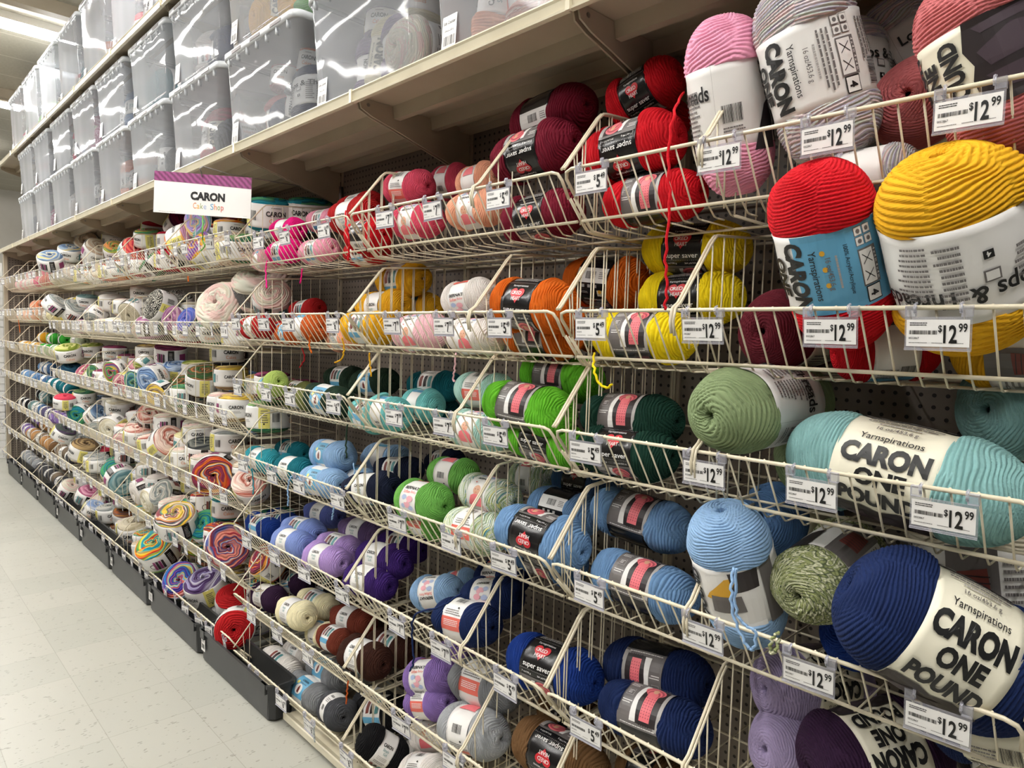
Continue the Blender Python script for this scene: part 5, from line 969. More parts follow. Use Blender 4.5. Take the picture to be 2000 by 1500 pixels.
('SF','greyviolet',(-7.518,1.431,.803),(.999,.017,.034),(.006,-.957,.29),0.185,0.060,5,'I','grey violet skein with white band upper layer',0),
('SF','purple',(-7.088,1.416,.803),(.98,.195,-.028),(.194,-.93,.312),0.185,0.060,5,'H','purple skein with white band upper layer',0),
('SF','purple',(-8.763,1.355,.426),(.995,.096,-.036),(.1,-.834,.542),0.185,0.060,6,'J','purple skein with white band front layer',1),
('SF','purple',(-8.537,1.339,.426),(.978,.205,.03),(.19,-.943,.272),0.185,0.060,6,'J','purple skein with white band front layer',2),
('SF','tanplain',(-8.335,1.341,.426),(.925,.375,.054),(.363,-.918,.162),0.185,0.060,6,'J','tan skein with white band front layer',0),
('SF','tanplain',(-8.129,1.338,.426),(.978,-.202,-.054),(.095,.198,.976),0.185,0.060,6,'I','tan skein with white band front layer',1),
('SF','taupe',(-7.925,1.347,.426),(.911,.412,-.016),(.401,-.878,.26),0.185,0.060,6,'I','taupe skein with white band front layer',0),
('SF','tanplain',(-7.732,1.347,.426),(.955,-.295,-.04),(.202,.54,.817),0.185,0.060,6,'I','tan skein with white band front layer',2),
('SF','tanplain',(-7.521,1.343,.426),(.991,-.132,-.014),(-.022,-.267,.963),0.185,0.060,6,'I','tan skein with white band front layer',3),
('SF','brown',(-7.303,1.341,.426),(.97,-.244,.001),(.096,.388,.916),0.185,0.060,6,'H','brown skein with white band front layer',0),
('SF','taupe',(-7.107,1.35,.426),(.996,-.092,.001),(-.049,-.528,.848),0.185,0.060,6,'H','taupe skein with white band front layer',1),
('SF','taupe',(-6.914,1.343,.426),(.921,.388,.018),(.372,-.895,.247),0.185,0.060,6,'H','taupe skein with white band front layer',2),
('SF','charcoalplain',(-6.694,1.346,.426),(.997,-.049,-.055),(.018,-.568,.823),0.185,0.060,6,'H','charcoal skein with white band front layer',0),
('SF','purple',(-8.765,1.452,.526),(.976,.218,.007),(.208,-.939,.275),0.185,0.060,6,'J','purple skein with white band upper layer',1),
('SF','purple',(-8.534,1.449,.526),(.994,-.108,-.017),(-.029,-.409,.912),0.185,0.060,6,'J','purple skein with white band upper layer',2),
('SF','tanplain',(-8.122,1.419,.526),(.949,.312,-.044),(.309,-.895,.322),0.185,0.060,6,'I','tan skein with white band upper layer',1),
('SF','tanplain',(-7.743,1.416,.526),(.991,.133,.014),(.12,-.93,.346),0.185,0.060,6,'I','tan skein with white band upper layer',2),
('SF','tanplain',(-7.523,1.453,.526),(.945,-.323,.055),(.258,.837,.483),0.185,0.060,6,'I','tan skein with white band upper layer',3),
('SF','brown',(-7.299,1.41,.526),(.981,-.192,.013),(-.009,.02,1),0.185,0.060,6,'H','brown skein with white band upper layer',0),
('SF','taupe',(-6.913,1.45,.526),(.998,.041,-.055),(.066,-.779,.624),0.185,0.060,6,'H','taupe skein with white band upper layer',0),
('SF','charcoalplain',(-6.709,1.455,.526),(.995,.092,.027),(.075,-.925,.372),0.185,0.060,6,'H','charcoal skein with white band upper layer',0),
('SF','lightgrey',(-8.775,1.354,.136),(.989,.144,-.021),(.134,-.846,.517),0.185,0.060,7,'J','light grey skein with white band front layer',1),
('SF','lightgrey',(-8.56,1.343,.136),(.975,-.223,-.004),(.089,.375,.923),0.185,0.060,7,'J','light grey skein with white band front layer',2),
('SF','lightgrey',(-8.363,1.336,.136),(.99,-.131,-.055),(.039,-.127,.991),0.185,0.060,7,'J','light grey skein with white band front layer',3),
('SF','lightgrey',(-8.15,1.346,.136),(.96,-.279,-.034),(.17,.479,.862),0.185,0.060,7,'I','light grey skein with white band front layer',0),
('SF','charcoalplain',(-7.929,1.338,.136),(.97,-.237,-.059),(.125,.274,.954),0.185,0.060,7,'I','charcoal skein with white band front layer',1),
('SF','charcoalplain',(-7.733,1.338,.136),(.996,-.088,.028),(-.067,-.481,.874),0.185,0.060,7,'I','charcoal skein with white band front layer',2),
('SF','charcoalplain',(-7.524,1.341,.136),(.992,.123,.012),(.1,-.859,.502),0.185,0.060,7,'I','charcoal skein with white band front layer',3),
('SF','taupe',(-7.326,1.352,.136),(.997,.058,.043),(.027,-.853,.521),0.185,0.060,7,'H','taupe skein with white band front layer',0),
('SF','darkgrey',(-7.103,1.347,.136),(.968,.251,.02),(.224,-.898,.379),0.185,0.060,7,'H','dark grey skein with white band front layer',1),
('SF','darkgrey',(-6.907,1.349,.136),(.959,-.282,.036),(.11,.485,.868),0.185,0.060,7,'H','dark grey skein with white band front layer',2),
('SF','white',(-6.709,1.342,.136),(.987,.155,.037),(.123,-.89,.438),0.185,0.060,7,'H','white skein with white band front layer',0),
('SF','lightgrey',(-8.539,1.455,.236),(.999,-.046,.023),(-.048,-.693,.719),0.185,0.060,7,'J','light grey skein with white band upper layer',1),
('SF','lightgrey',(-8.336,1.451,.236),(.946,-.322,-.027),(.229,.61,.758),0.185,0.060,7,'J','light grey skein with white band upper layer',2),
('SF','charcoalplain',(-7.534,1.422,.236),(.998,-.021,.052),(-.048,-.814,.58),0.185,0.060,7,'I','charcoal skein with white band upper layer',0),
('SF','taupe',(-7.296,1.432,.236),(.985,-.162,.059),(-.098,-.243,.965),0.185,0.060,7,'H','taupe skein with white band upper layer',0),
]
TAGS=[ # row, bay, x, rail height, price, label
(1,'A',-0.977,1.908,'5.49',1),
(1,'A',-0.675,1.908,'12.99',2),
(1,'A',-0.481,1.908,'12.99',3),
(1,'A',-0.284,1.908,'12.99',4),
(2,'A',-0.963,1.594,'5.49',1),
(2,'A',-0.692,1.594,'12.99',2),
(2,'A',-0.458,1.594,'12.99',3),
(2,'A',-0.303,1.594,'12.99',4),
(3,'A',-0.965,1.325,'5.49',1),
(3,'A',-0.675,1.325,'12.99',2),
(3,'A',-0.473,1.325,'12.99',3),
(3,'A',-0.279,1.325,'12.99',4),
(4,'A',-0.940,1.015,'5.49',1),
(4,'A',-0.661,1.015,'12.99',2),
(4,'A',-0.460,1.015,'12.99',3),
(4,'A',-0.268,1.015,'12.99',4),
(5,'A',-0.935,0.705,'5.49',0),
(1,'B',-1.767,1.908,'7.99',1),
(1,'B',-1.535,1.908,'7.99',2),
(1,'B',-1.271,1.908,'5.49',3),
(2,'B',-1.719,1.594,'7.99',1),
(2,'B',-1.474,1.594,'7.99',2),
(2,'B',-1.253,1.594,'5.49',3),
(3,'B',-1.700,1.325,'7.99',1),
(3,'B',-1.464,1.325,'7.99',2),
(3,'B',-1.257,1.325,'5.49',3),
(4,'B',-1.674,1.015,'7.99',1),
(4,'B',-1.421,1.015,'7.99',2),
(4,'B',-1.214,1.015,'5.49',3),
(5,'B',-1.981,0.705,'6.99',1),
(5,'B',-1.667,0.705,'7.99',2),
(5,'B',-1.455,0.705,'7.99',3),
(5,'B',-1.195,0.705,'5.49',4),
(6,'B',-1.634,0.410,'7.99',1),
(6,'B',-1.388,0.410,'7.99',2),
(7,'B',-1.940,0.160,'6.99',0),
(1,'C',-2.640,1.908,'6.99',1),
(1,'C',-2.417,1.908,'6.99',2),
(1,'C',-2.131,1.908,'6.99',3),
(2,'C',-2.853,1.594,'6.99',1),
(2,'C',-2.590,1.594,'6.99',2),
(2,'C',-2.383,1.594,'6.99',3),
(2,'C',-2.066,1.594,'6.99',4),
(3,'C',-2.836,1.325,'6.99',1),
(3,'C',-2.564,1.325,'6.99',2),
(3,'C',-2.366,1.325,'6.99',3),
(3,'C',-2.053,1.325,'6.99',4),
(4,'C',-2.776,1.015,'6.99',1),
(4,'C',-2.510,1.015,'6.99',2),
(4,'C',-2.289,1.015,'6.99',3),
(4,'C',-2.018,1.015,'6.99',4),
(5,'C',-2.738,0.705,'6.99',1),
(5,'C',-2.483,0.705,'6.99',2),
(5,'C',-2.244,0.705,'6.99',3),
(6,'C',-2.690,0.410,'6.99',1),
(6,'C',-2.457,0.410,'6.99',2),
(6,'C',-2.211,0.410,'6.99',3),
(7,'C',-2.667,0.160,'6.99',1),
(7,'C',-2.418,0.160,'6.99',2),
(7,'C',-2.195,0.160,'6.99',3),
(1,'D',-3.768,1.943,'14.99',1),
(1,'D',-3.579,1.943,'14.99',2),
(1,'D',-3.457,1.943,'14.99',3),
(1,'D',-3.266,1.943,'14.99',4),
(1,'D',-3.140,1.943,'14.99',5),
(1,'D',-2.946,1.943,'14.99',6),
(2,'D',-3.725,1.560,'14.99',1),
(2,'D',-3.603,1.560,'14.99',2),
(2,'D',-3.447,1.560,'14.99',3),
(2,'D',-3.284,1.560,'14.99',4),
(2,'D',-3.115,1.560,'14.99',5),
(2,'D',-2.976,1.560,'14.99',6),
(3,'D',-3.746,1.185,'14.99',1),
(3,'D',-3.580,1.185,'14.99',2),
(3,'D',-3.454,1.185,'14.99',3),
(3,'D',-3.303,1.185,'14.99',4),
(3,'D',-3.114,1.185,'14.99',5),
(3,'D',-2.973,1.185,'14.99',6),
(4,'D',-3.743,0.840,'14.99',1),
(4,'D',-3.592,0.840,'14.99',2),
(4,'D',-3.414,0.840,'14.99',3),
(4,'D',-3.271,0.840,'14.99',4),
(4,'D',-3.128,0.840,'14.99',5),
(4,'D',-2.977,0.840,'14.99',6),
(5,'D',-3.739,0.505,'14.99',1),
(5,'D',-3.596,0.505,'14.99',2),
(5,'D',-3.446,0.505,'14.99',3),
(5,'D',-3.267,0.505,'14.99',4),
(5,'D',-3.142,0.505,'14.99',5),
(5,'D',-2.982,0.505,'14.99',6),
(6,'D',-3.746,0.195,'14.99',1),
(6,'D',-3.593,0.195,'14.99',2),
(6,'D',-3.454,0.195,'14.99',3),
(6,'D',-3.272,0.195,'14.99',4),
(6,'D',-3.148,0.195,'14.99',5),
(6,'D',-2.963,0.195,'14.99',6),
(1,'E',-4.684,1.943,'14.99',1),
(1,'E',-4.484,1.943,'14.99',2),
(1,'E',-4.345,1.943,'14.99',3),
(1,'E',-4.192,1.943,'14.99',4),
(1,'E',-4.032,1.943,'14.99',5),
(1,'E',-3.864,1.943,'14.99',6),
(2,'E',-4.643,1.560,'14.99',1),
(2,'E',-4.504,1.560,'14.99',2),
(2,'E',-4.366,1.560,'14.99',3),
(2,'E',-4.183,1.560,'14.99',4),
(2,'E',-4.029,1.560,'14.99',5),
(2,'E',-3.878,1.560,'14.99',6),
(3,'E',-4.637,1.185,'14.99',1),
(3,'E',-4.524,1.185,'14.99',2),
(3,'E',-4.364,1.185,'14.99',3),
(3,'E',-4.218,1.185,'14.99',4),
(3,'E',-4.043,1.185,'14.99',5),
(3,'E',-3.865,1.185,'14.99',6),
(4,'E',-4.638,0.840,'14.99',1),
(4,'E',-4.509,0.840,'14.99',2),
(4,'E',-4.369,0.840,'14.99',3),
(4,'E',-4.220,0.840,'14.99',4),
(4,'E',-4.030,0.840,'14.99',5),
(4,'E',-3.906,0.840,'14.99',6),
(5,'E',-4.635,0.505,'14.99',1),
(5,'E',-4.516,0.505,'14.99',2),
(5,'E',-4.373,0.505,'14.99',3),
(5,'E',-4.206,0.505,'14.99',4),
(5,'E',-4.020,0.505,'14.99',5),
(5,'E',-3.905,0.505,'14.99',6),
(6,'E',-4.642,0.195,'14.99',1),
(6,'E',-4.489,0.195,'14.99',2),
(6,'E',-4.330,0.195,'14.99',3),
(6,'E',-4.176,0.195,'14.99',4),
(6,'E',-4.059,0.195,'14.99',5),
(6,'E',-3.905,0.195,'14.99',6),
(1,'F',-5.567,1.943,'14.99',1),
(1,'F',-5.425,1.943,'14.99',2),
(1,'F',-5.279,1.943,'14.99',3),
(1,'F',-5.127,1.943,'14.99',4),
(1,'F',-4.939,1.943,'14.99',5),
(1,'F',-4.781,1.943,'14.99',6),
(2,'F',-5.568,1.560,'14.99',1),
(2,'F',-5.434,1.560,'14.99',2),
(2,'F',-5.254,1.560,'14.99',3),
(2,'F',-5.089,1.560,'14.99',4),
(2,'F',-4.940,1.560,'14.99',5),
(2,'F',-4.823,1.560,'14.99',6),
(3,'F',-5.575,1.185,'14.99',1),
(3,'F',-5.440,1.185,'14.99',2),
(3,'F',-5.286,1.185,'14.99',3),
(3,'F',-5.088,1.185,'14.99',4),
(3,'F',-4.949,1.185,'14.99',5),
(3,'F',-4.823,1.185,'14.99',6),
(4,'F',-5.559,0.840,'14.99',1),
(4,'F',-5.432,0.840,'14.99',2),
(4,'F',-5.282,0.840,'14.99',3),
(4,'F',-5.086,0.840,'14.99',4),
(4,'F',-4.945,0.840,'14.99',5),
(4,'F',-4.824,0.840,'14.99',6),
(5,'F',-5.592,0.505,'14.99',1),
(5,'F',-5.432,0.505,'14.99',2),
(5,'F',-5.250,0.505,'14.99',3),
(5,'F',-5.098,0.505,'14.99',4),
(5,'F',-4.952,0.505,'14.99',5),
(5,'F',-4.807,0.505,'14.99',6),
(6,'F',-5.551,0.195,'14.99',1),
(6,'F',-5.445,0.195,'14.99',2),
(6,'F',-5.258,0.195,'14.99',3),
(6,'F',-5.133,0.195,'14.99',4),
(6,'F',-4.951,0.195,'14.99',5),
(6,'F',-4.790,0.195,'14.99',6),
(1,'G',-6.468,1.943,'14.99',1),
(1,'G',-6.314,1.943,'14.99',2),
(1,'G',-6.174,1.943,'14.99',3),
(1,'G',-6.027,1.943,'14.99',4),
(1,'G',-5.876,1.943,'14.99',5),
(1,'G',-5.718,1.943,'14.99',6),
(2,'G',-6.472,1.560,'14.99',1),
(2,'G',-6.328,1.560,'14.99',2),
(2,'G',-6.198,1.560,'14.99',3),
(2,'G',-6.010,1.560,'14.99',4),
(2,'G',-5.845,1.560,'14.99',5),
(2,'G',-5.696,1.560,'14.99',6),
(3,'G',-6.481,1.185,'14.99',1),
(3,'G',-6.353,1.185,'14.99',2),
(3,'G',-6.191,1.185,'14.99',3),
(3,'G',-6.026,1.185,'14.99',4),
(3,'G',-5.852,1.185,'14.99',5),
(3,'G',-5.725,1.185,'14.99',6),
(4,'G',-6.499,0.840,'14.99',1),
(4,'G',-6.329,0.840,'14.99',2),
(4,'G',-6.179,0.840,'14.99',3),
(4,'G',-6.043,0.840,'14.99',4),
(4,'G',-5.870,0.840,'14.99',5),
(4,'G',-5.724,0.840,'14.99',6),
(5,'G',-6.476,0.505,'14.99',1),
(5,'G',-6.345,0.505,'14.99',2),
(5,'G',-6.156,0.505,'14.99',3),
(5,'G',-6.047,0.505,'14.99',4),
(5,'G',-5.888,0.505,'14.99',5),
(5,'G',-5.703,0.505,'14.99',6),
(6,'G',-6.478,0.195,'14.99',1),
(6,'G',-6.322,0.195,'14.99',2),
(6,'G',-6.156,0.195,'14.99',3),
(6,'G',-6.000,0.195,'14.99',4),
(6,'G',-5.878,0.195,'14.99',5),
(6,'G',-5.708,0.195,'14.99',6),
(1,'H',-7.272,1.985,'9.99',1),
(1,'H',-7.101,1.985,'9.99',2),
(1,'H',-6.856,1.985,'9.99',3),
(1,'H',-6.628,1.985,'9.99',4),
(2,'H',-7.267,1.668,'9.99',1),
(2,'H',-7.081,1.668,'9.99',2),
(2,'H',-6.882,1.668,'9.99',3),
(2,'H',-6.650,1.668,'9.99',4),
(3,'H',-7.309,1.350,'9.99',1),
(3,'H',-7.093,1.350,'9.99',2),
(3,'H',-6.835,1.350,'9.99',3),
(3,'H',-6.637,1.350,'9.99',4),
(4,'H',-7.276,1.050,'9.99',1),
(4,'H',-7.094,1.050,'9.99',2),
(4,'H',-6.842,1.050,'9.99',3),
(4,'H',-6.618,1.050,'9.99',4),
(5,'H',-7.273,0.757,'9.99',1),
(5,'H',-7.056,0.757,'9.99',2),
(5,'H',-6.877,0.757,'9.99',3),
(5,'H',-6.657,0.757,'9.99',4),
(6,'H',-7.284,0.480,'9.99',1),
(6,'H',-7.054,0.480,'9.99',2),
(6,'H',-6.848,0.480,'9.99',3),
(6,'H',-6.644,0.480,'9.99',4),
(7,'H',-7.284,0.190,'9.99',1),
(7,'H',-7.080,0.190,'9.99',2),
(7,'H',-6.829,0.190,'9.99',3),
(7,'H',-6.645,0.190,'9.99',4),
(1,'I',-8.085,1.985,'9.99',1),
(1,'I',-7.920,1.985,'9.99',2),
(1,'I',-7.681,1.985,'9.99',3),
(1,'I',-7.481,1.985,'9.99',4),
(2,'I',-8.089,1.668,'9.99',1),
(2,'I',-7.894,1.668,'9.99',2),
(2,'I',-7.681,1.668,'9.99',3),
(2,'I',-7.451,1.668,'9.99',4),
(3,'I',-8.119,1.350,'9.99',1),
(3,'I',-7.885,1.350,'9.99',2),
(3,'I',-7.661,1.350,'9.99',3),
(3,'I',-7.477,1.350,'9.99',4),
(4,'I',-8.092,1.050,'9.99',1),
(4,'I',-7.874,1.050,'9.99',2),
(4,'I',-7.644,1.050,'9.99',3),
(4,'I',-7.470,1.050,'9.99',4),
(5,'I',-8.112,0.757,'9.99',1),
(5,'I',-7.918,0.757,'9.99',2),
(5,'I',-7.698,0.757,'9.99',3),
(5,'I',-7.483,0.757,'9.99',4),
(6,'I',-8.081,0.480,'9.99',1),
(6,'I',-7.889,0.480,'9.99',2),
(6,'I',-7.644,0.480,'9.99',3),
(6,'I',-7.476,0.480,'9.99',4),
(7,'I',-8.126,0.190,'9.99',1),
(7,'I',-7.896,0.190,'9.99',2),
(7,'I',-7.678,0.190,'9.99',3),
(7,'I',-7.454,0.190,'9.99',4),
(1,'J',-8.911,1.985,'9.99',1),
(1,'J',-8.709,1.985,'9.99',2),
(1,'J',-8.458,1.985,'9.99',3),
(1,'J',-8.293,1.985,'9.99',4),
(2,'J',-8.909,1.668,'9.99',1),
(2,'J',-8.722,1.668,'9.99',2),
(2,'J',-8.467,1.668,'9.99',3),
(2,'J',-8.300,1.668,'9.99',4),
(3,'J',-8.891,1.350,'9.99',1),
(3,'J',-8.722,1.350,'9.99',2),
(3,'J',-8.469,1.350,'9.99',3),
(3,'J',-8.247,1.350,'9.99',4),
(4,'J',-8.941,1.050,'9.99',1),
(4,'J',-8.686,1.050,'9.99',2),
(4,'J',-8.461,1.050,'9.99',3),
(4,'J',-8.276,1.050,'9.99',4),
(5,'J',-8.935,0.757,'9.99',1),
(5,'J',-8.716,0.757,'9.99',2),
(5,'J',-8.484,0.757,'9.99',3),
(5,'J',-8.273,0.757,'9.99',4),
(6,'J',-8.945,0.480,'9.99',1),
(6,'J',-8.705,0.480,'9.99',2),
(6,'J',-8.477,0.480,'9.99',3),
(6,'J',-8.244,0.480,'9.99',4),
(7,'J',-8.907,0.190,'9.99',1),
(7,'J',-8.673,0.190,'9.99',2),
(7,'J',-8.488,0.190,'9.99',3),
(7,'J',-8.253,0.190,'9.99',4),
]
def add_skein(rec,idx):
    kind,col,c,ax,zz,L,R,row,bay,desc,od=rec; label=full_label(desc,od,row,bay)
    k=kind; X=Vector(ax).normalized(); Z=Vector(zz); Z=(Z-X*Z.dot(X)).normalized(); Y=Z.cross(X)
    if kind=='LT' and col in('tweed',): pass
    lev='hi' if bay in 'AB' else 'mid' if bay in 'CDE' else 'lo'
    if kind in('CK','CW') and bay in 'DE': lev='mid'
    nm={'BS':'yarn_ball','CK':'yarn_cake','CW':'yarn_cake'}.get(k,'yarn_skein'); cat={'yarn_ball':'ball of yarn','yarn_cake':'cake of yarn','yarn_skein':'skein of yarn'}[nm]
    t=thing(nm,label,cat,c,'yarn in the wire baskets')
    sx=L/FAM[k]['L']
    t.rotation_mode='QUATERNION'; t.rotation_quaternion=Matrix(((X.x,Y.x,Z.x),(X.y,Y.y,Z.y),(X.z,Y.z,Z.z))).to_quaternion()
    seed=idx%(3 if lev!='hi' else 2) if k in('RH','OP','LT','BS','CK','SS') else 0
    a=obj('wound_yarn',get_skein(k,lev,seed,col),t); a.scale=(sx,R,R)
    bm_=M_white; var='w'
    if k=='RH': bm_=M_dkband
    if k=='OP': bm_=M_cream; var='cream'
    if k=='OP' and col=='red': bm_,var=M_white,'blue'
    if k=='OP' and col in('pastel',): bm_,var=M_white,'cream'
    if k=='OP' and col=='babyblue': bm_,var=M_white,'cushion'
    if k=='SS' : var='blue' if 'blue band' in label else 'w'; bm_=M_white
    if k=='CK': var='abc'[idx%3]
    if k=='CW': bm_=M_wrap
    b=obj('paper_band',get_band(k,bm_,lev),t); b.scale=(sx,R,R)
    if k!='CW' : 
        pr=obj('band_print',get_print(k,var),b)
    return t
random.seed(7)
for i,rec in enumerate(SKEINS): add_skein(rec,i)
# ------------------------------------------------ wire baskets
BAYS=dict(A=(-1.07,-.16),B=(-1.985,-1.07),C=(-2.9,-1.985),D=(-3.815,-2.9),E=(-4.73,-3.815),F=(-5.645,-4.73),G=(-6.56,-5.645),H=(-7.375,-6.56),I=(-8.19,-7.375),J=(-9.0,-8.19))
ZN=[1.908,1.594,1.325,1.015,.705,.410,.160]; ZC=[1.943,1.56,1.185,.840,.505,.195]; ZF=[1.985,1.668,1.35,1.05,.757,.48,.19]
YF=1.165; YM=1.238; YB=1.268; YK=1.297; YW=1.652
def arc(p,q,r,n=5):
    return [p]+[q]
def basket_meshes(w,thin=False):
    e=.007; x0,x1=e,w-e; R,r=(.0033,.0015) if thin else (.0038,.0019)
    fr=MB(); c=.022
    # top rail bends down at both ends to follow the front corners
    a=(YM-YF)/.103
    top=[(x0+.004,YF+.040,-.055),(x0,YF+.010,-.018),(x0+.006,YF+.002,-.005),(x0+c,YF,0),(x1-c,YF,0),(x1-.006,YF+.002,-.005),(x1,YF+.010,-.018),(x1-.004,YF+.040,-.055)]
    fr.tube(top,R,M_wire,8)
    fr.tube([(x0,YM-.004,-.103),(x1,YM-.004,-.103)],R*.95,M_wire,8)
    for x in (x0,x1):
        fr.tube([(x,YF+.040,-.055),(x,YB-.012,-.108),(x,YB+.004,-.122),(x,YB+.03,-.124),(x,YW,-.124)],R,M_wire,8)
    fr.tube([(x0,YW,-.124),(x1,YW,-.124)],R,M_wire,6); fr.tube([(x0,YW,-.02),(x1,YW,-.02)],R*.8,M_wire,6); pass
    for y in (1.40,1.53): fr.tube([(x0,y,-.127),(x1,y,-.127)],R*.8,M_wire,6)
    for x in (x0+.06,x1-.06): # hooks in the pegboard
        fr.tube([(x,YW,-.02),(x,YW+.006,-.02),(x,YW+.006,.03)],R*.8,M_wire,6)
    fw=MB(); fl=MB(); n=round((x1-x0)/.036); 
    for i in range(1,n):
        x=x0+(x1-x0)*i/n
        fw.tube([(x,YF+.001,.004),(x,YM+.001,-.103),(x,YB-.004,-.122),(x,YB+.006,-.1235)],r,M_wire,5)
        if i%2==0: fl.tube([(x,YB+.006,-.1235),(x,YW,-.1235)],r,M_wire,5)
        else: fl.tube([(x,YB+.006,-.1235),(x,YB+.035,-.1235)],r,M_wire,5)
    sd=MB(); x=0
    prof=[(YF+.004,.004),(YF+.012,.012),(YK-.012,.142),(YK+.004,.156),(YK+.02,.159),(YW,.188),(YW,-.12)]
    sd.tube([(x,y,z) for y,z in prof],R*.9,M_wire,8)
    yy=YB+.02
    k=int((YW-.01-yy)/.045)
    for i in range(k):
        y=yy+i*.045; zt=.156+(y-YK)*.09 if y>YK else (y-YF)*1.17
        sd.tube([(x,y,-.122),(x,y,zt)],r,M_wire,5)
    y=YF+.045; sd.tube([(x,y+.012,-.07),(x,y,(y-YF)*1.17)],r,M_wire,5); y=YF+.075; sd.tube([(x,y,-.11),(x,y,(y-YF)*1.17)],r,M_wire,5)
    dv=MB(); dv.tube([(0,YF-.006,-.045),(0,YF-.012,-.022),(0,YF-.006,.004)]+[(0,y,z+.003) for y,z in prof[1:-1]]+[(0,YW-.01,-.118),(0,YB+.03,-.118)],R*.85,M_wire,8)
    dv.tube([(.007,YF-.006,-.05),(.007,YF-.012,-.022),(.007,YF-.006,.004)]+[(.007,y,z+.003) for y,z in prof[1:4]],R*.7,M_wire,8)
    dw=MB()
    for i in range(k):
        y=yy+i*.045+.01
        if y>YW-.012: break
        zt=.159+(y-YK)*.09 if y>YK else (y-YF)*1.17
        dw.tube([(0,y,-.118),(0,y,zt)],r,M_wire,5)
    for y in (YF+.05,YF+.08): dw.tube([(0,y+.01,-.075 if y<1.23 else -.11),(0,y,(y-YF)*1.17)],r,M_wire,5)
    return fr.mesh('rail_frame',True),fw.mesh('front_wires',True),fl.mesh('floor_wires',True),sd.mesh('side_panel',True),dv.mesh('divider_frame',True),dw.mesh('divider_wires',True)
BM={}
def basket(s,r,zt):
    x0,x1=BAYS[s]; w=round(x1-x0,3)
    kk=(w,s not in 'AB')
    if kk not in BM: BM[kk]=basket_meshes(w,s not in 'AB')
    fr,fw,fl,sd,dv,dw=BM[kk]
    t=thing('wire_basket','cream wire basket, %s of the %s'%(('bottom row' if s in 'DEFG' and r==6 else RN[r-1]),BN[s]),'wire basket',(x0,0,zt),'wire baskets on the pegboard')
    obj('rail_frame',fr,t); obj('front_wires',fw,t); obj('floor_wires',fl,t); obj('side_panel',sd,t,(.004,0,0))
    if s in 'ABC': obj('side_panel',sd,t,(w-.004,0,0))
def divider(X,zt,label):
    fr,fw,fl,sd,dv,dw=next(iter(BM.values()))
    t=thing('basket_divider',label,'basket divider',(X,0,zt),'wire dividers in the baskets'); obj('divider_frame',dv,t); obj('divider_wires',dw,t)
for s in BAYS:
    Z=ZN if s in 'ABC' else ZC if s in 'DEFG' else ZF
    for r,z in enumerate(Z): basket(s,r+1,z)
DV=[('A',1,-.715),('A',2,-.76),('A',3,-.70),('A',4,-.70),('A',5,-.69),('B',1,-1.37),('B',2,-1.37),('B',3,-1.42),('B',4,-1.40),('B',5,-1.37),('B',6,-1.37),('B',7,-1.45)]
for s,r,X in DV: divider(X,ZN[r-1],'cream wire divider inside the %s basket of the %s'%(RN[r-1],BN[s]))
# ------------------------------------------------ price tags
def tag_print(price,far):
    p=Pr(); d,c=price.split('.')
    p.rect(0,0,.083,.040,M_white,0)
    if not far:
        nm={'12.99':.034,'5.49':.024,'7.99':.024,'6.99':.024}[price]
        if len(d)==1: x=.0115; p.text('$',x,.007,.014,M_black,.02,wid=.0052); p.text(d,x+.0098,-.001,.036,M_black,.025,wid=.0105); p.text(c,x+.0218,.0085,.017,M_black,.02,wid=.0112)
        else: x=.004; p.text('$',x,.007,.014,M_black,.02,wid=.0052); p.text(d,x+.0130,-.001,.036,M_black,.025,wid=.0175); p.text(c,x+.0292,.0085,.017,M_black,.02,wid=.0112)
        p.lines(-.024,.0135,.026,.006,2,M_black,1); p.barcode(-.019,.001,.038,.006,M_black,1,26,int(float(price)*7)); p.text('00'+str(int(float(price)*7919)%90000+10000),-.031,-.0075,.0042,M_black,.01,wid=.014); p.lines(-.026,-.0145,.024,.0022,1,M_gray,1,3); p.lines(.0,-.0145,.014,.0022,1,M_gray,1,4); p.lines(.026,-.0145,.016,.0018,1,M_gray,1,5)
    else:
        p.lines(-.016,.009,.04,.009,2,M_gray,1); p.barcode(-.014,-.002,.036,.007,M_gray,1,10); p.rect(.022,.0,.012,.018,M_gray,1)
    return p.flat('tag_print_'+price)
hb=MB(); hb.box(-.044,.044,-.0012,.0,-.024,.024,M_holder); hb.box(-.044,.044,-.0035,-.0012,-.026,-.023,M_holder); hb.box(-.044,-.030,-.002,.006,.024,.040,M_holder) ; hb.box(.030,.044,-.002,.006,.024,.040,M_holder); HOLD=hb.mesh('clear_holder')
cb=MB(); cb.tube([(-.030,-.002,.030),(-.030,-.0055,.036),(-.030,-.003,.0425),(-.030,.004,.044)],.0022,M_holder,6); cb.tube([(.030,-.002,.030),(.030,-.0055,.036),(.030,-.003,.0425),(.030,.004,.044)],.0022,M_holder,6); CLIP=cb.mesh('holder_clip')
TP={}
rt=random.Random(3)
for r,s,X,zr,price,od in TAGS:
    label=('$'+price if s in 'ABC' else 'small white')+' price tag'+(', '+OD[od] if od else '')+', on the '+('bottom row' if s in 'DEFG' and r==6 else RN[r-1])+' rail of the '+BN[s]
    far=s not in 'ABC'
    if (price) not in TP: TP[price]=tag_print(price,far)
    t=thing('price_tag',label,'price tag',(X,YF-.0065,zr-.038),'price tags on the basket rails'); t.rotation_euler=(rt.uniform(.03,.16),0,rt.uniform(-.05,.05) if not far else rt.uniform(-.25,.3))
    obj('clear_holder',HOLD,t)
    if not far: obj('holder_clip',CLIP,t)
    o=obj('paper_card',TP[price],t,(0,-.0018,0)); 
    if far: t.scale=(.62,1,1)
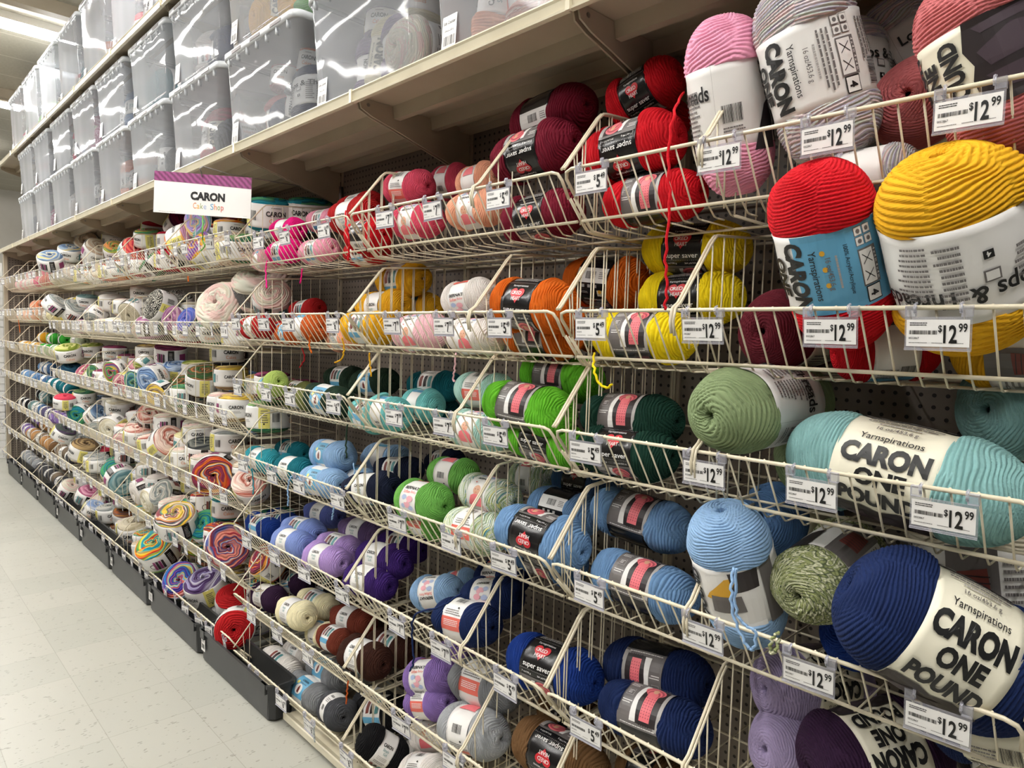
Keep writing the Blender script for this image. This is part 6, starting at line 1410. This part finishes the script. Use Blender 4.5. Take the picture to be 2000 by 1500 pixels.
# ------------------------------------------------ pegboard, uprights, shelves
q=NT('pegboard'); q.set(Roughness=.5)
tc=q.n('ShaderNodeTexCoord'); sp=q.n('ShaderNodeSeparateXYZ'); q.l(tc.outputs['Object'],sp.inputs[0])
fx=q.math('SUBTRACT',q.math('FRACT',q.math('MULTIPLY',q.math('ADD',sp.outputs[0],sp.outputs[1]),1/.0254)),.5); fz=q.math('SUBTRACT',q.math('FRACT',q.math('MULTIPLY',sp.outputs[2],1/.0254)),.5)
d=q.math('ADD',q.math('MULTIPLY',fx,fx),q.math('MULTIPLY',fz,fz)); hole=q.math('LESS_THAN',d,.030)
no=q.n('ShaderNodeTexNoise',i_2=4.0); q.l(tc.outputs['Object'],no.inputs[0]); r_=q.n('ShaderNodeValToRGB'); r_.color_ramp.elements[0].color=lin('695f56'); r_.color_ramp.elements[1].color=lin('756b61'); q.l(no.outputs[0],r_.inputs[0])  # board tones darkened to deepen the shade behind the baskets
mx=q.n('ShaderNodeMix',data_type='RGBA'); q.l(hole,mx.inputs[0]); q.l(r_.outputs[0],mx.inputs[6]); mx.inputs[7].default_value=lin('17120f'); q.l(mx.outputs[2],q.b.inputs['Base Color'])
M_peg=q.m
PANELS=dict(BAYS); PANELS['N']=(-.16,.75)
BN['N']='bay past the nearest one'
PY=1.665
for s,(x0,x1) in PANELS.items():
    m=MB(); m.box(x0+.016,x1-.016,PY,PY+.006,.03,3.62,M_peg); o=obj('pegboard',m.mesh('pegboard')); tag(o,'beige pegboard back panel of the %s'%BN[s],'pegboard','pegboard panels')
    m=MB(); m.box(x0-.015,x0+.015,PY-.006,PY+.03,0,3.65,M_gond)
    for i in range(0,70): m.box(x0-.003,x0+.003,PY-.0066,PY-.006,.15+i*.05,.175+i*.05,M_black)
    o=obj('upright_post',m.mesh('upright_post')); tag(o,'slotted beige upright post at the left side of the %s'%BN[s],'upright','uprights between the bays')
def shelf(s,x0,x1,z,label,Yf=1.17,far=False):
    t=thing('gondola_shelf',label,'shelf',((x0+x1)/2,1.4,z),'metal shelves above the baskets'); w=(x1-x0)/2
    m=MB(); m.box(-w+.002,w-.002,Yf+.006-1.4,PY-.008-1.4,-.012,.0,M_gond); obj('deck',m.mesh('deck'),t)
    m=MB(); yo=Yf-1.4
    m.prism([(yo+.006,.002),(yo-.003,.002),(yo-.006,-.003),(yo-.002,-.008),(yo+.002,-.026),(yo-.004,-.030),(yo-.003,-.035),(yo+.012,-.035),(yo+.012,-.012)],'x',-w+.003,w-.003,M_lip); obj('front_lip',m.mesh('front_lip'),t)
    m=MB(); m.box(-w-.004,-w+.009,yo-.0075,yo+.002,-.037,.004,M_lip); obj('lip_joint',m.mesh('lip_joint'),t)
    for y in (1.335,1.49):
        m=MB(); m.prism([(y-1.4-.018,-.012),(y-1.4-.012,-.052),(y-1.4+.012,-.052),(y-1.4+.018,-.012)],'x',-w+.012,w-.012,M_gond); obj('stiffener',m.mesh('stiffener'),t)
    m=MB(); m.box(-w+.01,w-.01,1.60-1.4,1.655-1.4,-.03,-.012,M_gond); obj('rear_channel',m.mesh('rear_channel'),t)
    for sx in (-1,1):
        m=MB(); xx=sx*(w-.008); m.prism([(yo+.02,-.013),(yo+.03,-.045),(yo+.07,-.062),(yo+.16,-.085),(1.652-1.4,-.175),(1.652-1.4,-.013)],'x',xx-.0025,xx+.0025,M_gond); m.tube([(xx-.004,yo+.055,-.03),(xx+.004,yo+.055,-.03)],.006,M_steel,10)
        obj('bracket',m.mesh('bracket'),t)
for s,(x0,x1) in PANELS.items():
    shelf(s,x0,x1,2.293,'beige metal shelf holding tubs above the %s'%BN[s]); shelf(s,x0,x1,3.165,'upper beige metal shelf near the ceiling over the %s'%BN[s])
for s in 'ABC':
    x0,x1=BAYS[s]; x0=max(x0,-2.475); t=thing('base_shelf','cream base deck at floor level under the %s'%BN[s],'shelf',((x0+x1)/2,1.4,0),'base decks at the floor'); w=(x1-x0)/2-.003
    m=MB(); m.box(-w,w,-.18,.24,.024,.034,M_lip); m.prism([(-.18,.034),(-.202,.046),(-.207,.044),(-.207,.020),(-.195,.014),(-.18,.024)],'x',-w,w,M_lip); obj('deck',m.mesh('deck'),t)
    m=MB(); m.box(-w,w,-.165,-.155,.0,.024,M_black); obj('kick_plate',m.mesh('kick_plate'),t)
# end panel
m=MB(); m.box(-9.03,-9.02,1.24,PY,.03,2.25,M_peg); o=obj('pegboard_end',m.mesh('pegboard_end')); tag(o,'pegboard end panel closing the far end of the run','pegboard')
m=MB(); m.box(-9.045,-9.005,1.205,1.24,0,2.25,M_gond); o=obj('end_post',m.mesh('end_post')); tag(o,'beige metal post at the far end of the run','upright')
# ------------------------------------------------ black storage crates on the floor
BX=[-2.48-.765*i for i in range(9)]
for i in range(8):
    x1=BX[i]-.012; x0=BX[i+1]+.012; 
    t=thing('storage_crate','black plastic crate on the floor, %s from the near end'%['first','second','third','fourth','fifth','sixth','seventh','eighth'][i],'storage crate',((x0+x1)/2,1.203,0),'black crates under the baskets'); w=(x1-x0)/2
    top=.148; yb=.095
    m=MB(); m.prism([(-w+.012,.006),(w-.012,.006),(w-.012,.0),(-w+.012,0)],'x',0,0,M_blackbin) if False else None
    vs=[]; m=MB()
    def rr(x,y,z,c=.02): return [(-x+c,-y,z),(x-c,-y,z),(x,-y+c,z),(x,y-c,z),(x-c,y,z),(-x+c,y,z),(-x,y-c,z),(-x,-y+c,z)]
    R_=[[(a,b,c) for a,b,c in rr(w-d,.055-d*.4,z)] for d,z in ((.02,.004),(.016,.012),(.004,top-.02),(.002,top))]
    v=[p for R in R_ for p in R]; f=[(k*8+j,k*8+(j+1)%8,k*8+8+(j+1)%8,k*8+8+j) for k in range(3) for j in range(8)]+[tuple(range(8))[::-1]]
    m.add(v,f,M_blackbin); obj('crate_body',m.mesh('crate_body'),t)
    m=MB(); RR=[[(a,b,c) for a,b,c in rr(w+e,.055+f,z)] for e,f,z in ((-.002,-.002,top-.012),(.005,.006,top-.010),(.005,.006,top+.004),(-.004,-.005,top+.004),(-.006,-.007,.01))]
    m.add([p for R in RR for p in R],[(k*8+j,k*8+(j+1)%8,k*8+8+(j+1)%8,k*8+8+j) for k in range(4) for j in range(8)],M_blackbin); obj('crate_rim',m.mesh('crate_rim'),t)
    m=MB()
    for sx in (-1,1): m.box(sx*(w-.05)-.022,sx*(w-.05)+.022,-.0635,-.053,top-.035,top+.004,M_blackbin)
    obj('latch',m.mesh('latch'),t)
    p=Pr(); p.rect(0,0,.045,.06,M_white,0); p.lines(0,.018,.035,.014,2,M_black,1); p.barcode(0,-.008,.034,.022,M_black,1,12,i); o=obj('barcode_sticker',p.flat('barcode_sticker'),t,(-w+.05,-.0575,.085)); o.rotation_euler=(0,-1.57 if i%2 else 0,0)
# ------------------------------------------------ clear tubs
def tub_mesh(w,d,h):
    def ring(a,b,z,c,n=5):
        P=[]
        for (sx,sy,a0) in ((1,-1,-90),(1,1,0),(-1,1,90),(-1,-1,180)):
            for k in range(n+1):
                t=math.radians(a0+90*k/n); P.append((sx*(a-c)+c*math.cos(t),sy*(b-c)+c*math.sin(t),z))
        return P
    def loft(rs,m,cap0=False,cap1=False):
        n=len(rs[0]); mb=MB(); mb.add([p for r in rs for p in r],[(k*n+j,k*n+(j+1)%n,(k+1)*n+(j+1)%n,(k+1)*n+j) for k in range(len(rs)-1) for j in range(n)]+([tuple(range(n))[::-1]] if cap0 else [])+([tuple(range((len(rs)-1)*n,len(rs)*n))] if cap1 else []),m); return mb
    a,b=w/2,d/2; tp=.035
    body=[ring(a-tp-.012+0*z,b-tp*.7-.012,0,.03) for z in (0,)]
    for z,o in ((.012,-.0),(.04,.004),(h*.5,tp*.5),(h-.05,tp-.006),(h-.045,tp-.001),(h-.02,tp)): body.append(ring(a-tp+o,b-tp*.7+o*.7,z,.04))
    B=loft(body,M_tub,cap0=True).mesh('clear_body',True)
    lid=loft([ring(a,b,h-.035,.04),ring(a+.006,b+.006,h-.033,.04),ring(a+.006,b+.006,h-.008,.04),ring(a-.006,b-.006,h-.002,.04),ring(a-.02,b-.02,h-.006,.035)],M_lid,cap1=True)
    # moulded ribs under the rim
    for i in range(7):
        x=-a+.06+i*(2*a-.12)/6; lid.box(x-.002,x+.002,-b-.004,-b+.012,h-.062,h-.034,M_lid)
    L=lid.mesh('tub_lid',True)
    hd=MB()
    for i in range(3):
        x=-a*.55+i*a*.55; hd.box(x-.045,x+.045,-b-.008,-b-.004,h-.026,h-.014,M_gray)
    return B,L,hd.mesh('lid_slot')
TUB=tub_mesh(.665,.43,.425); TUB2=tub_mesh(.665,.43,.40); TUBU=tub_mesh(.665,.43,.56)
sp_=Pr(); sp_.rect(0,0,.062,.09,M_white,0); sp_.text('Side Counter',0,.026,.013,M_black,.01,wid=.052); sp_.text('S34-G-CAP-2',0,.004,.0085,M_black,.01,wid=.04); sp_.barcode(0,-.024,.05,.026,M_black,1,16,4); STK=sp_.flat('tub_sticker')
def tub(xc,z,M,label,cont,yc=1.425):
    t=thing('clear_storage_tub',label,'storage tub',(xc,yc,z),'clear tubs on the shelves'); obj('clear_body',M[0],t); l=obj('tub_lid',M[1],t); obj('lid_slot',M[2],l)
    o=obj('sticker',STK,t,(-.235,-.2035,.075)); o.rotation_euler=(-.055,0,0)
    for j,(k,col,dx,dy,dz,ax,R,Lf) in enumerate(cont):
        X=Vector(ax).normalized(); Z=(Vector((.6,-.8,.2))-X*Vector((.6,-.8,.2)).dot(X)).normalized(); Y=Z.cross(X)
        near=xc>-3.6; lev='mid' if near else 'lo'
        s=thing('yarn_skein' if k!='CK' else 'yarn_cake','%s yarn in the %s tub, %s'%(CN.get(col,col),'upper-shelf' if 'upper' in label else 'second-layer' if 'stacked' in label else 'lower-shelf',label.split(', ')[1])+(', '+['first','second','third','fourth','fifth','sixth'][j]+' from left' if len(cont)>1 else ''),'skein of yarn' if k!='CK' else 'cake of yarn',(xc+dx,yc+dy,z+dz),'yarn stored in the clear tubs')
        s.rotation_mode='QUATERNION'; s.rotation_quaternion=Matrix(((X.x,Y.x,Z.x),(X.y,Y.y,Z.y),(X.z,Y.z,Z.z))).to_quaternion()
        L=FAM[k]['L']*R*Lf; a=obj('wound_yarn',get_skein(k,lev,0,col),s); a.scale=(L/FAM[k]['L'],R,R); b=obj('paper_band',get_band(k,M_white if k!='OP' else M_cream,lev),s); b.scale=a.scale
        obj('band_print',get_print(k,{'OP':'cream','CK':'a','SS':'w','BS':'w','LT':'w','RH':'w'}[k]),b)
CN=dict(greymix='grey',choc='brown',rust='rust',crimson='crimson',deepteal='teal',pinkmix='pink',peach='peach',charcoal='dark',tan='tan',mauve='mauve',coral='coral',lime='green',orange='orange',grey='grey',navy='navy',rose='rose',white='white',gold='gold',leaf='green',ivory='ivory',brown='brown',whitecream='cream',denimblue='blue',blush='blush')
rt=random.Random(11)
def fill(n,cols,h):
    c=[]
    for i in range(n):
        R=rt.uniform(.095,.115); col=rt.choice(cols); k=rt.choice(['BS','OP','LT','SS'])
        dx=-.22+.44*(i+.5)/n; ax=rt.choice([(0,0,1),(.25,0,1),(0,1,0),(-.2,.1,1)]);
        Lf=.75 if k!='CK' else 1
        dz=.025+(R if ax==(0,1,0) else FAM[k]['L']*R*Lf/2)
        if dz>h*.5-.0 and ax!=(0,1,0): Lf*=.85; dz=.02+FAM[k]['L']*R*Lf/2
        c.append((k,col,dx,rt.uniform(-.04,0),dz,ax,R,Lf))
    if n>3 and h<.5:
        for i in range(2): c.append(('CK',rt.choice(cols),-.12+.25*i,-.02,.315,(.2*i,.1,1),.075,1))
    return c
ORDN=['first','second','third','fourth','fifth','sixth','seventh','eighth','ninth','tenth','eleventh','twelfth','thirteenth']
for i in range(10):
    xc=-1.33-.715*i if i else -1.33
    xc=[-1.325,-2.035,-2.79,-3.505,-4.22,-4.93,-5.64,-6.35,-7.06,-7.77,-8.48][i]
    cols=[['blush','peach'],['ivory','mauve','whitecream'],['charcoal','orange','navy','rose'],['grey','crimson','charcoal'],['charcoal','grey','white'],['rust','salmon'],['mauve','grey','rose'],['orange','white'],['pinkmix','coral','grey'],['grey','deepteal']][i]
    z=2.2955
    tub(xc,z,TUB,'clear lidded tub on the lower shelf, %s from the right'%ORDN[i],fill(4 if i<3 else 3,cols,.42))
    cols=[['grey','rose'],['whitecream','gold'],['leaf','gold','rose','white'],['navy','tan','white'],['deepteal','charcoal'],['denimblue','grey'],['pinkmix','grey'],['coral','grey'],['grey','peach'],['rose','white']][i]
    tub(xc+.015*math.sin(i*2.1),z+.4265,TUB2,'clear lidded tub stacked second on the lower shelf, %s from the right'%ORDN[i],fill(4 if i<3 else 3,cols,.40))
xs=[-5.35,-6.075,-6.79,-7.51,-8.22]
for i,xc in enumerate([-3.2,-3.92,-4.63]+xs):
    cols=[['rose'],['white'],['pinkmix','crimson'],['salmon','orange'],['deepteal','rose'],['grey','tan'],['leaf','grey'],['coral','rose']][i]
    tub(xc,3.1675,TUBU,'tall clear tub on the upper shelf, %s from the right'%ORDN[i],fill(3,cols,.5))
# ------------------------------------------------ hanging sign
t=thing('hanging_sign','small hanging card sign with purple braid picture above the baskets','sign',(-2.92,1.05,2.07)); t.rotation_euler=(0,0,1.9-.0)
vv=Vector((-2.80+3.04,1.19-.897,0)); t.rotation_euler=(math.radians(-.8),math.radians(1.6),math.atan2(vv.y,vv.x))
m=MB(); m.box(-.19,.19,-.0012,.0012,-.082,.082,M_white); obj('card',m.mesh('card'),t)
q=NT('sign_braid'); q.set(Roughness=.4); tc=q.n('ShaderNodeTexCoord'); wv=q.n('ShaderNodeTexWave',i_1=26.0); wv.inputs[2].default_value=2; wv.bands_direction='DIAGONAL'; q.l(tc.outputs['Object'],wv.inputs[0]); w2=q.n('ShaderNodeTexWave',i_1=60.0); w2.inputs[2].default_value=1; q.l(tc.outputs['Object'],w2.inputs[0])
r_=q.n('ShaderNodeValToRGB'); r_.color_ramp.elements[0].color=lin('4a1036'); r_.color_ramp.elements[1].color=lin('b05a94'); q.l(q.math('MULTIPLY',q.math('ADD',wv.outputs[1],w2.outputs[1]),.5),r_.inputs[0]); q.l(r_.outputs[0],q.b.inputs['Base Color'])
p=Pr(); p.text('CARON',.02,-.006,.042,M_black,.055,wid=.135); 
for i,(ch,mm) in enumerate(zip('Cake Shop',(M_orange,M_gold,M_green,M_lav,M_gray,M_blue,M_orange,M_green,M_coral))):
    if ch!=' ': p.text(ch,-.03+.0135*i+.0,-.045,.034,mm,.0,wid=.0125 if ch in 'CS' else .0105)
p.poly([(-.19,.045),(0,.042),(.19,.036),(.19,.082),(-.19,.082)],q.m,1); p.lines(-.13,-.076,.08,.003,1,M_lgray,1); p.lines(.17,-.074,.02,.002,1,M_lgray,1)
obj('sign_print',p.flat('sign_print'),t,(0,-.0014,0))
m=MB(); m.tube([(-2.905,1.655,2.17),(-2.905,1.62,2.175),(-2.905,1.15,2.168),(-2.905,1.045,2.180),(-2.907,1.033,2.170),(-2.91,1.040,2.157),(-2.915,1.045,2.14)],.0025,M_steel,6); m.box(-2.93,-2.88,1.645,1.662,2.14,2.20,M_steel); o=obj('sign_arm',m.mesh('sign_arm',True)); tag(o,'thin steel wire arm holding the hanging sign','sign bracket')
# ------------------------------------------------ loose yarn ends
def tailcurve(col,pts,label,r=.0028,n=0):
    P=[Vector(p) for p in pts]; Q=[]
    for i in range(len(P)-1):
        p0=P[max(i-1,0)];p1=P[i];p2=P[i+1];p3=P[min(i+2,len(P)-1)]
        for k in range(7):
            u=k/7; Q.append(.5*((2*p1)+(p2-p0)*u+(2*p0-5*p1+4*p2-p3)*u*u+(3*p1-p0-3*p2+p3)*u**3))
    Q.append(P[-1]); Q=[q+Vector((.002*math.sin(i*1.7),.0015*math.cos(i*2.3),0)) for i,q in enumerate(Q)]
    m=MB(); m.tube([tuple(q) for q in Q],r,yarn(col),7); me=m.mesh('loose_yarn_end',True)
    uvl=me.uv_layers.new(name='UVMap')
    for lp in me.loops: v=me.vertices[lp.vertex_index].co; uvl.data[lp.index].uv=((lp.vertex_index%7)/7*.9+.05,v.z*120)
    o=obj('loose_yarn_end',me); tag(o,label,'loose yarn','loose yarn ends')
tailcurve('red',[(-0.849,1.300,2.064),(-0.775,1.160,1.977),(-0.772,1.140,1.891),(-0.764,1.140,1.793),(-0.768,1.140,1.697),(-0.762,1.140,1.638),(-0.765,1.140,1.594)],'red loose yarn end hanging past the near divider down to the second row')
tailcurve('babyblue',[(-0.596,1.140,1.129),(-0.592,1.130,1.094),(-0.586,1.130,1.049),(-0.561,1.130,1.006),(-0.545,1.130,1.000),(-0.543,1.130,1.031),(-0.563,1.130,1.038),(-0.582,1.130,1.060),(-0.590,1.140,1.130)],'baby blue yarn loop hanging over the fourth row rail')
tailcurve('tweed',[(-0.507,1.140,1.040),(-0.513,1.130,1.028),(-0.514,1.130,1.005),(-0.505,1.130,1.012),(-0.506,1.140,1.029)],'small green tweed yarn loop over the fourth row rail')
tailcurve('yellow',[(-1.018,1.240,1.501),(-0.960,1.170,1.475),(-0.939,1.160,1.443),(-0.914,1.160,1.431),(-0.901,1.160,1.440)],'yellow loose yarn end dangling below the second row')
tailcurve('gold',[(-2.076,1.200,1.514),(-2.061,1.200,1.480),(-2.074,1.200,1.445),(-2.118,1.200,1.429)],'golden yarn end below the second row of the third bay')
tailcurve('orange',[(-2.297,1.200,1.519),(-2.304,1.200,1.482),(-2.284,1.200,1.455)],'orange yarn end below the second row of the third bay')
tailcurve('darkred',[(-2.555,1.300,1.466),(-2.533,1.300,1.426),(-2.575,1.300,1.388)],'dark red yarn end below the second row of the third bay')
tailcurve('magenta',[(-2.747,1.240,1.813),(-2.667,1.200,1.765),(-2.569,1.160,1.694)],'magenta yarn end hanging below the top row of the third bay')
tailcurve('magenta',[(-2.462,1.250,1.769),(-2.470,1.250,1.731),(-2.478,1.250,1.715)],'short magenta yarn end under the top row of the third bay')
tailcurve('red',[(-2.064,1.200,1.934),(-1.973,1.150,1.872),(-1.953,1.150,1.822),(-1.958,1.150,1.774),(-1.958,1.150,1.761)],'red yarn strand draped over the top row joint')
tailcurve('gold',[(-1.970,1.240,1.467),(-1.963,1.240,1.425),(-1.955,1.240,1.391)],'golden yarn end hanging under the second row joint')
tailcurve('palepink',[(-1.594,1.300,1.481),(-1.597,1.300,1.435),(-1.603,1.300,1.404),(-1.596,1.300,1.397)],'pale yarn strand hanging under the second row of the second bay')
tailcurve('babyblue',[(-2.341,1.180,0.999),(-2.337,1.150,1.003),(-2.360,1.150,0.955),(-2.356,1.150,0.918),(-2.359,1.150,0.893)],'light blue yarn strand over the fourth row rail')
tailcurve('forest',[(-2.035,1.200,1.224),(-2.040,1.200,1.154),(-2.035,1.200,1.112)],'dark green strand hanging under the third row')
tailcurve('babyblue',[(-2.116,1.200,0.930),(-2.122,1.200,0.902),(-2.128,1.200,0.882)],'light blue tuft below the fourth row')
tailcurve('babyblue',[(-2.059,1.240,1.086),(-2.048,1.240,1.053),(-2.057,1.240,1.025),(-2.107,1.240,0.998)],'light blue strand trailing from the upper blue skein')
tailcurve('navy',[(-1.424,1.200,0.825),(-1.462,1.160,0.787),(-1.548,1.140,0.743),(-1.563,1.140,0.679),(-1.553,1.140,0.607),(-1.571,1.140,0.570)],'navy strand draped over the fifth row rail of the second bay')
tailcurve('rust',[(-2.005,1.200,0.352),(-2.011,1.200,0.313),(-2.016,1.200,0.266)],'rust coloured tuft below the sixth row')
tailcurve('greymix',[(-2.124,1.140,0.163),(-2.127,1.140,0.131),(-2.119,1.140,0.107)],'dark strand below the bottom row rail')
tailcurve('leaf',[(-3.339,1.200,2.056),(-3.144,1.130,1.970),(-3.144,1.130,1.915),(-3.120,1.130,1.891),(-3.169,1.130,1.872)],'green strand looped over the top row rail under the sign')
tailcurve('orange',[(-3.416,1.160,1.774),(-3.409,1.160,1.750)],'short orange tuft below the top row')
tailcurve('turquoise',[(-2.788,1.200,0.958),(-2.772,1.200,0.886),(-2.777,1.200,0.852)],'turquoise strand hanging below the fourth row')
tailcurve('orange',[(-8.152,1.200,1.564),(-8.104,1.200,1.491),(-8.081,1.200,1.442)],'orange strand at the far end below the second row')
# ------------------------------------------------ room
m=MB(); m.box(-16,4,-4.5,1.72,-.05,0,M_white); fl=obj('floor',m.mesh('floor'),kind='structure')
q=NT('vinyl_tile'); q.set(Roughness=.22); tc=q.n('ShaderNodeTexCoord'); sp=q.n('ShaderNodeSeparateXYZ'); q.l(tc.outputs['Object'],sp.inputs[0])
def seam(o,off):
    a=q.math('FRACT',q.math('MULTIPLY',q.math('ADD',o,off),1/.3048)); a=q.math('ABSOLUTE',q.math('SUBTRACT',a,.5)); return q.math('GREATER_THAN',a,.4955)
OX=0.0582; OY=0.2479
sm=q.math('MAXIMUM',seam(sp.outputs[0],OX),seam(sp.outputs[1],OY))
fx=q.n('ShaderNodeVectorMath',operation='SNAP'); q.l(tc.outputs['Object'],fx.inputs[0])
ofs=q.n('ShaderNodeVectorMath',operation='ADD'); ofs.inputs[1].default_value=(OX,OY,0); q.l(tc.outputs['Object'],ofs.inputs[0]); q.l(ofs.outputs[0],fx.inputs[0]); fx.inputs[1].default_value=(.3048,.3048,10)
wn=q.n('ShaderNodeTexWhiteNoise'); q.l(fx.outputs[0],wn.inputs[0])
mr=q.n('ShaderNodeMix',data_type='RGBA'); q.l(wn.outputs[0],mr.inputs[0]); mr.inputs[6].default_value=lin('adaca2'); mr.inputs[7].default_value=lin('a6a69c')
mp=q.n('ShaderNodeMapping'); mp.inputs['Scale'].default_value=(1,.45,1); q.l(tc.outputs['Object'],mp.inputs[0]); vo=q.n('ShaderNodeTexVoronoi'); vo.inputs['Scale'].default_value=95; q.l(mp.outputs[0],vo.inputs['Vector'])
nz=q.n('ShaderNodeTexNoise',i_2=22.0); q.l(tc.outputs['Object'],nz.inputs[0])
spk=q.math('LESS_THAN',vo.outputs['Distance'],q.math('MULTIPLY',q.math('SUBTRACT',nz.outputs[0],.44),1.6))
mx=q.n('ShaderNodeMix',data_type='RGBA'); q.l(q.math('MULTIPLY',spk,.5),mx.inputs[0]); q.l(mr.outputs[2],mx.inputs[6]); mx.inputs[7].default_value=lin('6c675c')
mx2=q.n('ShaderNodeMix',data_type='RGBA'); q.l(q.math('MULTIPLY',sm,.35),mx2.inputs[0]); q.l(mx.outputs[2],mx2.inputs[6]); mx2.inputs[7].default_value=lin('6a6153'); q.l(mx2.outputs[2],q.b.inputs['Base Color'])
nr=q.n('ShaderNodeTexNoise',i_2=3.0); q.l(tc.outputs['Object'],nr.inputs[0]); m3=q.n('ShaderNodeMapRange'); m3.inputs[3].default_value=.26; m3.inputs[4].default_value=.42; q.l(nr.outputs[0],m3.inputs[0]); q.l(m3.outputs[0],q.b.inputs['Roughness'])
b_=q.n('ShaderNodeBump'); b_.inputs[0].default_value=.02; b_.inputs[1].default_value=.01; q.l(nr.outputs[0],b_.inputs['Height']); q.l(b_.outputs[0],q.b.inputs['Normal'])
fl.data.materials.clear(); fl.data.materials.append(q.m)
q=NT('ceiling_tile'); q.set(Roughness=.9); tc=q.n('ShaderNodeTexCoord'); sp=q.n('ShaderNodeSeparateXYZ'); q.l(tc.outputs['Object'],sp.inputs[0])
def seam2(o,off,p,wd):
    a=q.math('FRACT',q.math('MULTIPLY',q.math('ADD',o,off),1/p)); return q.math('LESS_THAN',a,wd/p)
sm=seam2(sp.outputs[0],16.6+.0,.61,.012)
no=q.n('ShaderNodeTexNoise',i_2=40.0); q.l(tc.outputs['Object'],no.inputs[0]); r_=q.n('ShaderNodeValToRGB'); r_.color_ramp.elements[0].position=.3; r_.color_ramp.elements[0].color=lin('bdb8a8'); r_.color_ramp.elements[1].color=lin('cfcabb'); q.l(no.outputs[0],r_.inputs[0])
mx=q.n('ShaderNodeMix',data_type='RGBA'); q.l(sm,mx.inputs[0]); q.l(r_.outputs[0],mx.inputs[6]); mx.inputs[7].default_value=lin('e6e2d6'); q.l(mx.outputs[2],q.b.inputs['Base Color'])
m=MB(); m.box(-16,4,-4.5,4.5,CEIL,CEIL+.05,q.m); obj('ceiling',m.mesh('ceiling'),kind='structure')
M_wall=worn('wall_paint','cdc8bd','c4bfb3',.7,2)
m=MB(); m.box(-16.05,-16,-4.5,4.5,0,CEIL,M_wall); obj('wall_left',m.mesh('wall_left'),kind='structure')
# ceiling lamps
q=NT('lamp_tube'); q.b.inputs['Emission Color'].default_value=(1,.98,.95,1); q.b.inputs['Emission Strength'].default_value=LAMP; q.b.inputs['Base Color'].default_value=(1,1,1,1); M_tube=q.m
for i,x in enumerate([-12.1,-9.55,-7.0,-4.45,-1.9,.65]):
    for j,(y0,y1) in enumerate(((-3.3,-.95),(-.85,1.5))):
        t=thing('ceiling_light','fluorescent ceiling light, %s row from the near end, %s'%(['sixth','fifth','fourth','third','second','first'][i],['farther out','over the shelves'][j]),'ceiling light',(x,(y0+y1)/2,CEIL),'fluorescent strip lights')
        h=(y1-y0)/2; m=MB(); m.box(-.09,.09,-h,h,-.06,-.001,M_white); obj('housing',m.mesh('housing'),t)
        m=MB(); m.box(-.06,.06,-h+.04,h-.04,-.095,-.061,M_tube); obj('tube',m.mesh('tube'),t)
for i,x in enumerate((-6.45,-9.2)):
    m=MB(); m.box(x-.05,x+.05,-4.4,4.4,CEIL-.10,CEIL-.001,M_gond); obj('trim_%d'%(i+1),m.mesh('trim'),kind='structure')
# neighbouring display past the far end
t=thing('slatwall_display','white slatted display beyond the far end of the baskets','display',(-9.62,.75,0)); m=MB(); m.box(-.02,.02,-.9,.52,0,2.2,M_white); obj('backing',m.mesh('backing'),t)
m=MB()
for i in range(26): m.box(.02,.035,-.9,.52,.05+i*.08,.115+i*.08,M_white)
obj('slats',m.mesh('slats'),t)
m=MB()
for i in range(6):
    y=.40; z=.5+i*.2; m.tube([(.05,y,z),(.07,y+.03,z+.05),(.06,y+.06,z-.01),(.07,y+.02,z-.05),(.05,y-.02,z-.02)],.004,M_black,5)
obj('hanging_loops',m.mesh('hanging_loops',True),t)

# unseen shelving added across the aisle, behind the camera, to block low light
M_blockpanel=worn('blocker_panel','6a5c50','8a7a6a',.8,4)
for i in range(5):
    x0=-9+2.2*i; t=thing('blocker_shelving','unseen beige shelving added across the aisle to block light, %s from the far end'%ORDN[i],'shelving',(x0+1.1,-1.75,0),'added shelving across the aisle')
    m=MB(); m.box(-1.08,1.08,-.24,-.22,0,2.15,M_blockpanel); obj('back_panel',m.mesh('back_panel'),t)
    for k in range(6):
        m=MB(); m.box(-1.08,1.08,-.22,.2,.12+.38*k,.15+.38*k,M_gond); obj('shelf_board',m.mesh('shelf_board'),t)
    for sx in (-1,1): m=MB(); m.box(sx*1.07-.012,sx*1.07+.012,-.22,.18,0,2.15,M_gond); obj('side_upright',m.mesh('side_upright'),t)
